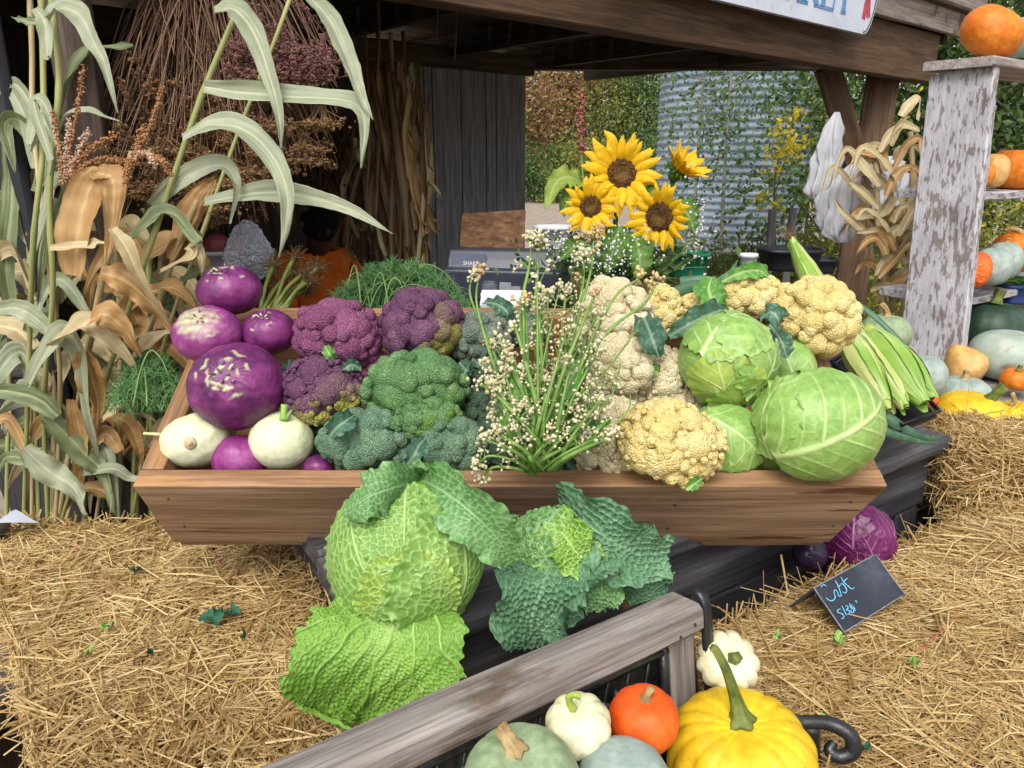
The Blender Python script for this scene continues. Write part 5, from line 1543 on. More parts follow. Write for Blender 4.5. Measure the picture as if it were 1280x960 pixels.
# the big leaf hanging down over the straw, its stalk end under the head
LW = lambda u: float(np.interp(u, [0, .10, .25, .45, .62, .78, .88, .95, 1], [.050, .080, .098, .106, .108, .101, .084, .056, .010]))
def fan_leaf(pts_, sidev, wf, mat, parent, seed, nx=170, ny=190, net=1500):
    """a fan-shaped savoy leaf: veins spread from the stalk end, the blade puckers between them"""
    p = spline(pts_, nx); t = tangents(p)
    sd = np.asarray(sidev, float) - t * (t @ np.asarray(sidev, float))[:, None]
    sd /= np.linalg.norm(sd, axis=1, keepdims=True)
    nn = np.cross(sd, t)
    s = np.linspace(0, 1, nx)[:, None]; q = np.linspace(-1, 1, ny)[None]
    Lg = np.linalg.norm(np.diff(p, axis=0), axis=1).sum()
    w_ = np.array([wf(u) for u in s[:, 0]])[:, None]
    ph = s * 9
    edge = 1 + (.035 * np.sin(s * 31 + 2 * np.sign(q)) + .025 * np.sin(s * 67 + np.sign(q)) + .02 * np.sin(s * 131)) * np.abs(q) ** 4
    x = q * w_ * edge
    # the lower edge is scalloped and bulges out in the middle
    y = s * Lg + (s ** 5) * Lg * (.05 * np.sin(q * 9 + seed) + .03 * np.sin(q * 23)) - .10 * Lg * s ** 3 * np.abs(q) ** 2.2
    ang = np.arctan2(x, y + .16 * Lg); rad_ = np.hypot(x, y + .16 * Lg)
    wob = .05 * vnoise(np.dstack([x / Lg, y / Lg]), 7, seed)
    main = np.zeros_like(x)
    for k, a0 in enumerate((0, -.34, .32, -.62, .64, -.17, .16, -.48, .50)):
        st = .0 if k < 5 else .45
        d_ = np.abs(ang + wob - a0 * (1 + .1 * rad_ / Lg)) * rad_
        wd = (.0040 if k == 0 else .0027 if k < 5 else .0018) * np.clip(1.25 - rad_ / Lg / 1.15, .12, 1)
        main = np.maximum(main, np.clip(1.4 - d_ / wd, 0, 1) * (rad_ / Lg > st) * (1 if k < 5 else .7))
    f1, f2 = vor2(np.stack([x + .004 * wob, y], -1), net, seed + 3, (x.min(), x.max(), y.min(), y.max()))
    cs = math.sqrt((x.max() - x.min()) * (y.max() - y.min()) / net)
    e = (f2 - f1) / cs
    netv = np.clip(1.15 - e / .20, 0, 1); puff = np.clip(e / .6, 0, 1) ** .7
    far = np.clip(rad_ / Lg / .9, 0, 1)
    v = np.maximum(main * np.clip(1.2 - 1.2 * far, .08, 1), netv * (.38 - .16 * far))
    v = np.maximum(v, .72 * np.exp(-((rad_ / Lg - .42) / .32) ** 2) * np.exp(-((ang + .05) / .30) ** 2) * (.55 + .45 * netv + .2 * vnoise(np.dstack([x, y]) / Lg, 30, 5)))
    v = np.maximum(v, .75 * np.exp(-(rad_ / Lg / .30) ** 2))   # whitish at the stalk end
    z = .0040 * puff * (.35 + .65 * far) * (1 - main) - .0012 * main + .007 * np.sin(s * 8 + q * 3 + seed) * np.abs(q) + .010 * np.abs(q) ** 3 * np.sin(s * 17 + np.sign(q)) * .7 - .020 * np.abs(q) ** 2 * (.3 + s) - .012 * s ** 6
    z = z + .004 * vnoise(np.dstack([x, y]) / Lg, 16, seed + 7)
    base = p + 0
    V = base[:, None] + sd[:, None] * x[..., None] + t[:, None] * (y - s * Lg)[..., None] + nn[:, None] * z[..., None]
    vv, Q = grid(V)
    return part("hanging_leaf", G().add(vv, Q, None, v), mat, parent)
fan_leaf(pts3([(504, 748, -.040), (490, 785, -.085), (474, 826, -.100), (460, 866, -.085), (452, 896, -.05)], sd0), RT - UP * .10, LW, m_sav_b, sav, 8)
# ---- the darker, looser savoy on its right
kd = 1.12
kc = P(712, 718, kd + .03)
kale = thing("savoy_cabbage", "loose dark bluish green savoy cabbage with frilled leaves on the black planks", "savoy cabbage", kc)
U, F = ico(4)
part("heart", G().add(U * np.array([.068, .066, .06]) @ Wd.T + (P(705, 716, kd + .02) - kc), None, F), m_sav_d, kale, local=True)
for i, (rib, st_, ext, off, mm) in enumerate([((-.35, .35, .85), (.3, 1, 0), 1.0, .0, m_sav_d), ((.35, .1, .9), (.3, 1, 0), .9, .03, m_sav), ((-.6, -.1, .8), (.3, 1, 0), .8, .045, m_sav_d)]):
    g = cap_leaf(.068, rib, st_, ext, off, 960 + i, sp=.30, wm=.05, vein_h=.03, nr=70, nt_=200, netw=.24, net=170, frill=.02, ruffle=.04, lift=.06, rag=.10)
    g.V[0] = g.V[0] @ Wd.T + (P(690, 690, kd - .01) - kc)
    part("leaf", g, mm, kale, local=True)
KL = dict(sp=.017, netw=.22, vein_h=.0030, pucker=.0030, frill=.003)
for spine, side, wf, mm, kw in [
    ([(770, 700, .03), (720, 690, -.055), (672, 690, -.075), (634, 705, -.06)], [(.0, .45, .8)] * 4, lambda u: .040 * math.sin(math.pi * min(1, .16 + u * .74)) ** .7 + .004, m_sav_d, dict(net=260, seed=11, cup=-.35, ruffle=.006)),
    ([(700, 655, .02), (690, 690, -.06), (680, 730, -.085), (664, 775, -.075), (668, 812, -.05)], [RT + UP * .2] * 5, lambda u: .066 * math.sin(math.pi * min(1, .2 + u * .72)) ** .65, m_sav_k, dict(net=460, seed=12, cup=-.16, ruffle=.012, pucker=.0045)),
    ([(760, 690, .0), (738, 730, -.07), (706, 760, -.085), (676, 790, -.07)], [(.7, -.2, .75)] * 4, lambda u: .052 * math.sin(math.pi * min(1, .12 + u * .8)) ** .6, m_sav_k, dict(net=360, seed=13, cup=-.1, ruffle=.012, pucker=.0045)),
    ([(690, 650, .0), (704, 668, -.07), (722, 692, -.085), (745, 712, -.07)], [(.7, .3, .7)] * 4, lambda u: .034 * math.sin(math.pi * min(1, .12 + u * .78)) ** .6, m_sav_b, dict(net=200, seed=14, cup=-.25, ruffle=.010)),
    ([(720, 690, .0), (742, 710, -.05), (752, 735, -.07), (745, 765, -.06)], [(.9, .1, .3)] * 4, lambda u: .036 * math.sin(math.pi * min(1, .16 + u * .76)) ** .6, m_sav_d, dict(net=220, seed=15, cup=-.15, ruffle=.012, pucker=.004)),
    ([(696, 632, .02), (725, 650, -.05), (762, 675, -.07), (800, 694, -.05), (836, 690, -.03)], [(.35, .25, .85), (.3, .25, .85), (.25, .25, .85), (.3, .25, .85), (.3, .2, .9)], lambda u: .020 + .030 * math.sin(math.pi * min(1, .1 + u * .84)), m_sav_k, dict(net=300, seed=16, cup=-.45, ruffle=.008)),
    ([(760, 690, .02), (790, 705, .0), (806, 730, -.02), (812, 752, -.02)], [(.95, .1, .2)] * 4, lambda u: .050 * math.sin(math.pi * min(1, .18 + u * .74)) ** .6, m_sav_k, dict(net=260, seed=17, cup=.15, ruffle=.012)),
    ([(668, 690, .02), (648, 668, -.02), (632, 676, -.02)], [(.2, .5, .8)] * 3, lambda u: .028 * math.sin(math.pi * min(1, .12 + u * .8)) ** .6, m_sav_d, dict(net=120, seed=18, cup=-.2, ruffle=.008)),
]:
    a = dict(KL); a.update(kw)
    part("leaf", blade(pts3(spine, kd), side, wf, 110, 80, rf=4, wm=.0026, **a), mm, kale)

# ================================================================ pumpkins and squashes
def skin(name, a, b, c, **kw):
    d = dict(scale=7, detail=7, rough=.50, spec=.35, bump=.16, bscale=55, fine=(55, (1, 1, 1), .80, 1.10))
    d.update(kw)
    return M(name, [(0, a), (.5, b), (1, c)], **d)
m_pk_or = skin("orange pumpkin skin", (.48, .10, .006), (.64, .17, .010), (.74, .26, .03), mask=([(0, (.46, .14, .02)), (1, (.58, .26, .07))], 20, None, .66, .74))
m_pk_red = skin("red orange pumpkin skin", (.58, .055, .006), (.74, .095, .008), (.80, .16, .022), mask=([(0, (.50, .12, .02)), (1, (.62, .22, .06))], 30, None, .68, .75))
m_pk_wart = skin("warty red orange skin", (.60, .075, .010), (.74, .12, .015), (.82, .2, .04), vor=.8, vscale=90)
m_pk_yel = skin("yellow pumpkin skin", (.56, .34, .008), (.70, .46, .014), (.78, .57, .05))
m_pk_wh = skin("white pumpkin skin", (.58, .53, .30), (.72, .68, .44), (.80, .77, .58), sss=.06, mask=([(0, (.42, .28, .10)), (1, (.6, .45, .2))], 9, None, .68, .78))
m_pk_gr = skin("pale grey green squash skin", (.20, .26, .19), (.29, .35, .27), (.38, .43, .35), scale=12)
m_pk_bl = skin("blue grey squash skin", (.21, .29, .25), (.30, .37, .33), (.40, .46, .41), scale=12)
m_pk_dk = skin("dark green squash skin", (.012, .032, .020), (.025, .055, .034), (.05, .09, .06), rough=.45)
m_pk_gg = skin("greyish green pumpkin skin", (.17, .24, .12), (.26, .34, .19), (.36, .43, .28), scale=14, detail=8)
m_bnut = skin("butternut skin", (.46, .24, .06), (.58, .33, .10), (.66, .42, .17))
m_stem_g = veg("green pumpkin stem", [(0, (.045, .075, .012)), (.5, (.12, .16, .03)), (1, (.24, .24, .07))], scale=30, rough=.6, bump=.3)
m_stem_b = veg("corky brown stem", [(0, (.20, .12, .045)), (.5, (.36, .25, .11)), (1, (.50, .38, .20))], scale=40, rough=.8, bump=.6)
m_stem_l = veg("lime stem", [(0, (.2, .3, .03)), (1, (.4, .5, .1))], scale=30, rough=.5)
BELOW = []
def pumpkin(name, label, c, w_, hz, ribs, depth, mat, seed, axis=(0, 0, 1), stem=None, cat="pumpkin", group=None, dimple=.16, pear=0.0, squash_top=0, warts=0):
    """w_: width in metres, hz: height along its axis; c: centre; stem: (path in units of the radius, radii, material, flute)"""
    r = np.random.default_rng(seed)
    n, m_ = 44, max(72, ribs * 8)
    f = np.linspace(0.0, 1, n)[:, None] * np.pi
    f = f + .12 * np.sin(2 * f) * 0
    th = np.linspace(0, 2 * np.pi, m_, endpoint=False)[None]
    R = w_ / 2
    ph = ribs * th / 2 + .35 * np.sin(th + seed) + .15 * np.sin(3 * th + seed)
    rib = (np.abs(np.sin(ph)) ** .55 - 1) * depth * np.sin(f) ** .5
    rad = np.sin(f) ** .86 * (1 + rib)
    zz = np.cos(f) * (1 + rib * .5)
    zz = zz - dimple * 2.2 * np.exp(-(f / .42) ** 2) - -dimple * 1.2 * np.exp(-((np.pi - f) / .40) ** 2)
    if pear:
        rad = rad * (1 - pear * np.clip(np.cos(f), -.2, 1) ** 1.0)
        zz = zz * (1 + .25 * pear * (np.cos(f) > 0))
    d = np.dstack([rad * np.cos(th), rad * np.sin(th), zz + 0 * th])
    d = d * (1 + .020 * vnoise(d, 2.4, seed) + .008 * vnoise(d, 6, seed + 1))[..., None]
    if warts:
        d = d * (1 + warts * np.clip(vnoise(d, 26, seed + 4), 0, 1))[..., None]
    V = d * np.array([R, R, hz / 2])
    B = basis(axis, (0.2, 1, 0.1))
    vv, Q = grid(V @ B.T, cv=True)
    t = thing(name, label, cat, c, group)
    part("flesh", G().add(vv, Q[:, ::-1]), mat, t, local=True)
    if stem:
        path, radii, sm, fl = stem
        z0 = hz / 2 * (1 - 2.0 * dimple)
        path = [B @ (np.array(q, float) * R + np.array([0, 0, z0 - .02 * R])) for q in path]
        part("stem", tube(G(), path, np.array(radii) * R, 20, 22, flute=fl), sm, t, local=True)
    return t
UPISH = nrm(ZZ + 0 * TO)
def at(px, py, d, wpx):
    c = P(px, py, d)
    return c, px2m(wpx, c)
STB = lambda dx=0, dy=0, h=.35, k=.22: ([(0, 0, -.03), (dx * .15, dy * .15, h * .35), (dx * .5, dy * .5, h * .75), (dx, dy, h), (dx * 1.1, dy * 1.1, h * 1.06)], [k * 1.25, k * .72, k * .62, k * .70, k * .5], m_stem_b, (5, .22))
PG = "pumpkins piled on the garden bench"
def at2(px, py, wpx, gap=.02):                               # clear of the iron panel by gap
    r_ = ray(px, py)
    d = (BN @ (RE - CAM) + gap) / (BN @ r_ - wpx / 2 / FPX)
    return P(px, py, d), wpx / FPX * d
c, wd = at2(925, 946, 184, .03)
pumpkin("pumpkin", "large yellow pumpkin with a long bent green stem on the bench", c, wd, wd * .74, 18, .06, m_pk_yel, 801, (-.06, -.15, 1), dimple=.10, group=PG,
        stem=([(-.02, .1, -.02), (-.05, .14, .12), (-.13, .2, .38), (-.24, .25, .70), (-.38, .3, .98), (-.44, .30, 1.06)], [.20, .10, .068, .058, .052, .05], m_stem_g, (5, .2)))
c, wd = at2(805, 899, 88, .045)
pumpkin("pumpkin", "small glossy red orange pumpkin on the bench between white and yellow ones", c, wd, wd * .88, 9, .035, m_pk_red, 802, (0, -.12, 1), dimple=.06, group=PG, stem=STB(.14, .1, .34, .15))
c, wd = at2(723, 907, 84, .045)
pumpkin("pumpkin", "small ribbed white pumpkin on the bench with a curled lime stem", c, wd, wd * .86, 9, .10, m_pk_wh, 803, (-.12, -.2, 1), dimple=.07, group=PG,
        stem=([(-.1, 0, 0), (-.18, .0, .25), (-.20, 0, .5), (-.02, .0, .62), (.16, 0, .58)], [.13, .10, .085, .08, .10], m_stem_l, (5, .1)))
c, wd = at2(652, 978, 150, .05)
pumpkin("pumpkin", "greyish green pumpkin at the photograph's bottom edge with a thick tan stem", c, wd, wd * .74, 12, .03, m_pk_gg, 804, (-.05, -.1, 1), dimple=.07, group=PG,
        stem=([(-.1, .1, -.04), (-.16, .12, .10), (-.25, .16, .22), (-.36, .22, .32), (-.38, .23, .335)], [.22, .14, .12, .13, .08], m_stem_b, (6, .22)))
c, wd = at2(780, 976, 116, .09)
pumpkin("squash", "pale blue grey squash at the photograph's bottom edge below the red orange pumpkin", c, wd, wd * .78, 10, .02, m_pk_bl, 805, (0, .1, 1), cat="squash", dimple=.04, group=PG)
c, wd = at(910, 828, 1.045, 80)
pumpkin("pumpkin", "deeply ribbed miniature white pumpkin on the straw beside the bench's end", c, wd, wd * .66, 10, .16, m_pk_wh, 806, (.10, -.62, .75), dimple=.12,
        stem=([(0, 0, 0), (.02, 0, .12), (.03, 0, .24)], [.20, .15, .17], m_stem_g, (5, .12)))
# a mound of straw on the seat bears the pile
g = G()
n = 3200
u = rng.uniform(-.02, .55, n); v = rng.uniform(.03, .30, n)
pp = (RE * [1, 1, 0])[None] - DD[None] * u[:, None] + NN[None] * v[:, None] + np.column_stack([0 * u, 0 * u, SEAT + rng.uniform(.0, .10, n)])
a = rng.uniform(0, 6.28, n)
straws(g, pp, np.tile(ZZ, (n, 1)), np.column_stack([np.cos(a), np.sin(a), 0 * a]), rng.uniform(.04, .14, n), rng.uniform(.002, .004, n), 61)
tag(part("seat_straw", g, m_straw, smooth=False, kind="stuff"), "loose straw heaped on the bench seat under the pumpkins", "straw")

# ================================================================ the little chalkboard
m_slate = M("chalkboard", [(0, (.016, .019, .028)), (1, (.035, .040, .055))], scale=18, detail=6, rough=.32, spec=.5, bump=.25, bscale=260, mask=([(0, (.05, .06, .085)), (1, (.07, .08, .11))], 12, None, .55, .7))
m_edge = M("worn board edge", [(0, (.15, .15, .17)), (1, (.3, .3, .33))], scale=50)
m_chalk = M("blue chalk pen", [(0, (.10, .32, .55)), (1, (.22, .52, .75))], scale=300, rough=.7)
tl, tr_, br2, bl = P(1017, 735, 1.335), P(1094, 693, 1.40), P(1130.5, 743, 1.345), P(1055, 790.5, 1.265)
bl[2] = br2[2] = BZ + .012
bl = PZ(1055, 790.5, BZ + .012); br2 = PZ(1130.5, 743, BZ + .012)
hh = .085
lean_dir = nrm(np.cross(ZZ, br2 - bl))
if lean_dir @ FW < 0: lean_dir = -lean_dir
def on_line(px, py):                                         # the board leans back: its plane goes through bl, br2
    n_ = nrm(np.cross(br2 - bl, lean_dir * .75 + ZZ * .66))
    return PN(px, py, bl, n_)
tl, tr_ = on_line(1017, 735), on_line(1094, 693)
sg = thing("chalkboard_sign", "small black chalkboard tent sign lettered in blue chalk, on the right straw bale", "sign", (bl + br2) / 2)
nb = nrm(np.cross(br2 - bl, tl - bl)); nb = nb if nb @ TO > 0 else -nb
g = G().add([bl, br2, tr_, tl, bl - nb * .004, br2 - nb * .004, tr_ - nb * .004, tl - nb * .004], [(0, 1, 2, 3), (7, 6, 5, 4), (0, 4, 5, 1), (1, 5, 6, 2), (2, 6, 7, 3), (3, 7, 4, 0)])
part("front_panel", g, m_slate, sg, smooth=False)
bk = [q + lean_dir * .10 for q in (bl, br2)]
for q in bk: q[2] = BZ + .008
a_, b_ = tl - nb * .0045, tr_ - nb * .0045
n2 = nrm(np.cross(bk[1] - bk[0], a_ - bk[0]))
g = G().add([bk[0], bk[1], b_, a_, bk[0] + n2 * .004, bk[1] + n2 * .004, b_ + n2 * .004, a_ + n2 * .004], [(0, 1, 2, 3), (7, 6, 5, 4), (0, 4, 5, 1), (1, 5, 6, 2), (2, 6, 7, 3), (3, 7, 4, 0)])
part("back_panel", g, m_slate, sg, smooth=False)
for a, b in ((tl, tr_), (bl, tl), (br2, tr_), (bl, br2)):
    part("worn_edge", tube(G(), [a + nb * .0006, b + nb * .0006], .0011, 5, 8), m_edge, sg)
def chalk(lines):
    for ln in lines:
        pts_ = [on_line(1000 + x / 8, 680 + y / 8) + nb * .0010 for x, y in ln]
        part("chalk_stroke", tube(G(), pts_, [.0009, .0012, .0009], 5, max(6, 5 * len(ln))), m_chalk, sg)
chalk([[(205, 432), (232, 410), (258, 424)], [(255, 540), (285, 565), (320, 568), (345, 545), (350, 520)], [(345, 528), (335, 480), (352, 462), (372, 490), (385, 525), (405, 520)],
       [(345, 368), (375, 420), (412, 525)], [(385, 430), (410, 400), (440, 420), (462, 465), (448, 492), (420, 480)], [(402, 330), (440, 390), (480, 425), (510, 450), (538, 440)], [(425, 385), (450, 360), (470, 345)],
       [(402, 650), (375, 660), (372, 685), (405, 695), (428, 715), (432, 742), (408, 748)], [(412, 620), (435, 665), (460, 715)], [(448, 625), (470, 622), (475, 645), (460, 660), (485, 670), (492, 695), (470, 705)],
       [(490, 595), (505, 640), (525, 650), (505, 625), (520, 610)], [(500, 660), (515, 690), (535, 670), (515, 640)], [(530, 625), (548, 668)], [(548, 575), (560, 570)], [(560, 590), (566, 582)]])
# ================================================================ the bunch of flowering stems in the crate
m_fstem = veg("flowering green stem", [(0, (.08, .17, .03)), (.5, (.14, .26, .05)), (1, (.24, .35, .10))], scale=30, rough=.45)
m_bud = M("cream blossoms", [(0, (.46, .42, .18)), (.35, (.60, .56, .33)), (.7, (.70, .66, .46)), (1, (.58, .42, .28))], scale=30, island=.8, rough=.7, trans=.1)
m_budp = M("faded pinkish blossoms", [(0, (.42, .26, .16)), (.5, (.54, .38, .20)), (1, (.58, .48, .18))], scale=30, island=.8, rough=.7)
base_ = PC(672, 588, .028)
fb = thing("flowering_bunch", "bunch of bolted green flowering stems with cream blossoms standing in the crate's middle", "flower bunch", base_)
r = np.random.default_rng(77)
def sprig(pts, r0, mat, tipr, nb, spread, seed, side=0):
    rr = np.random.default_rng(seed)
    g = G()
    p = spline(pts, 26)
    tube(g, p, [r0, r0 * .75, r0 * .4], 7)
    ctr, rad = [], []
    for k in range(side):                                    # side sprigs with their own blossoms
        i = rr.integers(9, 24)
        d = nrm(rr.normal(size=3) * [1, 1, .3] + [0, 0, .9])
        L = rr.uniform(.012, .045)
        q = p[i] + d * L
        tube(g, [p[i], p[i] + d * L * .5 + [0, 0, .004], q], [r0 * .4, r0 * .22], 5, 5)
        m_ = rr.integers(4, 9)
        ctr += list(q + rr.normal(size=(m_, 3)) * .0048); rad += list(rr.uniform(.0016, .0032, m_))
    e = p[-1]
    for k in range(nb // 3):
        q = e + nrm(rr.normal(size=3) + [0, 0, .8]) * spread * rr.uniform(.3, 1.0)
        tube(g, [e, q], [r0 * .25, r0 * .15], 4, 3)
        m_ = rr.integers(2, 6)
        ctr += list(q + rr.normal(size=(m_, 3)) * .004); rad += list(rr.uniform(.0021, .0040, m_))
    s_ = part("stem", g, m_fstem, fb)
    if ctr:
        part("blossoms", blobs(G(), ctr, rad, 1, .3), mat, s_, kind="stuff", smooth=True)
    return s_
def bpt(px, py, o):                                          # o: metres nearer the photographer than the rim plane's foot of the bunch
    return P(px, py, dep(base_) - o)
main = [  # (x, y, nearness) paths with thickness, blossoms
    ([(660, 588, .03), (640, 520, .03), (612, 440, .02), (596, 380, .0), (598, 345, -.02)], .0034, m_budp, 24, .016, 1),
    ([(664, 588, .03), (640, 500, .03), (606, 415, .0), (588, 370, .0), (590, 345, -.01)], .0030, m_bud, 12, .012, 1),
    ([(672, 588, .03), (664, 480, .04), (650, 400, .0), (662, 330, -.04), (664, 302, -.05)], .0040, m_bud, 46, .024, 3),
    ([(676, 588, .03), (676, 480, .04), (668, 400, .0), (672, 340, -.04), (672, 310, -.05)], .0036, m_bud, 40, .022, 3),
    ([(684, 588, .03), (700, 480, .04), (722, 400, .0), (738, 340, -.04), (742, 300, -.05)], .0038, m_budp, 44, .024, 4),
    ([(684, 588, .03), (694, 490, .05), (712, 420, .02), (728, 360, -.02), (730, 325, -.04)], .0034, m_bud, 40, .022, 4),
    ([(690, 588, .03), (716, 480, .05), (752, 400, .02), (774, 365, .0), (800, 348, .0)], .0034, m_budp, 20, .016, 0),
    ([(690, 588, .03), (720, 470, .05), (765, 410, .03), (805, 380, .02), (822, 352, .01)], .0036, m_budp, 26, .018, 0),
    ([(690, 588, .03), (726, 500, .06), (760, 460, .06), (790, 420, .05), (800, 400, .05)], .0022, m_bud, 0, .01, 0),
    ([(690, 588, .03), (716, 530, .06), (760, 500, .06), (772, 470, .05), (776, 452, .05)], .0024, m_bud, 0, .01, 0),
    ([(690, 588, .03), (730, 560, .06), (770, 530, .06), (786, 510, .05), (788, 494, .05)], .0024, m_bud, 0, .01, 0),
    ([(670, 592, .04), (640, 585, .06), (615, 585, .065), (602, 600, .06)], .0034, m_bud, 20, .014, 2),
    ([(670, 590, .05), (640, 575, .07), (612, 570, .075), (600, 578, .07)], .0028, m_bud, 20, .014, 2),
    ([(668, 590, .05), (650, 580, .07), (630, 560, .075), (604, 548, .07)], .0026, m_bud, 22, .014, 2),
]
for i, (pts_, r0, mt, nb, spd, sd_) in enumerate(main):
    sprig([bpt(*q) for q in pts_], r0, mt, 0, nb, spd, 1000 + i, sd_)
for i in range(112):                                          # the dense middle of the bunch
    x1 = r.uniform(610, 765); y1 = r.uniform(430, 568) if r.uniform() < .82 else r.uniform(350, 430)
    if y1 < 420: x1 = 655 + (x1 - 655) * .75 + 20
    o = r.uniform(.0, .085)
    x0 = r.uniform(655, 695)
    sprig([bpt(x0, 588, .03 + .3 * o), bpt(x0 + (x1 - x0) * .35, 588 + (y1 - 588) * .45, .02 + o), bpt(x0 + (x1 - x0) * .8, 588 + (y1 - 588) * .85, .01 + o), bpt(x1, y1, o)],
          r.uniform(.0018, .0042), m_bud if y1 > 400 or r.uniform() < .5 else m_budp, 0, int(r.integers(6, 20)), r.uniform(.007, .016), 1100 + i, int(r.integers(1, 5)))
for i, (x, y) in enumerate(((640, 530), (664, 560), (700, 520), (650, 480), (715, 470), (735, 545))):
    w_ = .014
    part("leaf", blade([bpt(672, 580, .03), bpt((672 + x) / 2, (580 + y) / 2, .06), bpt(x, y, .06), bpt(x + (x - 672) * .5, y - 25, .04)], RT + .2 * UP, oval(w_), 18, 9, cup=.3, seed=i), m_gleaf, fb)

# ================================================================ sunflowers in a vase
m_petal = M("sunflower petal", [(0, (.66, .35, .004)), (.5, (.82, .50, .008)), (1, (.90, .64, .02))], scale=18, rough=.5, trans=.3, bump=.15, bscale=120)
m_disc = M("sunflower disc", [(0, (.030, .014, .006)), (.5, (.10, .045, .012)), (1, (.24, .12, .02))], scale=220, rough=.9, bump=.8, bscale=320, dual=("a", (.13, .10, .018)))
m_sleaf = veg("sunflower leaf", [(0, (.05, .14, .015)), (1, (.13, .26, .035))], scale=22, trans=.35, attr="a", astops=(.30, .42, .14))
m_sleaf2 = veg("pale sunflower leaf", [(0, (.22, .34, .04)), (1, (.36, .46, .08))], scale=22, trans=.4, attr="a", astops=(.48, .55, .2))
vd = 2.02
vz = P(762, 352, vd + .06); vz[2] = 1.0
m_vase = M("dark vase", [(0, (.012, .012, .014)), (1, (.03, .03, .033))], rough=.3)
vase = thing("vase", "dark round vase on the counter holding the sunflowers", "vase", vz)
prof = [(.001, .0), (.055, .0), (.07, .05), (.075, .11), (.062, .16), (.066, .19), (.058, .185), (.05, .15), (.06, .08), (.001, .04)]
th = np.linspace(0, 2 * np.pi, 28, endpoint=False)
V = np.array([[(rr_ * math.cos(a), rr_ * math.sin(a), h_) for a in th] for rr_, h_ in prof])
part("vase_body", G().add(*grid(V, cv=True)), m_vase, vase, local=True)
petal_meshes = {}
def petal_mesh(k):
    if k not in petal_meshes:
        rg = np.random.default_rng(k)
        bend = rg.uniform(-.25, .45)
        sp = [(0, 0, 0), (0, .33, .05 + .2 * bend), (rg.uniform(-.06, .06), .7, .06 + .1 * bend), (rg.uniform(-.1, .1), 1.0, -.08 + .35 * bend)]
        g = blade(sp, (1, 0, rg.uniform(-.2, .2)), lambda u: .185 * math.sin(math.pi * min(1, .14 + .86 * u ** .80)) ** .85 * (1 if u < .97 else .5), 12, 7, cup=-.35, ruffle=.02, rf=1.5, seed=k, sp=.4, wm=.012, serr=.15)
        me = g.mesh("petal", None, True)
        me.materials.append(m_petal)
        petal_meshes[k] = me
    return petal_meshes[k]
def sunflower(label, px, py, d, r_px, disc_px, face, seed, n=20, cupping=.25):
    rg = np.random.default_rng(seed)
    c = P(px, py, d)
    R, rd = px2m(r_px, c), px2m(disc_px, c)
    B = basis(face)
    t = thing("sunflower", label, "sunflower", c, "sunflowers in the vase")
    # domed disc
    q = np.linspace(0, 1, 14)[:, None]; th = np.linspace(0, 2 * np.pi, 36, endpoint=False)[None]
    V = np.dstack([q * rd * np.cos(th), q * rd * np.sin(th), rd * (.30 * np.sqrt(np.clip(1.02 - q ** 2, 0, 1)) - .28 * np.exp(-(q / .35) ** 2)) + 0 * th])
    V[..., 2] += .03 * rd * np.sin(V[..., 0] / rd * 40) * np.sin(V[..., 1] / rd * 40)
    vv, Q = grid(V @ B.T, cv=True)
    part("disc", G().add(vv, Q, None, np.broadcast_to(np.clip(np.exp(-(q / .26) ** 2) * .75, 0, 1), V.shape[:2])), m_disc, t, local=True)
    # a frill of florets round the disc
    a = rg.uniform(0, 6.28, 220); rr_ = rd * rg.uniform(.55, 1.05, 220)
    pts_ = np.column_stack([rr_ * np.cos(a), rr_ * np.sin(a), rd * (.32 * np.sqrt(np.clip(1.1 - (rr_ / rd) ** 2, 0, 1)) + .02)])
    part("florets", blobs(G(), pts_ @ B.T, rd * .05, 0, .5), m_disc, t, local=True, kind="stuff")
    k0 = 0
    for ring, (m_, off) in enumerate(((n - 2, .0), (n - 7, .5))):
        for k in range(m_):
            az = (k + off + rg.uniform(-.2, .2)) / m_ * 2 * np.pi
            o = bpy.data.objects.new("petal", petal_mesh(int(rg.integers(0, 9))))
            C.objects.link(o)
            o.parent = t
            L = (R - rd * .8) * rg.uniform(.78, 1.18) * (1 if ring == 0 else .86)
            dirv = B @ np.array([math.cos(az), math.sin(az), cupping + rg.uniform(-.12, .2) + .12 * ring])
            dirv = nrm(dirv)
            sdv = nrm(np.cross(dirv, B[:, 2]))
            up = np.cross(sdv, dirv)
            mt = Matrix([[sdv[i] * L, dirv[i] * L, up[i] * L] for i in range(3)]).to_4x4()
            mt.translation = Vector(tuple(B @ np.array([math.cos(az) * rd * .8, math.sin(az) * rd * .8, .02 * ring * R])))
            o.matrix_local = mt
    # green bracts and stem behind
    g = G()
    for k in range(14):
        az = k / 14 * 2 * np.pi
        a_ = B @ np.array([math.cos(az) * rd * .6, math.sin(az) * rd * .6, -.03 * R]); e = B @ np.array([math.cos(az) * rd * 1.5, math.sin(az) * rd * 1.5, -.10 * R])
        tube(g, [a_, (a_ + e) / 2 - B[:, 2] * .02 * R, e], [R * .05, R * .06, R * .01], 5, 5)
    blobs(g, [-B[:, 2] * rd * .72], rd * .68, 2, 0)
    part("bracts", g, m_sleaf, t, local=True)
    vb = vz + [rg.uniform(-.02, .02), rg.uniform(-.02, .02), .17]
    part("stem", tube(G(), [-B[:, 2] * rd * .5, -B[:, 2] * R * .5 - ZZ * R * .3, (vb - c) * .6, vb - c], [.008, .007, .007], 8, 18), m_sleaf, t, local=True)
    return t
sunflower("largest and highest sunflower with a greenish eye, facing the front", 777, 217, 1.98, 52, 19, (-.05, -.97, .22), 1, 21)
sunflower("smaller sunflower with a dark eye, lower left of the largest one", 738, 258, 1.93, 38, 14, (.0, -.98, .10), 2, 19)
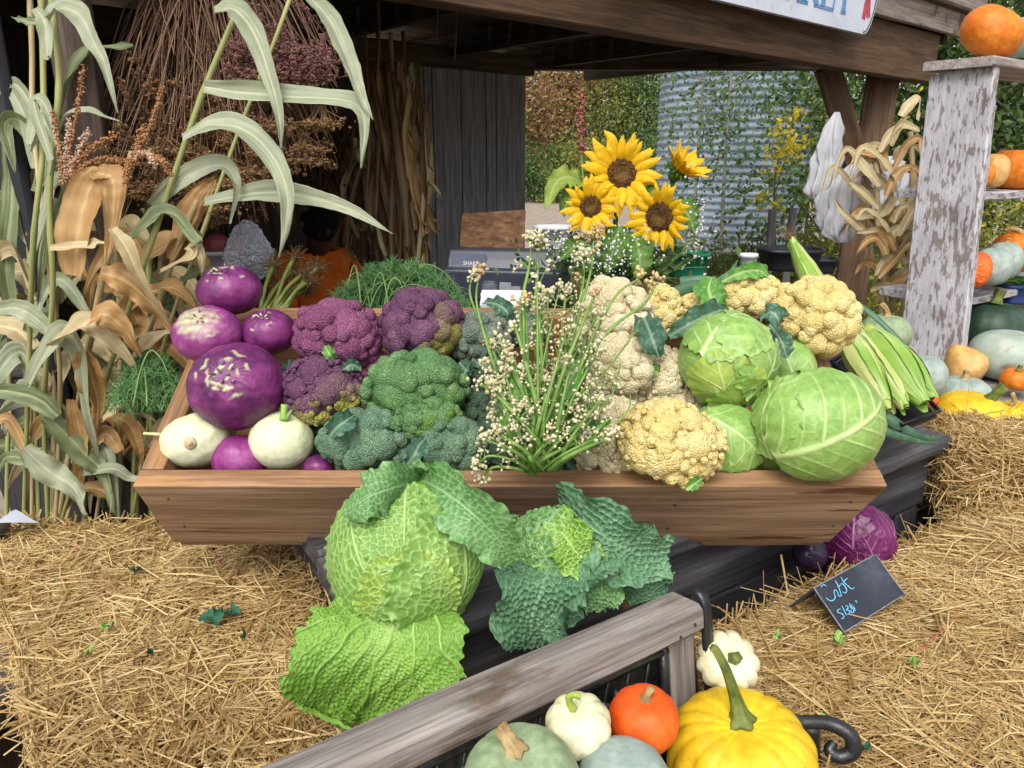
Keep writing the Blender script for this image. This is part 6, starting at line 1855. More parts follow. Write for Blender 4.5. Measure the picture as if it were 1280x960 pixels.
sunflower("sunflower with a dark eye turned to the left, lowest on the right", 825, 271, 1.93, 44, 19, (-.55, -.80, -.05), 3, 20)
sunflower("sunflower seen from the side, pointing up right behind the others", 850, 212, 2.06, 40, 13, (.50, -.35, .62), 4, 17, .9)
def sl(label, pts_, w_px, mat, seed, cup=.15):
    pp = [P(x, y, d) for x, y, d in pts_]
    w_ = px2m(w_px, pp[1])
    o = part("sunflower_leaf", blade(pp, np.cross(nrm(pp[-1] - pp[0]), TO + UP * .2), lambda u: w_ / 2 * math.sin(math.pi * min(1, .06 + .92 * u ** .7)) ** .8 + .0005, 26, 15, cup=cup, ruffle=.01, seed=seed, sp=.024, wm=.004), mat, base=pp[0])
    tag(o, label, "leaf", "leaves of the sunflower bouquet")
sl("pale yellow green leaf pointing left of the smaller sunflower", [(738, 238, 2.0), (715, 222, 1.96), (695, 228, 1.94), (682, 262, 1.92)], 30, m_sleaf2, 1)
sl("mid green leaf behind the smaller sunflower's left side", [(740, 262, 2.02), (722, 240, 1.98), (708, 255, 1.96), (704, 270, 1.95)], 26, m_sleaf, 2)
sl("round green leaf hanging below the lowest right sunflower", [(792, 290, 1.98), (798, 310, 1.93), (800, 330, 1.92), (796, 350, 1.92)], 36, m_sleaf, 3)
sl("dark green leaf in shade below the largest sunflower", [(776, 282, 1.99), (768, 300, 1.95), (764, 322, 1.94), (758, 340, 1.94)], 34, m_sleaf, 4)
sl("green leaf behind the right sunflower's petals", [(845, 250, 2.02), (860, 268, 2.0), (868, 290, 2.0)], 30, m_sleaf, 5)
sl("green leaf between the largest and the right sunflower", [(800, 262, 2.02), (812, 244, 1.98), (824, 232, 1.98)], 26, m_sleaf, 6)
sl("green leaf low on the bouquet's left, by the till", [(735, 300, 1.98), (715, 310, 1.95), (700, 325, 1.94)], 24, m_sleaf, 7)
# red amaranth spike
sp_ = thing("amaranth_spike", "thin dusty red seed spike standing left of the sunflowers", "flower", P(727, 220, 2.04))
part("stem", tube(G(), [P(745, 330, 2.04), P(730, 230, 2.04), P(727, 190, 2.04), P(726, 115, 2.04)], [.004, .003, .0015], 6, 20), m_fstem, sp_)
pts_ = []
for u in np.linspace(0, 1, 130):
    pts_.append(P(727 - u + rng.normal() * 2.2, 192 - u * 78, 2.04 + rng.normal() * .005))
part("seed_head", blobs(G(), pts_, rng.uniform(.003, .0055, len(pts_)), 1, .4), M("dusty red seeds", [(0, (.15, .035, .03)), (1, (.34, .12, .10))], scale=40, island=.6, rough=.9), sp_, kind="stuff")
# gypsophila
m_gyp = M("baby's breath flowers", [(0, (.60, .62, .58)), (1, (.80, .80, .77))], scale=40, island=.5, rough=.8, trans=.2)
gy = thing("babys_breath", "spray of tiny white flowers round the sunflowers", "flowers", P(790, 330, 1.97))
gs, ctr = G(), []
for k in range(620):
    if k % 5 < 3:
        x, y, d = rng.normal(768, 32), rng.normal(315, 17), rng.uniform(1.90, 2.0)
    elif k % 5 == 3:
        x, y, d = rng.normal(866, 12), rng.normal(285, 26), rng.uniform(1.98, 2.08)
    else:
        x, y, d = rng.normal(715, 18), rng.normal(302, 12), rng.uniform(1.93, 2.0)
    q = P(x, y, d); ctr.append(q)
    o = P(780 + (x - 780) * .45, 345, 1.98)
    if k % 3 == 0:
        tube(gs, [o, (o + q) / 2 + rng.normal(size=3) * .008, q], [.0009, .0006], 4, 6)
part("stem", gs, m_fstem, gy, kind="stuff")
part("blossoms", blobs(G(), ctr, rng.uniform(.0022, .0044, len(ctr)), 1, .35), m_gyp, gy, kind="stuff")
pts_ = np.array([P(rng.normal(770, 45), rng.normal(325, 14), rng.uniform(1.95, 2.05)) for _ in range(650)])
part("foliage", leaf_cloud(G(), pts_, .028, seed=4), m_lf_dark, gy, smooth=False, kind="stuff")

# ================================================================ the till and what stands round it
m_till = M("dark blue grey plastic", [(0, (.028, .034, .055)), (1, (.045, .052, .080))], scale=30, rough=.38, spec=.5, bump=.05, bscale=400)
m_till2 = M("black plastic", [(0, (.008, .009, .012)), (1, (.016, .017, .021))], scale=30, rough=.4)
m_till3 = M("till display window", [(0, (.13, .15, .21)), (1, (.20, .22, .29))], scale=12, rough=.2)
m_white = M("white print", [(0, (.65, .65, .68)), (1, (.75, .75, .78))], rough=.6)
tdist = 2.20
t0, t1 = P(556, 386, tdist + .06), P(700, 386, tdist)
tc_ = (t0 + t1) / 2; tc_[2] = 1.0
ang = math.atan2((t1 - t0)[1], (t1 - t0)[0])
W_ = np.linalg.norm((t1 - t0)[:2])
till = thing("cash_register", "dark blue grey SHARP cash register on the counter, seen from behind", "cash register", tc_, None, (0, 0, ang))
def extr(outline, x0, x1, bevel=.006):                       # side profile (y, z) drawn along x, bevelled
    bm = bmesh.new()
    a = [bm.verts.new((x0, y, z)) for y, z in outline]; b = [bm.verts.new((x1, y, z)) for y, z in outline]
    n = len(outline)
    bm.faces.new(a); bm.faces.new(b[::-1])
    for j in range(n):
        bm.faces.new((a[j], b[j], b[(j + 1) % n], a[(j + 1) % n]))
    bmesh.ops.recalc_face_normals(bm, faces=bm.faces[:])
    bmesh.ops.bevel(bm, geom=bm.edges[:], offset=bevel, segments=3, affect='EDGES', profile=.5)
    me = bpy.data.meshes.new("body"); bm.to_mesh(me); bm.free()
    return me
hw = W_ / 2
part("drawer_box", extr([(0, 0), (.34, 0), (.34, .088), (0, .088)], -hw + .004, hw - .004, .004), m_till2, till, local=True)
part("body", extr([(-.004, .090), (.34, .090), (.345, .12), (.20, .205), (.055, .222), (.03, .19), (-.004, .178)], -hw, hw, .006), m_till, till, local=True)
part("body_cover", extr([(.012, .1785), (.20, .175), (.19, .226), (.05, .236), (.026, .205)], -hw + .003, hw - .003, .008), m_till, till, local=True)
g = G(); box(g, (-hw + .02, -.0028 + .022, .183), (-hw + .125, .028, .224), None)
part("customer_display", g, m_till3, till, local=True, smooth=False)
g = G(); box(g, (.035, .012, .196), (.095, .030, .214)); part("rating_label", g, M("silver label", [(0, (.3, .3, .33)), (1, (.5, .5, .53))], scale=150, rough=.4), till, local=True, smooth=False)
g = G(); box(g, (-.005, -.0075, .118), (.03, -.003, .146)); box(g, (.028, -.0076, .112), (.058, -.0031, .135)); part("torn_sticker", g, M("torn paper sticker", [(0, (.24, .25, .28)), (1, (.38, .38, .42))], scale=60), till, local=True, smooth=False)
g = G(); box(g, (.07, -.0076, .164), (.106, -.003, .170)); part("finger_slot", g, m_till2, till, local=True, smooth=False)
def text(body, size, mat, parent, M4, ext=.0004, name="lettering"):
    cu = bpy.data.curves.new("t", 'FONT'); cu.body = body; cu.size = size; cu.extrude = ext; cu.offset = size * .02
    o = bpy.data.objects.new("tmp", cu); C.objects.link(o)
    me = bpy.data.meshes.new_from_object(o)
    bpy.data.objects.remove(o)
    me.materials.clear(); me.materials.append(mat)
    q = bpy.data.objects.new(name, me); C.objects.link(q); q.parent = parent; q.matrix_local = M4
    return q
text("SHARP", .016, m_white, till, Matrix.Translation((-hw + .056, .0185, .192)) @ Matrix.Rotation(R_(90), 4, 'X'))
# the chipboard sheet leaning behind it
m_osb = M("chipboard", [(0, (.07, .032, .014)), (.5, (.15, .075, .035)), (1, (.26, .15, .075))], scale=26, detail=7, stretch=(1, 1, 2.4), rough=.8, bump=.4, bscale=90)
o_ = [P(571, 330, 2.62), P(654, 320, 2.60), P(657, 262, 2.66), P(578, 267, 2.68)]
o_[0] = P(571, 352, 2.62); o_[1] = P(652, 348, 2.60)
n_ = nrm(np.cross(o_[1] - o_[0], o_[3] - o_[0]))
g = G().add(o_ + [q - n_ * .012 for q in o_], [(0, 1, 2, 3), (7, 6, 5, 4), (0, 4, 5, 1), (1, 5, 6, 2), (2, 6, 7, 3), (3, 7, 4, 0)])
tag(part("chipboard_sheet", g, m_osb, smooth=False, base=o_[0]), "rough brown chipboard sheet standing upright behind the till", "board")
# paper bags / notes lying by the crate
m_paper = M("white paper", [(0, (.52, .54, .58)), (1, (.70, .71, .74))], scale=30, rough=.7, bump=.2)
cp = P(628, 378, 1.90)
tb = thing("paper_stack", "small stack of white printed papers on the counter in front of the till", "papers", cp)
for k in range(4):
    a = rng.uniform(-.06, .06)
    Rm = np.array(Matrix.Rotation(a, 3, 'Z')) @ np.array(Matrix.Rotation(R_(24), 3, 'X'))
    part("paper_sheet", box(G(), (-.055, -.035, .004 * k), (.055, .035, .004 * k + .0025), Rm), m_paper, tb, local=True, smooth=False)
cup = thing("clear_cup", "upturned clear plastic cup beside the white papers", "cup", P(612, 375, 1.98))
m_glass = M("clear plastic", [(0, (.55, .6, .66)), (1, (.6, .65, .7))], rough=.12)
m_glass.node_tree.nodes["Principled BSDF"].inputs["Transmission Weight"].default_value = .9
m_glass.node_tree.nodes["Principled BSDF"].inputs["IOR"].default_value = 1.15
prof = [(.001, .05), (.016, .05), (.021, .04), (.025, -.01), (.0235, -.01), (.0195, .038), (.001, .047)]
th = np.linspace(0, 2 * np.pi, 24, endpoint=False)
V = np.array([[(a * math.cos(q), a * math.sin(q), h_) for q in th] for a, h_ in prof])
part("cup_body", G().add(*grid(V, cv=True)), m_glass, cup, local=True)
# white thing by the vase, dark basin and green tub, cups
def tub(name, label, cat, px, py, d, w_, h_, mat, rim=.008, taper=.86, ny=24, sq=3.5, content=None):
    c = P(px, py, d)
    t = thing(name, label, cat, c)
    th = np.linspace(0, 2 * np.pi, 48, endpoint=False)
    cx, sx = np.cos(th), np.sin(th)
    k = (np.abs(cx) ** sq + np.abs(sx) ** sq) ** (-1 / sq)
    prof = [(.01, 0), (taper * .98, 0), (taper, .01), (.97, h_ - .012), (1.03, h_ - .012), (1.04, h_), (.96, h_), (taper * .95, .012), (.01, .012)]
    V = np.array([np.column_stack([a * k * cx * w_ / 2, a * k * sx * w_ / 2 * .8, 0 * th + z_]) for a, z_ in prof])
    part("tub_body", G().add(*grid(V, cv=True)), mat, t, local=True)
    return t
m_tubg = M("green plastic", [(0, (.006, .12, .06)), (1, (.012, .19, .10))], rough=.35)
tub("green_tub", "green plastic tub on the counter right of the sunflowers", "tub", 858, 346, 2.25, .125, .075, m_tubg)
tub("black_tray", "black plastic tray behind the yellow cauliflowers", "tray", 985, 336, 2.5, .20, .07, m_till2)
tub("black_tray", "smaller black plastic crate behind the leeks at the counter's right", "tray", 1022, 340, 2.62, .12, .05, m_till2)
cupw = tub("paper_cup", "white cup with a red lid lying by the back of the wide cauliflower", "cup", 934, 342, 2.3, .055, .062, m_paper, sq=2.0, taper=.82)
part("red_lid", tube(G(), [(0, 0, -.010), (0, 0, .012)], [.020, .021], 16), M("red plastic", [(0, (.5, .02, .02)), (1, (.62, .04, .03))], rough=.4), cupw, local=True)
wb = P(692, 305, 2.75); 
tub("white_bowl", "white basin on the counter behind the small flowers", "basin", 692, 322, 2.6, .14, .11, m_paper, sq=2.2)

# ---------------------------------------------------------------- dill
m_on = veg("spring onion shaft", [(0, (.09, .12, .02)), (.6, (.20, .24, .06)), (1, (.36, .33, .18))], scale=12, rough=.4)
m_dstem = veg("dill stem", [(0, (.10, .20, .05)), (1, (.22, .34, .12))], scale=20)
m_dill = M("dill fronds", [(0, (.03, .095, .022)), (.5, (.065, .165, .045)), (1, (.12, .24, .075))], scale=20, island=.6, rough=.6)
def dill(label, x0, x1, ytop, ybase, d, n, seed, nt=9):
    rg = np.random.default_rng(seed)
    c = P((x0 + x1) / 2, ybase, d)
    t = thing("dill_bunch", label, "dill", c)
    g = G()
    for k in range(n):
        xb = rg.uniform(x0 + .25 * (x1 - x0), x1 - .15 * (x1 - x0)); xt = rg.uniform(x0, x1)
        u = (xt - x0) / (x1 - x0)
        yt = ybase - (ybase - ytop) * (4 * u * (1 - u)) ** .5 * rg.uniform(.35, 1.0)
        o = rg.uniform(-.08, .08)
        xe = xt + (xt - (x0 + x1) / 2) * .35
        a = [P(xb, ybase + 10, d + o), P((xb + xt) / 2, yt + 12, d + o), P(xt, yt, d + o), P(xe, yt + 14, d + o - .02)]
        p = spline(a, 16)
        tube(g, p, [.0022, .0012, .0006], 4)
        m_ = 26
        i = rg.integers(5, 16, m_)
        dr = rg.normal(size=(m_, 3)); dr[:, 2] += .4; dr /= np.linalg.norm(dr, axis=1, keepdims=True)
        L = rg.uniform(.015, .045, m_)
        a0 = p[i]; a1 = a0 + dr * L[:, None] * .5 + [0, 0, .002]; a2 = a0 + dr * L[:, None] - np.array([0, 0, 1]) * (L[:, None] * .25)
        s_ = np.cross(dr, TO); s_ /= np.linalg.norm(s_, axis=1, keepdims=True) + 1e-9
        w_ = .0007
        V = np.stack([a0 - s_ * w_, a0 + s_ * w_, a1 - s_ * w_, a1 + s_ * w_, a2], 1)
        F = np.arange(m_)[:, None] * 5
        g.add(V, F + [0, 1, 3, 2], F + [2, 3, 4])
    part("fronds", g, m_dill, t, kind="stuff")
    for k in range(n // 14 if x1 - x0 > 100 else 3):                                 # thicker pale stems arching over the heap
        xb = rg.uniform(x0 + .1 * (x1 - x0), x0 + .7 * (x1 - x0)); w_ = rg.uniform(.12, .50) * (x1 - x0) * rg.choice([1, 1, -.6])
        yt = ytop + rg.uniform(-4, 30)
        o = -rg.uniform(.04, .12)
        part("stem", tube(G(), [P(xb, ybase + 4, d + o), P(xb + w_ * .25, (yt + ybase) / 2 - 6, d + o), P(xb + w_ * .6, yt, d + o), P(xb + w_, yt + 10, d + o), P(xb + w_ * 1.25, yt + 30, d + o)], [.0022, .0016, .0009], 6, 18), m_dstem, t)
    return t
dill("big bunch of feathery green dill heaped behind the crate, left of the till", 428, 566, 328, 385, 1.78, 200, 3)
dill("dark green dill bunch outside the crate's left edge among the corn leaves", 150, 225, 440, 505, 1.55, 130, 5)
# green onions with brown roots
m_root = M("brown roots", [(0, (.09, .05, .02)), (1, (.22, .14, .07))], scale=60, island=.5, rough=.9)
on = thing("spring_onions", "bunch of spring onions with brown roots upward behind the kohlrabi", "onion bunch", P(372, 378, 1.70))
for k in range(11):
    x0, x1 = 322 + k * 3.2 + rng.uniform(-4, 4), 346 + k * 4.0 + rng.uniform(-12, 12)
    y1 = rng.uniform(322, 366)
    a, b = P(x0, 388, 1.66), P(x1, y1, 1.74 + rng.uniform(-.04, .04))
    on_ = part("onion", tube(G(), [a, (a + b) / 2 + [0, 0, .01], b], [.005, .0045, .006], 7, 8), m_on, on)
    g = G()
    for q in range(34):
        d_ = nrm(rng.normal(size=3) + nrm(b - a) * .5)
        tube(g, [b, b + d_ * .016, b + d_ * .03 + rng.normal(size=3) * .006], [.0016, .0007], 4, 5)
    part("roots", g, m_root, on_, kind="stuff")
# red onions in a pale tub and a clear plastic bag
m_ron = skin("red onion skin", (.16, .02, .04), (.27, .05, .07), (.38, .12, .13))
for (x, y, w_, lab) in ((272, 308, 34, "left red onion in the shade behind the uppermost kohlrabi"), (294, 312, 30, "right red onion in the shade behind the uppermost kohlrabi")):
    c, wd = at(x, y, 1.98, w_)
    pumpkin("red_onion", lab, c, wd, wd * .86, 6, .004, m_ron, int(x), cat="onion", dimple=-.06, group="red onions behind the heap")
m_bag = M("crumpled clear plastic", [(0, (.42, .46, .54)), (1, (.60, .64, .70))], scale=20, rough=.12, bump=.6, bscale=40, spec=.8)
m_bag.node_tree.nodes["Principled BSDF"].inputs["Alpha"].default_value = .38
m_bag.node_tree.nodes["Principled BSDF"].inputs["Transmission Weight"].default_value = .0
U, F = ico(5)
c = P(312, 322, 1.86)
bump_ = 1 + .20 * np.abs(vnoise(U, 5, 3)) + .10 * np.abs(vnoise(U, 11, 4)) + .05 * vnoise(U, 22, 6)
V = U * bump_[:, None] * np.array([.056, .045, .052])
V[:, 2] += .02 * (U[:, 2] > .6) * (U[:, 2] - .6) * 4
tag(part("plastic_bag", G().add(V + c, None, F), m_bag, base=c, smooth=False), "crumpled clear plastic bag behind the purple kohlrabi", "plastic bag")
tub("white_tub", "pale tub under the red onions behind the kohlrabi", "tub", 272, 345, 1.98, .13, .07, m_paper, sq=2.4)
# the rustic stick and little wooden peg at the back of the crate
pg = P(505, 372, 1.95)
o = plank("wooden_peg", pg - [0, 0, .06], pg + [0, 0, .075], .024, .02, (0, -1, 0), m_yel, None)
tag(o, "short pale wooden peg standing behind the dill", "peg")

# ---------------------------------------------------------------- sweetcorn ears in a black tray, right of the crate
m_husk = veg("green corn husk", [(0, (.10, .24, .02)), (.5, (.19, .35, .04)), (1, (.32, .46, .10))], scale=6, stretch=(1, 1, 1), rough=.45, bump=.35, bscale=30, trans=.05, attr="a", astops=(.46, .56, .22))
m_husk_y = veg("yellowing corn husk", [(0, (.26, .33, .06)), (.5, (.38, .44, .12)), (1, (.50, .52, .22))], scale=6, rough=.5, bump=.35, bscale=30, attr="a", astops=(.58, .60, .32))
m_silk = M("brown corn silk", [(0, (.12, .05, .015)), (1, (.28, .14, .05))], scale=40, island=.5, rough=.8)
def corn_ear(label, a, b, r0, mats, seed, silk=False, nlv=6, name="corn_ear"):
    """a: the blunt stalk end, b: the tip"""
    rg = np.random.default_rng(seed)
    a, b = np.asarray(a), np.asarray(b)
    L = np.linalg.norm(b - a)
    t = thing(name, label, "corn ear", a, "sweetcorn ears right of the crate")
    d = nrm(b - a)
    B = basis(d, (.1, .2, 1))
    prof = lambda u: r0 * (math.sin(math.pi * min(1, .14 + .845 * u ** .9)) ** .65)
    th = np.linspace(0, 2 * np.pi, 28, endpoint=False)
    us = np.linspace(0, 1, 26)
    V = np.array([(B @ np.array([prof(u) * np.cos(th) * (1 + .04 * np.cos(5 * th)), prof(u) * np.sin(th) * (1 + .04 * np.cos(5 * th)), 0 * th + u * L])).T for u in us])
    part("ear_body", G().add(*grid(V, cv=True)), mats[0], t, local=True)
    for k in range(nlv):
        az = k / nlv * 2 * np.pi + rg.uniform(-.3, .3)
        e = rg.uniform(.88, 1.05)
        sp = [B @ np.array([math.cos(az + .1 * u) * (prof(min(u, .97)) * 1.05 + .0015 + .010 * max(0, u - .85) * k), math.sin(az + .1 * u) * (prof(min(u, .97)) * 1.05 + .0015 + .010 * max(0, u - .85) * k), u * L]) for u in np.linspace(.0, e, 7)]
        sd = B @ np.array([-math.sin(az), math.cos(az), 0])
        g = blade(sp, sd, lambda u: r0 * .92 * math.sin(math.pi * min(1, .16 + .82 * u)) ** .7 + .0006, 30, 11, cup=-.40, ruffle=.0006, seed=seed + k, sp=.5, wm=.0006, serr=.1)
        st_ = rg.uniform(0, 1, 11)[None] * (.6 + .4 * np.sin(np.linspace(0, 7, 30) + k))[:, None]   # fibres along the husk
        g.A[0] = np.clip(st_ ** 1.5, 0, 1).ravel()
        part("husk_leaf", g, mats[k % len(mats)], t, local=True)
    part("stalk_end", tube(G(), [-d * .03, d * .005], [r0 * .42, r0 * .5], 12, 4), m_husk_y, t, local=True)
    if silk:
        g = G()
        for k in range(40):
            v = nrm(d + rg.normal(size=3) * .35)
            tube(g, [(b - a), (b - a) + v * .02, (b - a) + v * .045 + rg.normal(size=3) * .008], [.0007, .0003], 4, 5)
        part("silk", g, m_silk, t, local=True, kind="stuff")
    return t
cp_ = lambda x, y, o: P(x, y, 1.60 - o)
corn_ear("pale green corn ear lying lowest in the row, nearest the front right cabbage", P(1058, 420, 1.66), P(1112, 512, 1.47), .027, (m_husk_y, m_husk), 1)
corn_ear("green corn ear second from the crate in the row, its tip frayed yellow", P(1076, 424, 1.66), P(1134, 510, 1.48), .028, (m_husk, m_husk_y), 2)
corn_ear("bright green corn ear topmost in the row, with a bent blunt tip", P(1092, 420, 1.65), P(1156, 505, 1.48), .034, (m_husk,), 3)
corn_ear("bright green corn ear farthest right in the row, mostly behind the topmost one", P(1108, 432, 1.70), P(1166, 498, 1.54), .03, (m_husk, m_husk), 4)
corn_ear("corn ear standing upright behind the knobbly cauliflower, silk at its tip", P(1040, 400, 1.78), P(990, 302, 1.90), .024, (m_husk, m_husk_y), 5, True)
corn_ear("green corn ear under the upright one, beside the leeks", P(1030, 372, 1.72), P(1085, 425, 1.66), .022, (m_husk,), 6)
tr = thing("black_tray", "shallow black tray under the green corn ears right of the crate", "tray", P(1110, 500, 1.60))
q = [P(1040, 440, 1.74), P(1130, 517, 1.47), P(1175, 500, 1.55), P(1090, 410, 1.80)]
q = [x_ - [0, 0, .035] for x_ in q]
n_ = nrm(np.cross(q[1] - q[0], q[2] - q[0])); n_ = n_ if n_[2] > 0 else -n_
part("tray_base", G().add(q + [x_ - n_ * .006 for x_ in q], [(0, 1, 2, 3), (7, 6, 5, 4), (0, 4, 5, 1), (1, 5, 6, 2), (2, 6, 7, 3), (3, 7, 4, 0)]), m_till2, tr, smooth=False)
part("tray_rim", tube(G(), [q[0] + n_ * .012, q[1] + n_ * .012, q[2] + n_ * .012, q[3] + n_ * .012, q[0] + n_ * .012], .005, 6), m_till2, tr)
# leeks lying at the back and their green tops trailing over the table
m_leek = veg("leek leaf", [(0, (.03, .085, .045)), (.5, (.065, .15, .08)), (1, (.14, .24, .14))], scale=20, rough=.4, trans=.1)
def leek(label, pts_, w_px, seed, grp="leeks round the corn"):
    pp = [P(*q) for q in pts_]
    w_ = px2m(w_px, pp[0])
    o = part("leek_leaf", blade(pp, np.cross(nrm(pp[-1] - pp[0]), TO), lambda u: w_ / 2 * (1 - u ** 3) + .0008, 30, 7, cup=-.4, seed=seed, sp=1, wm=.001, serr=.2), m_leek, base=pp[0])
    tag(o, label, "leek leaf", grp)
leek("leek leaf running from the upright corn ear down to the right", [(1008, 345, 1.78), (1040, 362, 1.74), (1075, 380, 1.7)], 9, 1)
leek("long leek leaf crossing above the corn ears to the pale squash", [(1030, 360, 1.76), (1080, 385, 1.70), (1120, 420, 1.66), (1140, 442, 1.64)], 7, 2)
leek("leek leaf trailing from the tray's front over the black table", [(1095, 510, 1.50), (1120, 528, 1.48), (1150, 545, 1.49), (1178, 550, 1.50)], 11, 3)
leek("second leek leaf trailing over the black table, nearer the crate", [(1092, 522, 1.46), (1110, 540, 1.44), (1140, 550, 1.46), (1172, 556, 1.48)], 9, 4)
leek("thin leek leaf over the tray's front edge by the cabbage", [(1085, 500, 1.48), (1100, 522, 1.45), (1126, 538, 1.46)], 7, 5)
leek("dark leek leaf at the back, above the small yellow cauliflower", [(862, 362, 1.8), (890, 356, 1.78), (915, 340, 1.8), (922, 325, 1.85)], 10, 6)
leek("dark leek leaf lying along the crate's back, left of the wide cauliflower", [(840, 368, 1.78), (868, 356, 1.76), (898, 362, 1.72)], 14, 7)
leek("dark leek leaf behind the bright green leaf at the crate's back", [(850, 352, 1.82), (880, 350, 1.80), (905, 352, 1.78)], 12, 8)
# ================================================================ corn stalks at the left
def cornmat(name, a, b, c, st, tr=.18):
    return M(name, [(0, a), (.5, b), (1, c)], scale=9, detail=5, rough=.5, bump=.15, bscale=60, attr="a", astops=st, trans=tr, spec=.35)
m_cl_pale = cornmat("pale sage corn leaf", (.20, .24, .14), (.27, .305, .19), (.38, .40, .275), (.50, .51, .37))
m_cl_green = cornmat("green corn leaf", (.075, .11, .045), (.14, .18, .08), (.23, .27, .13), (.38, .41, .22))
m_cl_brown = cornmat("brown corn leaf", (.23, .115, .032), (.37, .205, .07), (.50, .32, .13), (.60, .42, .20))
m_cl_tan = cornmat("tan corn leaf", (.30, .22, .10), (.42, .33, .17), (.54, .45, .26), (.62, .54, .33))
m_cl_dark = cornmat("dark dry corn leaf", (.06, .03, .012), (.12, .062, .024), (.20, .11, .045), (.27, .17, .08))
m_cs_green = M("corn stalk", [(0, (.17, .20, .06)), (.5, (.28, .29, .10)), (1, (.40, .38, .17))], scale=6, stretch=(1, 1, .3), rough=.5)
m_cs_tan = M("dry corn stalk", [(0, (.26, .19, .09)), (.5, (.38, .30, .15)), (1, (.48, .40, .22))], scale=6, stretch=(1, 1, .3), rough=.6)

def cleaf(parent, pts, width, mat, seed, twist=(0, 0), fold=.35, wave=.10, name="leaf", nx=44, ny=13, tipw=.03, base_w=.55):
    """a corn leaf along world points; width in metres at its widest"""
    rg = np.random.default_rng(seed)
    p = spline(pts, nx)
    t = tangents(p)
    sd = np.cross(t, TO + .25 * UP)
    sd /= np.linalg.norm(sd, axis=1, keepdims=True) + 1e-9
    for i in range(1, nx):                                   # no sudden flips
        if sd[i] @ sd[i - 1] < 0: sd[i] *= -1
    nn = np.cross(sd, t)
    tw = np.radians(np.interp(np.linspace(0, 1, nx), np.linspace(0, 1, len(twist)), twist))[:, None]
    sd, nn = sd * np.cos(tw) + nn * np.sin(tw), nn * np.cos(tw) - sd * np.sin(tw)
    s = np.linspace(0, 1, nx)[:, None]; q = np.linspace(-1, 1, ny)[None]
    wv = width / 2 * np.minimum(1, base_w + (1 - base_w) * s / .25) * np.clip((1 - s) / .62, tipw, 1) ** .75
    x = q * wv * (1 - .10 * fold) * (1 + np.abs(q) ** 3 * (.025 * np.sin(s * 37 + seed) + .02 * np.sin(s * 83 + 2 * seed)))
    x = x + width * .10 * np.sin(s * rg.uniform(3, 7) + rg.uniform(0, 6)) * s
    z = fold * wv * (np.abs(q) ** 1.25 - .5) + wave * width * np.abs(q) ** 2 * np.sin(s * rg.uniform(9, 20) + np.where(q > 0, 0, rg.uniform(1, 4)) + rg.uniform(0, 6)) * np.minimum(1, 4 * s)
    z = z + .03 * width * np.sin(q * 16 + seed) + .022 * width * np.sin(s * rg.uniform(30, 50) + q * 4) * np.sin(q * 5 + seed)
    V = p[:, None] + sd[:, None] * x[..., None] + nn[:, None] * z[..., None]
    str_ = rg.uniform(0, 1, ny)[None] * (.55 + .45 * np.sin(s * 9 + q * 5 + seed))
    A = np.clip(np.where(np.abs(q) < .12, .85, 0) + .55 * str_ * (np.abs(q) > .1), 0, 1)
    vv, Q = grid(V)
    return part(name, G().add(vv, Q, None, A + 0 * s), mat, parent)
def cstalk(parent, pts, r, mat, seed):
    p = spline(pts, 46)
    rg = np.random.default_rng(seed)
    rr = np.linspace(r, r * .72, 46)
    rr = rr * (1 + .22 * (np.arange(46) % 9 == 4) + .1 * (np.arange(46) % 9 == 5))
    return part("stem", tube(G(), p, rr, 9), mat, parent)
def PX(lst, d, back=0):
    """back: the depth reached at the height of the bale's far edge, so that the stalks' feet stand behind it"""
    return [P(q[0], q[1], d + (q[2] if len(q) > 2 else 0) + (max(0, back - d) * min(1, max(0, (q[1] - 330) / 270)) if back else 0)) for q in lst]
CSG = "corn stalks left of the crate"
def stalk_thing(label, path, d, r, mat, seed, leaves, tassel=None):
    pp = PX(path, d, 1.76)
    foot = pp[-1].copy()
    if foot[2] > .05:                                        # carry the stalk down to the ground
        dv = nrm(pp[-1] - pp[-2])
        foot = pp[-1] + dv * (pp[-1][2] / max(.2, -dv[2])) * .98
        foot[2] = 0
        pp.append(foot)
    t = thing("corn_stalk", label, "corn stalk", foot, CSG)
    cstalk(t, pp, r, mat, seed)
    for i, (lp, wpx, m_, tw, dd) in enumerate(leaves):
        lw = PX(lp, d + dd, 1.72 + dd)
        cleaf(t, lw, wpx / FPX * (d + dd), m_, seed * 50 + i, tw, fold=.30 + .2 * ((seed + i) % 3) / 2, wave=.08 + .05 * (i % 3))
    if tassel:
        for j, tp in enumerate(tassel):
            a = spline(PX(tp, d - .08), 40)
            c_ = np.repeat(a, 5, 0) + rng.normal(size=(200, 3)) * .0028
            part("tassel", blobs(tube(G(), a, [.0018, .001], 5), c_, rng.uniform(.0012, .0029, 200), 1, .5), (m_tas, m_tas2)[j % 3 == 2], t)
    return t
m_tas = M("rusty tassel seeds", [(0, (.16, .065, .022)), (.5, (.30, .14, .055)), (1, (.44, .25, .12))], scale=40, island=.6, rough=.9)
m_tas2 = M("pale pinkish tassel seeds", [(0, (.30, .19, .13)), (.5, (.44, .31, .23)), (1, (.58, .45, .34))], scale=40, island=.6, rough=.9)
g_, p_, b_, t_ = m_cl_green, m_cl_pale, m_cl_brown, m_cl_tan
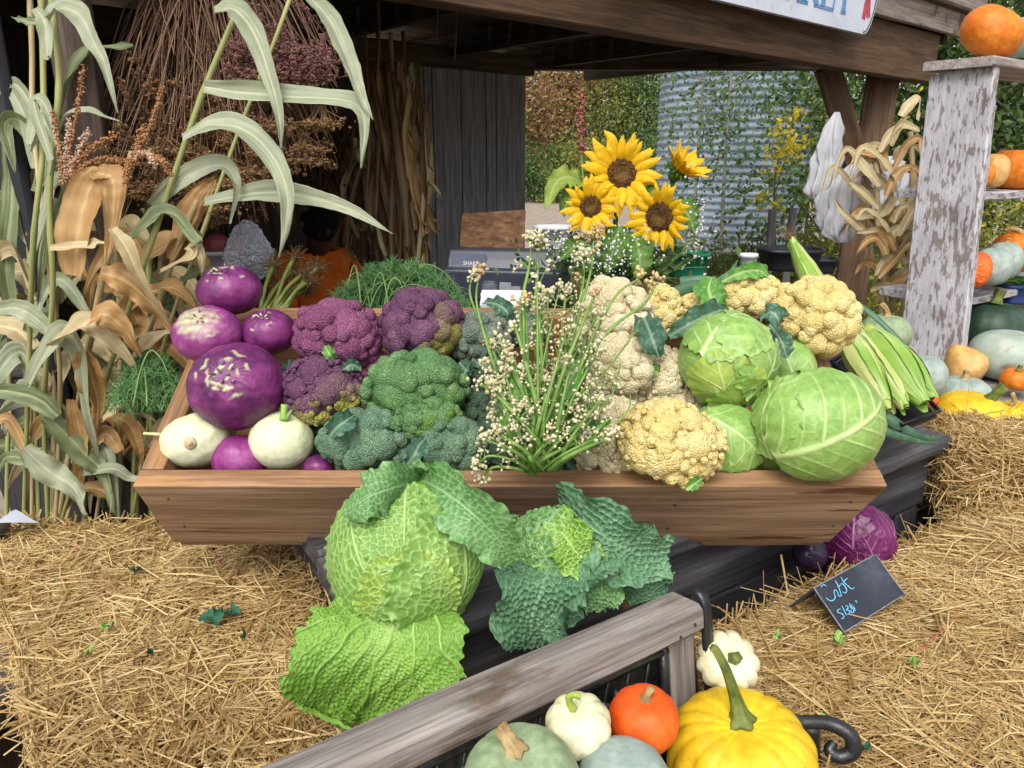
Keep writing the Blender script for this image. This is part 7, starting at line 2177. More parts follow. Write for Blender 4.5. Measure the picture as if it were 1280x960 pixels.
stalk_thing("tall leaning yellow green corn stalk arching right over the hanging dried bunch", [(330, -60), (303, 0), (262, 95), (236, 165), (190, 300), (150, 420), (118, 520), (80, 640)], 1.42, .0062, m_cs_green, 1, [
    ([(268, 14), (292, 10), (318, 40), (338, 95), (347, 140), (348, 185)], 30, p_, (20, -10, 25), -.05),
    ([(255, 108), (300, 114), (370, 120), (430, 124), (452, 138), (458, 165), (453, 210)], 30, p_, (-20, 10, 0), -.03),
    ([(228, 172), (262, 155), (305, 162), (340, 195), (360, 240), (360, 280), (350, 322)], 32, p_, (30, 0, 15), -.06),
    ([(255, 252), (330, 240), (385, 246), (440, 262), (492, 290)], 29, p_, (15, -15, 0), .02),
    ([(188, 256), (215, 232), (245, 214), (276, 206), (292, 222), (296, 240), (289, 280)], 26, p_, (-60, 20, 40), .0),
    ([(160, 300), (195, 268), (220, 268), (244, 300), (252, 306)], 24, g_, (20, 40), -.02)])
stalk_thing("corn stalk at the top edge whose long pale leaf hangs over the dark shed", [(378, -60), (372, -30), (340, 60), (300, 160), (250, 300), (205, 430), (180, 560), (165, 650)], 1.60, .005, m_cs_green, 2, [
    ([(384, -8), (412, 24), (436, 75), (452, 115), (465, 150)], 28, p_, (0, 30, -10), -.22),
    ([(225, 350), (255, 338), (275, 345), (286, 365)], 18, g_, (20, 30), -.02)])
stalk_thing("leftmost thin pale corn stalk against the dark shed", [(36, -40), (40, 60), (42, 160), (60, 320), (75, 470), (70, 650)], 1.55, .0058, m_cs_tan, 3, [
    ([(44, 210), (32, 150), (10, 110), (-10, 100)], 18, p_, (0, 30), 0), ([(50, 150), (20, 105), (0, 112), (-20, 116)], 16, p_, (0, 30), 0),
    ([(46, 240), (58, 190), (20, 150), (4, 160), (16, 215)], 30, g_, (10, 60), 0),
    ([(70, 420), (30, 388), (0, 388), (-30, 400)], 26, p_, (0, 20), -.05), ([(72, 520), (45, 498), (0, 490), (-30, 500)], 30, g_, (0, 30), -.06),
    ([(10, 160), (14, 240), (8, 330), (18, 410), (4, 470)], 24, g_, (10, 40), .1)])
stalk_thing("yellow green corn stalk second from the left, straight up", [(50, -40), (53, 40), (54, 180), (42, 300), (36, 460), (30, 650)], 1.50, .0062, m_cs_green, 4, [
    ([(36, 180), (44, 150), (60, 160), (74, 205), (64, 215)], 18, p_, (0, 40), -.03),
    ([(50, 220), (70, 150), (90, 90), (112, 62), (140, 58), (166, 58)], 26, g_, (60, 30, 10), .08),
    ([(52, 30), (30, 25), (14, 22)], 12, g_, (0, 0), 0), ([(38, 330), (60, 250), (70, 190), (52, 170), (40, 190)], 22, p_, (10, 70), .02),
    ([(34, 480), (70, 420), (95, 430), (108, 500), (122, 575)], 34, p_, (10, -20, 20), -.10), ([(30, 560), (62, 590), (92, 612), (112, 642)], 38, p_, (20, 0), -.08)])
stalk_thing("yellow corn stalk third from the left with a broad arching top leaf", [(62, -40), (68, 30), (74, 110), (62, 240), (66, 370), (55, 500), (60, 650)], 1.46, .0065, m_cs_green, 5, [
    ([(58, 22), (74, 8), (98, 18), (116, 52), (132, 78), (150, 140)], 30, p_, (30, -10, 10), -.04),
    ([(44, 10), (56, 30), (60, 70), (62, 72)], 18, p_, (0, 20), -.04),
    ([(64, 200), (42, 130), (54, 128), (70, 170), (82, 210)], 16, p_, (10, 20), -.05),
    ([(62, 220), (78, 150), (108, 138), (130, 145), (150, 150)], 16, p_, (50, 20), -.02),
    ([(60, 240), (80, 220), (92, 230), (60, 300), (50, 380)], 26, g_, (20, 50), .02), ([(62, 310), (110, 306), (130, 303), (165, 300)], 15, t_, (0, 40), -.10),
    ([(64, 430), (108, 402), (140, 428), (172, 468)], 34, t_, (50, 0, 20), -.10),
    ([(58, 520), (100, 560), (128, 590), (138, 640)], 36, g_, (20, 0), -.02)],
    [[(78, 230), (96, 140), (104, 85)], [(78, 228), (72, 170), (66, 140)], [(82, 225), (100, 185), (110, 165)], [(80, 226), (110, 190), (146, 168)], [(84, 225), (120, 200), (160, 202)], [(80, 228), (84, 180), (88, 150)]])
stalk_thing("tan corn stalk leaning right with big folded brown leaves at its top", [(166, 190), (155, 235), (132, 330), (112, 430), (95, 520), (75, 640)], 1.40, .0072, m_cs_tan, 6, [
    ([(92, 345), (96, 290), (108, 240), (118, 214), (122, 216)], 52, b_, (5, -10), -.03), ([(120, 214), (140, 222), (138, 260), (130, 330)], 36, b_, (10, 40), -.05),
    ([(126, 340), (155, 350), (190, 378), (222, 425)], 36, b_, (20, -10, 10), -.03), ([(112, 400), (128, 392), (152, 412), (176, 446)], 40, b_, (30, -20), -.06),
    ([(102, 440), (114, 470), (122, 500), (116, 540)], 42, b_, (10, 20), -.04), ([(140, 285), (158, 310), (178, 350), (212, 405)], 22, t_, (30, 0), -.08),
    ([(90, 500), (100, 550), (96, 600), (80, 620)], 30, b_, (0, 30), .0)],
    [[(166, 200), (182, 170), (204, 110)], [(168, 200), (172, 180), (180, 160)], [(170, 196), (186, 192), (194, 206)], [(168, 196), (160, 210), (158, 228)], [(172, 194), (200, 198), (212, 218)]])
stalk_thing("brown dry corn stalk behind the purple kohlrabi with twisted tan leaves", [(248, 250), (225, 300), (195, 390), (160, 480), (135, 560), (120, 650)], 1.50, .006, m_cs_tan, 7, [
    ([(215, 325), (232, 280), (248, 240), (268, 220)], 34, b_, (30, -20), .0), ([(222, 320), (248, 262), (262, 236), (272, 222)], 20, b_, (-30, 20), .03),
    ([(200, 340), (236, 320), (242, 306), (252, 320), (254, 345)], 20, t_, (40, 0), -.08), ([(165, 335), (195, 310), (224, 296), (240, 300), (236, 330)], 44, b_, (20, 60), .02),
    ([(150, 475), (175, 438), (200, 420), (240, 412)], 28, t_, (40, 10), -.06), ([(128, 525), (150, 505), (172, 512), (196, 525)], 22, t_, (30, 0), -.10),
    ([(142, 520), (160, 530), (172, 560), (178, 580)], 22, b_, (0, 40), -.06), ([(190, 360), (215, 358), (232, 372), (246, 392)], 20, b_, (30, 10), -.04),
    ([(188, 372), (165, 385), (176, 410), (150, 420)], 40, b_, (60, 20), .06)])
stalk_thing("pale corn stalk crossing low in front with leaves over the bale's back", [(178, 452), (148, 478), (118, 545), (92, 620), (80, 660)], 1.36, .0060, m_cs_tan, 8, [
    ([(104, 592), (140, 586), (165, 598), (188, 594)], 20, p_, (20, 0), -.02), ([(100, 560), (80, 520), (40, 500), (0, 520)], 34, p_, (10, 30), .08),
    ([(110, 540), (135, 560), (150, 600), (140, 640)], 34, g_, (30, 0), .06), ([(88, 600), (60, 570), (30, 580), (10, 610)], 30, t_, (20, 50), .04),
    ([(140, 480), (170, 488), (200, 500)], 8, p_, (0, 30), -.02), ([(95, 610), (120, 610), (140, 625), (146, 645)], 28, b_, (20, 40), .0)])
# the thicket behind them
rg = np.random.default_rng(91)
THK = ['first from the left', 'second from the left', 'third from the left', 'fourth from the left', 'in its middle', 'fourth from the crate', 'third from the crate', 'second from the crate', 'nearest the crate', 'beside the crate, tallest', 'beside the crate, leafiest', 'beside the crate, thinnest', 'beside the crate, palest']
THX = np.sort(np.append(rg.uniform(-30, 215, 9), [12, 70, 105, 150]))
for k in range(13):
    x0 = THX[k]; d = rg.uniform(1.62, 1.95)
    top = rg.uniform(90, 260) if x0 < 140 else rg.uniform(250, 330)
    lv_ = []
    for i in range(10):
        yy = top + (600 - top) * (i + .5) / 10 + rg.uniform(-20, 20)
        s_ = rg.choice([-1, 1]); L = rg.uniform(40, 95)
        xx = x0 + rg.uniform(-6, 6)
        lv_.append(([(xx, yy), (xx + s_ * L * .35, yy - L * rg.uniform(.2, .7)), (xx + s_ * L * .8, yy - L * rg.uniform(-.1, .4), rg.uniform(-.05, .05)), (xx + s_ * L * rg.uniform(.8, 1.2), yy + L * rg.uniform(.3, 1.0))],
                    rg.uniform(16, 32), [g_, p_, b_, t_, g_][rg.integers(0, 5)] if x0 < 120 else [b_, t_, g_, b_][rg.integers(0, 4)], (rg.uniform(-40, 60), rg.uniform(-30, 60)), rg.uniform(-.05, .08)))
    stalk_thing(("half hidden corn stalk in the thicket behind the front corn stalks, " + THK[k]), [(x0 + rg.uniform(-15, 15), top), (x0, (top + 600) / 2), (x0 + rg.uniform(-10, 10), 640)], d, .006, [m_cs_green, m_cs_tan][k % 2], 20 + k, lv_)

# ================================================================ the dried bunch hanging from the roof
m_dst = M("dry brown stalks", [(0, (.06, .034, .02)), (.5, (.155, .085, .05)), (1, (.29, .18, .11))], scale=4, island=.8, rough=.8)
m_must = M("dry mustard seed heads", [(0, (.085, .045, .02)), (.5, (.19, .105, .045)), (1, (.31, .19, .085))], scale=20, island=.55, rough=.95)
m_pink = M("dusty pink dried yarrow", [(0, (.08, .032, .028)), (.5, (.165, .075, .062)), (1, (.26, .14, .115))], scale=20, island=.55, rough=.95)
hd = 1.80
tp = P(262, -70, hd); tp[2] = min(tp[2], 2.02)
bunch = thing("dried_flower_bunch", "big bunch of dried brown stalks and seed heads hanging head down under the roof", "dried flowers", tp)
rg = np.random.default_rng(5)
g, gm, gp = G(), [], []
for k in range(720):
    u = rg.normal() * .5
    side = abs(u)
    xe = 262 + np.clip(u, -1.15, 1.1) * 145
    ye = rg.uniform(60, 285) if rg.uniform() < .8 else rg.uniform(0, 120)
    if xe > 360: ye = rg.uniform(60, 215)
    if xe < 165: ye = rg.uniform(150, 290)
    o = rg.uniform(-.16, .14)
    a = tp + [rg.normal() * .025, rg.normal() * .025, rg.uniform(-.02, .06)]
    e = P(xe, ye, hd + o)
    m_ = a + (e - a) * .5 + [0, 0, .06 * side] + rg.normal(size=3) * .034
    tube(g, [a, m_, e], [.0022, .0017, .0010], 4, 9, caps=False)
    if k % 2 == 0:
        for q in range(rg.integers(1, 4)):
            f = rg.uniform(.72, 1)
            if ye < 120 and xe < 318: continue
            if ye < 190 and xe < 318 and q: continue
            b0_ = a + (e - a) * f + rg.normal(size=3) * .012
            (gp if (xe > 318 and ye < 150) else gm).append(b0_ + rg.normal(size=3) * .02)
part("stalks", g, m_dst, bunch, kind="stuff")
for lst, mt, nm in ((gm, m_must, "seed_heads"), (gp, m_pink, "yarrow_heads")):
    g = G()
    for c in lst:
        R = rg.uniform(.014, .034)
        ax = nrm([rg.normal() * .5, -.5 + rg.normal() * .3, -.5 + rg.normal() * .4])
        B = basis(ax)
        n = int(rg.integers(26, 46))
        a = rg.uniform(0, 6.28, n); r_ = R * np.sqrt(rg.uniform(0, 1, n))
        pt = np.column_stack([r_ * np.cos(a), r_ * np.sin(a), -.18 * R * (r_ / R) ** 2 + rg.normal(size=n) * .0022])
        blobs(g, c + pt @ B.T, rg.uniform(.0018, .0042, n), 0, .5)
        for q in range(6):
            j = rg.integers(0, n)
            tube(g, [c - ax * R * .9, c + B @ pt[j]], [.0008, .0005], 3, 3, caps=False)
    part(nm, g, mt, bunch, kind="stuff", smooth=False)
# distinct pink yarrow sprays at its right side
for (x, y, w_, h_) in ((378, 92, 46, 22), (352, 62, 40, 18), (322, 92, 50, 16), (350, 78, 30, 14), (330, 100, 40, 14), (402, 76, 22, 20), (300, 64, 36, 14), (402, 155, 34, 8), (380, 188, 34, 8), (382, 202, 32, 7), (330, 215, 50, 10), (290, 230, 60, 10), (250, 205, 50, 9), (210, 190, 46, 8), (140, 205, 60, 8), (200, 235, 50, 10), (240, 262, 60, 10), (330, 190, 30, 12), (345, 160, 26, 8)):
    c = P(x, y, hd - .17)
    n = int(w_ * h_ * .5) + 60
    p0_ = np.array([P(x + rg.normal() * w_ * .42, y + rg.normal() * h_ * .36, hd - .17 + rg.normal() * .018) for _ in range(n)])
    pk = y < 130
    g = blobs(G(), p0_, rg.uniform(.0022, .0048, n), 0, .5)
    for q in range(14):
        tube(g, [P(x + rg.normal() * w_ * .1, y - h_ - 14, hd - .10), p0_[rg.integers(0, n)]], [.0011, .0006], 4, 4, caps=False)
    part("yarrow_spray" if pk else "seed_spray", g, m_pink if pk else m_must, bunch, smooth=False, kind="stuff")

# ================================================================ dried corn inside the stall
shk = P(470, 120, 3.05)
shock = thing("dried_corn_shock", "dark brown dried corn shock hanging inside the stall left of the grey boards", "dried corn", shk)
rg = np.random.default_rng(8)
for k in range(120):
    x0 = max(444, rg.normal(488, 22)); y0 = rg.uniform(70, 190)
    x1 = x0 + rg.normal(18, 26); y1 = rg.uniform(190, 350)
    if x1 > 540: x1 = 538 - rg.uniform(0, 30)
    d = 3.0 + rg.uniform(-.15, .2)
    a = [P(x0, y0, d), P((x0 + x1) / 2 + rg.normal() * 8, (y0 + y1) / 2, d + rg.normal() * .04), P(x1, y1, d), P(x1 + rg.normal() * 10, y1 + rg.uniform(-14, 22), d + rg.normal() * .03)]
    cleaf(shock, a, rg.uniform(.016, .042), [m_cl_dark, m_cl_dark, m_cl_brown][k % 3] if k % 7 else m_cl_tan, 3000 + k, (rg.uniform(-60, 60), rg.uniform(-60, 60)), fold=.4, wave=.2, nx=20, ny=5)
for (a, b, c) in (((520, 215), (542, 232), (552, 250)), ((515, 225), (538, 232), (548, 246)), ((524, 200), (535, 215), (530, 240))):
    cleaf(shock, PX([a, b, c], 2.95), .03, m_cl_tan, a[0], (30, 60), nx=20, ny=5)
for k in range(5):
    x = 440 + k * 16
    part("stem", tube(G(), PX([(x, 40), (x + 6, 160), (x + 14, 330)], 3.1), .009, 7, 14), m_cs_tan if k == 3 else m_dst, shock)
sh2 = P(430, 180, 3.3)
shock2 = thing("dried_corn_shock", "darkest dried corn shock at the back of the stall behind the seated person", "dried corn", sh2)
for k in range(50):
    x0 = rg.normal(415, 30); y0 = rg.uniform(120, 230); x1 = x0 + rg.normal(0, 26); y1 = y0 + rg.uniform(60, 140); d = 3.75 + rg.uniform(-.15, .15)
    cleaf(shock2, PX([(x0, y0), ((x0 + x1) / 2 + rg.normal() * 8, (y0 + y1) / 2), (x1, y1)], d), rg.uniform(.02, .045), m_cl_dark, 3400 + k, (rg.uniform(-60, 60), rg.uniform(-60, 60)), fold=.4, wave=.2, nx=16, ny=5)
# dried corn tied to the right-hand post
dp = P(1120, 380, 2.95); dp[2] = .0
dcr = thing("dried_corn_stalks", "tan dried corn stalks tied in front of the brown post, right of the white bags", "dried corn", dp)
for i, (a, b, c) in enumerate((((1094, 190), (1098, 290), (1102, 395)), ((1138, 165), (1140, 240), (1128, 395)), ((1118, 205), (1114, 300), (1112, 395)), ((1084, 270), (1092, 330), (1104, 395)))):
    pp = PX([a, b, c], 2.95 + .04 * i); pp.append(np.array([pp[-1][0], pp[-1][1] + .05, 0]))
    cstalk(dcr, pp, .011, m_cs_tan, i)
for k in range(46):
    y0 = rg.uniform(180, 380); x0 = rg.normal(1112, 12); s_ = rg.choice([-1, 1], p=[.45, .55]); L = rg.uniform(20, 60)
    lp = [(x0, y0), (x0 + s_ * L * .3, y0 - L * rg.uniform(.3, .7)), (x0 + s_ * L * .8, y0 - L * rg.uniform(.4, .9)), (x0 + s_ * L * 1.15, y0 - L * rg.uniform(-.2, .7))]
    lp = [(min(x, 1150), y) for x, y in lp]
    cleaf(dcr, PX(lp, 2.92 + rg.uniform(-.06, .08)), rg.uniform(.02, .048), [m_cl_tan, m_cl_brown, m_cl_tan][k % 3], 3600 + k, (rg.uniform(-40, 60), rg.uniform(-40, 60)), nx=22, ny=7)
for (lp, w_) in (([(1126, 145), (1140, 128), (1150, 124), (1148, 150)], .05), ([(1100, 190), (1112, 168), (1130, 150), (1138, 138)], .035), ([(1098, 260), (1080, 240), (1064, 228), (1058, 232)], .03), ([(1092, 300), (1070, 280), (1052, 262), (1042, 244)], .03)):
    cleaf(dcr, PX(lp, 2.9), w_, m_cl_tan, int(lp[0][0]), (20, 40), nx=22, ny=7)

# ================================================================ white bags hanging from the post
m_cloth = M("white plastic bag", [(0, (.36, .37, .39)), (.5, (.46, .47, .49)), (1, (.56, .57, .60))], scale=8, rough=.45, trans=.25, bump=.3, bscale=40)
def bag(label, rows, d, seed, k=7):
    """rows: (centre x, y, half width) from the top down in picture pixels"""
    rg = np.random.default_rng(seed)
    a = spline([(x, y, h) for x, y, h in rows], 34)
    th = np.linspace(0, 2 * np.pi, 64, endpoint=False)
    V = []
    for i, (x, y, h) in enumerate(a):
        u = i / 33
        c = P(x, y, d)
        R = h / FPX * d
        f = 1 + (.14 + .20 * u) * np.sin(k * th + 2.2 * np.sin(2 * u * 3 + seed)) + .16 * np.sin(3 * th + seed + 7 * u) + .08 * np.sin(13 * th - 9 * u) + .05 * np.sin(23 * th + 30 * u) + .12 * np.sin(17 * u + 2 * th) - .22 * np.abs(vnoise(np.column_stack([np.cos(th), np.sin(th), 0 * th + 4 * u]), 2.6, seed)) ** .6
        V.append(c + RT * (R * f * np.cos(th))[:, None] + np.array([0, 1, 0]) * (R * .42 * f * np.sin(th))[:, None] + UP * (.05 * R * np.sin(2 * th + seed) * u * 2)[:, None])
    vv, Q = grid(np.array(V), cv=True)
    o = part("plastic_carrier_bag", G().add(vv, Q), m_cloth, base=P(rows[0][0], rows[0][1], d))
    tag(o, label, "bag", "white bags hanging from the post")
bag("upper white bag hanging from the brace left of the brown post", [(1046, 140, 3), (1040, 165, 12), (1036, 190, 16), (1030, 215, 17), (1026, 240, 16), (1028, 249, 13)], 3.12, 1)
bag("lower white bag bulging left of the brown post", [(1068, 205, 5), (1058, 225, 16), (1050, 245, 22), (1046, 270, 24), (1046, 292, 18), (1052, 302, 9)], 3.10, 2)
bag("white bag right of the brown post, behind the tan corn leaves", [(1108, 195, 10), (1112, 208, 20), (1116, 228, 20), (1108, 250, 16), (1098, 268, 6)], 3.50, 3)
# ================================================================ the pumpkin shelves at the right edge
m_wpaint = M("flaking white paint on wood", [(0, (.34, .325, .35)), (.5, (.44, .425, .455)), (1, (.52, .505, .53))], scale=8, detail=6, rough=.65, bump=.25, bscale=60, bstretch=(.1, 1, 1),
             mask=([(0, (.14, .11, .10)), (1, (.30, .26, .25))], 70, (.30, 1, 1), .655, .70, (5, (.5, 1.6, 1.6), .26)), fine=(170, (.08, 1, 1), .7, 1.08))
m_shelfw = wood("pale worn shelf boards", (.20, .16, .14), (.33, .29, .265), (.46, .42, .395))
m_greyplank = wood("grey display planks", (.13, .115, .11), (.22, .20, .19), (.32, .295, .28))
near = P(1245, 70, 2.25)
def sh(u, v, z):                                             # u along the shelf to the right, v towards the back
    p = near + DD * u - NN * v
    return np.array([p[0], p[1], z])
shelf = thing("pumpkin_shelf", "white painted wooden shelf rack full of pumpkins at the right edge", "shelf", (near[0], near[1], 0))
zs = [near[2], 1.395, 1.045]
plank("shelf_board", sh(-.02, .103, zs[0] - .014), sh(1.8, .103, zs[0] - .014), .22, .028, ZZ, m_shelfw, shelf, wob=.003)
pb = P(1163, 474, 2.45); 
plank("end_panel", [pb[0], pb[1], pb[2] - .10], sh(.03, .105, zs[0] - .030), .205, .034, -DD, m_wpaint, shelf, wob=.003, nseg=40)
for z_ in zs[1:]:
    plank("shelf_board", sh(.05, .14, z_ - .014), sh(1.8, .14, z_ - .014), .30, .026, ZZ, m_wpaint, shelf, wob=.003)
plank("end_panel", sh(1.75, .105, 0), sh(1.75, .105, zs[0] - .03), .205, .034, -DD, m_wpaint, shelf)
b_ = np.array([pb[0], pb[1], 0])
plank("leg", b_, b_ + ZZ * (pb[2] - .11), .12, .034, -DD, m_wpaint, shelf)
# low display of planks below
LZ = .80
low = thing("display_table", "low grey plank display behind the shaggy bale carrying squashes", "display table", sh(0, 0, 0))
for k in range(6):
    plank("tabletop_plank", sh(-.75, -.30 + .16 * k, LZ - .014), sh(1.5, -.30 + .16 * k, LZ - .014), .152, .028, ZZ, m_greyplank, low, wob=.003)
for u in (-.65, 1.4):
    for v in (-.3, .45):
        plank("leg", sh(u, v, 0), sh(u, v, LZ - .03), .07, .07, DD, m_greyplank, low)
SG = "pumpkins and squashes on the right-hand shelves"
def shp(name, label, px, py, d, wpx, ratio, ribs, depth, mat, seed, axis=(0, 0, 1), stem=None, cat="pumpkin", **kw):
    c, wd = at(px, py, d, wpx)
    return pumpkin(name, label, c, wd, wd * ratio, ribs, depth, mat, seed, axis, stem, cat, SG, **kw)
ss = STB(.05, -.05, .25, .16)
sg_ = ([(0, 0, 0), (.05, .05, .2), (.12, .05, .42)], [.2, .13, .14], m_stem_g, (5, .15))
shp("pumpkin", "warm orange pumpkin on the topmost shelf with a small dark stem scar", 1240, 41, 2.34, 75, .80, 10, .02, m_pk_or, 901, (.45, -.3, .85), ([(0, 0, 0), (0, 0, .08)], [.16, .12], m_stem_g, None), dimple=.03)
shp("squash", "blue grey squash behind the orange pumpkin on the topmost shelf", 1283, 46, 2.55, 58, .85, 8, .02, m_pk_bl, 902, cat="squash", dimple=.04)
shp("pumpkin", "large orange pumpkin at the right edge on the second shelf", 1276, 211, 2.62, 76, .74, 12, .05, m_pk_or, 903)
shp("squash", "yellow brown squash on the second shelf beside the large orange pumpkin", 1243, 213, 2.50, 34, 1.25, 8, .02, m_bnut, 904, cat="squash", dimple=.03)
shp("pumpkin", "tiny orange pumpkin on the second shelf half behind the white board", 1231, 218, 2.46, 24, 1.2, 8, .03, m_pk_or, 905)
shp("pumpkin", "warty red orange pumpkin on the third shelf against the white board", 1219, 337, 2.46, 36, 1.25, 8, .02, m_pk_wart, 906, dimple=.03, warts=.05)
shp("squash", "smaller blue grey squash on the third shelf next to the warty pumpkin", 1240, 333, 2.50, 46, 1.05, 9, .02, m_pk_bl, 907, cat="squash", dimple=.03)
shp("squash", "larger blue grey squash behind the smaller one on the third shelf", 1254, 326, 2.60, 44, 1.1, 9, .02, m_pk_bl, 908, cat="squash", dimple=.03, stem=ss)
shp("pumpkin", "orange pumpkin at the right edge on the third shelf with a curved stem", 1276, 314, 2.66, 66, .85, 12, .05, m_pk_or, 909, stem=([(0, 0, 0), (-.2, 0, .2), (-.5, 0, .28), (-.7, 0, .2)], [.14, .1, .08, .06], m_stem_b, None))
shp("squash", "large dark green squash on the low display under the third shelf", 1238, 412, 2.62, 88, .84, 9, .03, m_pk_dk, 910, cat="squash", dimple=.06, stem=sg_)
shp("squash", "big pale grey squash with a brown weathered patch at the right edge", 1262, 444, 2.42, 94, .68, 9, .02, M("weathered grey squash skin", [(0, (.26, .33, .27)), (.5, (.36, .42, .35)), (1, (.46, .5, .43))], scale=14, detail=7, rough=.45, bump=.2, bscale=60, mask=([(0, (.14, .08, .04)), (1, (.3, .19, .1))], 5, None, .56, .64)), 911, cat="squash", dimple=.05)
shp("pumpkin", "small orange pumpkin at the right edge in front of the big grey squash", 1271, 474, 2.24, 38, .78, 10, .04, m_pk_or, 912, stem=sg_)
shp("squash", "butternut squash lying beside the foot of the white board", 1205, 455, 2.38, 48, 1.05, 6, .004, m_bnut, 913, (-.55, .2, .75), cat="squash", dimple=.02, pear=.45)
shp("squash", "grey green squash with a corky stem in front of the butternut", 1203, 493, 2.10, 66, .70, 9, .03, m_pk_bl, 914, cat="squash", dimple=.06, stem=STB(.0, -.02, .34, .16))
shp("pumpkin", "yellow pumpkin half buried behind the shaggy bale with a thick green stem", 1212, 514, 1.97, 84, .56, 12, .02, m_pk_yel, 915, dimple=.05, stem=([(.4, -.2, -.05), (.5, -.25, .14), (.68, -.3, .42)], [.17, .12, .15], m_stem_g, (5, .2)))
shp("pumpkin", "second yellow pumpkin behind the shaggy bale at the right edge", 1272, 520, 1.95, 60, .6, 12, .02, m_pk_yel, 916, dimple=.05, stem=([(-.4, -.2, 0), (-.35, -.25, .2), (-.5, -.3, .55)], [.14, .09, .08], m_stem_b, None))
shp("squash", "grey blue squash behind the tips of the green corn ears", 1154, 470, 1.98, 56, .98, 9, .02, m_pk_bl, 917, cat="squash", dimple=.05)
shp("pumpkin", "orange pumpkin half hidden between the corn ears and the grey blue squash", 1140, 470, 1.88, 36, 1.1, 9, .03, m_pk_or, 918)
shp("squash", "grey green squash in shade behind the corn ears' upper ends", 1106, 418, 2.2, 62, .85, 9, .03, m_pk_gg, 919, cat="squash", dimple=.06, stem=STB(-.3, -.1, .5, .14))
shp("pumpkin", "small orange and white pumpkin behind the topmost corn ear", 1096, 424, 1.98, 26, 1.0, 8, .03, m_pk_or, 920)
shp("pumpkin", "sliver of orange pumpkin below the grey blue squash by the corn ear tips", 1164, 500, 1.86, 18, .9, 8, .03, m_pk_red, 921)
shp("pumpkin", "orange pumpkin at the right edge behind the dark green squash", 1284, 410, 2.66, 44, .9, 9, .03, m_pk_or, 922)
blu = tub("blue_crate", "small blue plastic crate of green beans under the third shelf", "crate", 1268, 378, 2.75, .13, .07, M("blue plastic", [(0, (.015, .045, .16)), (1, (.03, .075, .24))], rough=.4), sq=4)
g = G()
for k in range(26):
    a = rng.uniform(-.05, .05, 2)
    tube(g, [(a[0] - .03, a[1] * .6, .07 + .0012 * k * .6), (a[0], a[1] * .6 + .005, .078 + .0012 * k * .6), (a[0] + .03, a[1] * .6, .07 + .0012 * k * .6)], .005, 5, 5)
part("beans", g, m_gleaf, blu, local=True, kind="stuff")

# ================================================================ the person sitting inside the stall
m_skin = M("brown skin", [(0, (.07, .034, .022)), (1, (.11, .055, .036))], scale=20, rough=.55, sss=.05)
m_orange = M("orange sweatshirt", [(0, (.66, .11, .008)), (.5, (.80, .17, .014)), (1, (.88, .22, .025))], scale=12, rough=.85, bump=.2, bscale=200)
m_hat = M("black knit hat", [(0, (.006, .006, .008)), (1, (.014, .014, .017))], scale=60, rough=.95, bump=.5, bscale=240)
m_beard = M("dark beard", [(0, (.006, .005, .005)), (1, (.016, .013, .012))], scale=90, rough=.9, bump=.8, bscale=300)
m_trous = M("dark trousers", [(0, (.012, .013, .018)), (1, (.025, .027, .034))], scale=40, rough=.9, bump=.2, bscale=200)
hc = P(400, 284, 3.38)                                       # the head's middle
hip = np.array([hc[0] - .10, hc[1] + .26, .50])
per = thing("person", "person in an orange sweatshirt and black knit hat sitting head bowed inside the dark stall", "person", (hip[0], hip[1], 0))
fwd = nrm(np.array([.55, -.83, 0])); lft = np.array([-fwd[1], fwd[0], 0])
def skin(name, pts, edges, rad, mat, parent, root=0, lv=2):
    me = bpy.data.meshes.new(name)
    org = np.array(per.location)
    me.from_pydata([tuple(np.asarray(p, float) - org) for p in pts], edges, [])
    o = bpy.data.objects.new(name, me); C.objects.link(o)
    me.materials.append(mat)
    o.parent = parent
    md = o.modifiers.new("skin", 'SKIN'); md.use_smooth_shade = True
    for i, r_ in enumerate(rad):
        v = me.skin_vertices[0].data[i]
        v.radius = (r_, r_) if np.isscalar(r_) else r_
        v.use_root = i == root
    sb = o.modifiers.new("sub", 'SUBSURF'); sb.levels = sb.render_levels = lv
    return o
neck = hc - fwd * .06 - ZZ * .13
chest = neck - ZZ * .12 - fwd * .05; belly = hip + ZZ * .18 + fwd * .03
shL, shR = chest + lft * .16 + ZZ * .06, chest - lft * .16 + ZZ * .06
elL, elR = shL + fwd * .14 + lft * .06 - ZZ * .25, shR + fwd * .14 - lft * .05 - ZZ * .25
wrL, wrR = elL + fwd * .20 - lft * .12 - ZZ * .05, elR + fwd * .22 + lft * .10 - ZZ * .05
pts = [hip, belly, chest, neck, hc - ZZ * .06 - fwd * .015, hc + fwd * .012, hc + ZZ * .07 - fwd * .01, shL, elL, wrL, shR, elR, wrR]
ed = [(0, 1), (1, 2), (2, 3), (3, 4), (4, 5), (5, 6), (2, 7), (7, 8), (8, 9), (2, 10), (10, 11), (11, 12)]
rad = [.125, .12, .13, .052, .062, .082, .062, .062, .042, .027, .062, .042, .027]
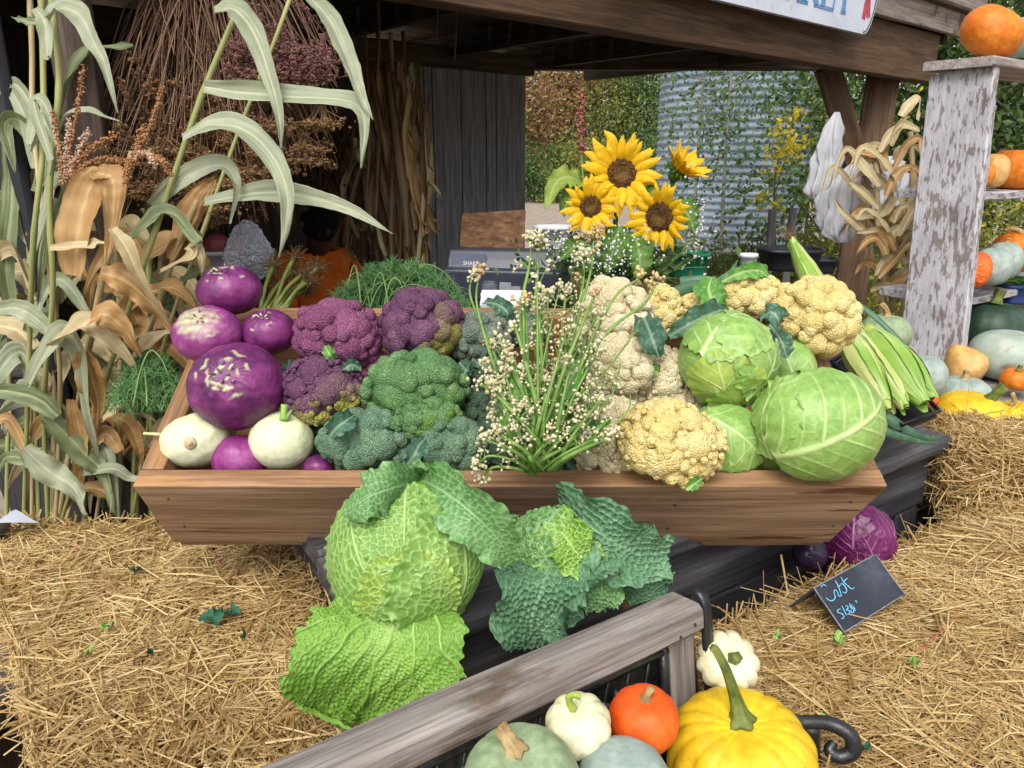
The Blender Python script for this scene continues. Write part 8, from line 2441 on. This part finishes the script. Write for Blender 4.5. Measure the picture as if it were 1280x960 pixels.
for wr, s_ in ((9, -1), (12, 1)):                            # palm, four fingers and a thumb
    b0_ = len(pts)
    w_ = pts[wr]; dv = nrm(pts[wr] - pts[wr - 1]); sv = nrm(np.cross(dv, ZZ)) * s_
    pts.append(w_ + dv * .06); rad.append((.030, .016)); ed.append((wr, b0_))
    for k, (o_, L) in enumerate(((-.024, .062), (-.008, .072), (.008, .068), (.022, .054))):
        i = len(pts)
        pts += [w_ + dv * .085 + sv * o_, w_ + dv * (.085 + L * .5) + sv * o_ * 1.1 - ZZ * .012, w_ + dv * (.085 + L * .85) + sv * o_ * 1.1 - ZZ * .035]
        rad += [.0095, .0085, .0068]
        ed += [(b0_, i), (i, i + 1), (i + 1, i + 2)]
    i = len(pts)
    pts += [w_ + dv * .030 - sv * .030, w_ + dv * .058 - sv * .048 - ZZ * .012]; rad += [.0105, .008]
    ed += [(wr, i), (i, i + 1)]
for s_ in (1, -1):
    i = len(pts)
    hj = hip + lft * .09 * s_ + fwd * .02; kn = hj + fwd * .42 + lft * .04 * s_ + ZZ * .01; an = np.array([kn[0] - fwd[0] * .03, kn[1] - fwd[1] * .03, .09]); to_ = an + fwd * .15 - ZZ * .05
    pts += [hj, kn, an, to_]; rad += [.088, .058, .042, .036]; ed += [(0, i), (i, i + 1), (i + 1, i + 2), (i + 2, i + 3)]
body = skin("body", pts, ed, rad, m_skin, per)
tops = [hip + ZZ * .02, belly, chest - ZZ * .01, neck + ZZ * .005, shL, elL, wrL - nrm(wrL - elL) * .02, shR, elR, wrR - nrm(wrR - elR) * .02]
skin("sweatshirt", tops, [(0, 1), (1, 2), (2, 3), (2, 4), (4, 5), (5, 6), (2, 7), (7, 8), (8, 9)], [.145, .142, .150, .066, .080, .060, .042, .080, .060, .042], m_orange, body)
tp_, te = [hip + ZZ * .03], []
tr_ = [.135]
for s_ in (1, -1):
    i = len(tp_)
    hj = hip + lft * .09 * s_ + fwd * .02; kn = hj + fwd * .42 + lft * .04 * s_ + ZZ * .01; an = np.array([kn[0] - fwd[0] * .03, kn[1] - fwd[1] * .03, .11])
    tp_ += [hj, kn, an]; tr_ += [.102, .074, .062]; te += [(0, i), (i, i + 1), (i + 1, i + 2)]
skin("trousers", tp_, te, tr_, m_trous, body)
Hb = np.stack([lft, nrm(fwd - ZZ * .35), nrm(np.cross(lft, fwd - ZZ * .35))], 1)   # the head is bowed
U, F = ico(4)
V = U * np.array([.084, .103, .098]); V = np.where((U[:, 2] < -.15)[:, None], V * [1.03, 1.03, .35], V)
V += .0022 * np.sin(U[:, 2] * 60)[:, None] * U
part("knit_hat", G().add(hc + ZZ * .025 + V @ Hb.T, None, F), m_hat, body)
V = U * np.array([.066, .062, .060])
part("beard", G().add(hc + Hb @ np.array([0, .040, -.082]) + (V * (1 + .06 * vnoise(U, 7, 3))[:, None]) @ Hb.T, None, F), m_beard, body)
part("nose", blobs(G(), [hc + Hb @ np.array([0, .094, -.022]), hc + Hb @ np.array([0, .086, -.004])], [.016, .011], 2, .1), m_skin, body)
for s_ in (1, -1):
    part("ear", blobs(G(), [hc + Hb @ np.array([.085 * s_, 0, -.02])], .020, 2, .3), m_skin, body)
m_eye = M("eyes", [(0, (.02, .015, .012)), (1, (.04, .03, .03))], rough=.2)
for s_ in (1, -1):
    part("eye", blobs(G(), [hc + Hb @ np.array([.031 * s_, .076, .004])], .011, 2, 0), m_eye, body)
st_ = thing("stool", "plain dark wooden stool under the seated person", "stool", (hip[0], hip[1], 0))
plank("seat", [hip[0] - .17, hip[1], .375], [hip[0] + .17, hip[1], .375], .34, .03, ZZ, m_darkwood, st_)
for a in (-.13, .13):
    for b in (-.13, .13):
        plank("leg", [hip[0] + a, hip[1] + b, 0], [hip[0] + a, hip[1] + b, .36], .035, .035, (0, 1, 0), m_darkwood, st_)
# dark boards stacked at the left edge, beside the bale
pal = thing("board_stack", "stack of dark old boards at the left edge beside the straw bale", "boards", (-1.0, 1.1, 0))
for k in range(5):
    a_ = PZ(-10, 935 - 3 * k, .40 + .055 * k); a_[0] -= .09
    plank("board", a_, a_ + [-.02 - .01 * k, .55, 0], .15 - .01 * (k % 2), .045, ZZ, m_counter, pal, wob=.004)
for k in range(2):
    a_ = PZ(-10, 935, .30); plank("board_leg", [a_[0] - .09, a_[1] + .1 + .3 * k, 0], [a_[0] - .09, a_[1] + .1 + .3 * k, .376], .09, .09, (0, 1, 0), m_counter, pal)
# ground sheet: a pale tarpaulin corner at the left edge
m_tarp = M("pale tarpaulin", [(0, (.42, .45, .52)), (1, (.55, .58, .64))], scale=6, rough=.5, bump=.3, bscale=20)
u, v = np.meshgrid(np.linspace(0, 1, 24), np.linspace(0, 1, 24), indexing='ij')
a, b, c, d = P(-90, 655, 1.50), P(50, 655, 1.52), P(-5, 628, 1.62), P(-110, 628, 1.65)
for q in (a, b, c, d): q[2] = max(q[2], BZ + .02)
V = ((a * (1 - u[..., None]) + b * u[..., None]) * (1 - v[..., None]) + (d * (1 - u[..., None]) + c * u[..., None]) * v[..., None])
V[..., 2] += .010 * vnoise(V, 14, 2)
V[..., 2] -= 1.6 * np.maximum(0, -1.06 - V[..., 0])           # it hangs down over the bale's end
tag(part("tarpaulin", G().add(*grid(V)), m_tarp, base=a), "pale tarpaulin corner lying on the back of the left straw bale", "tarpaulin")
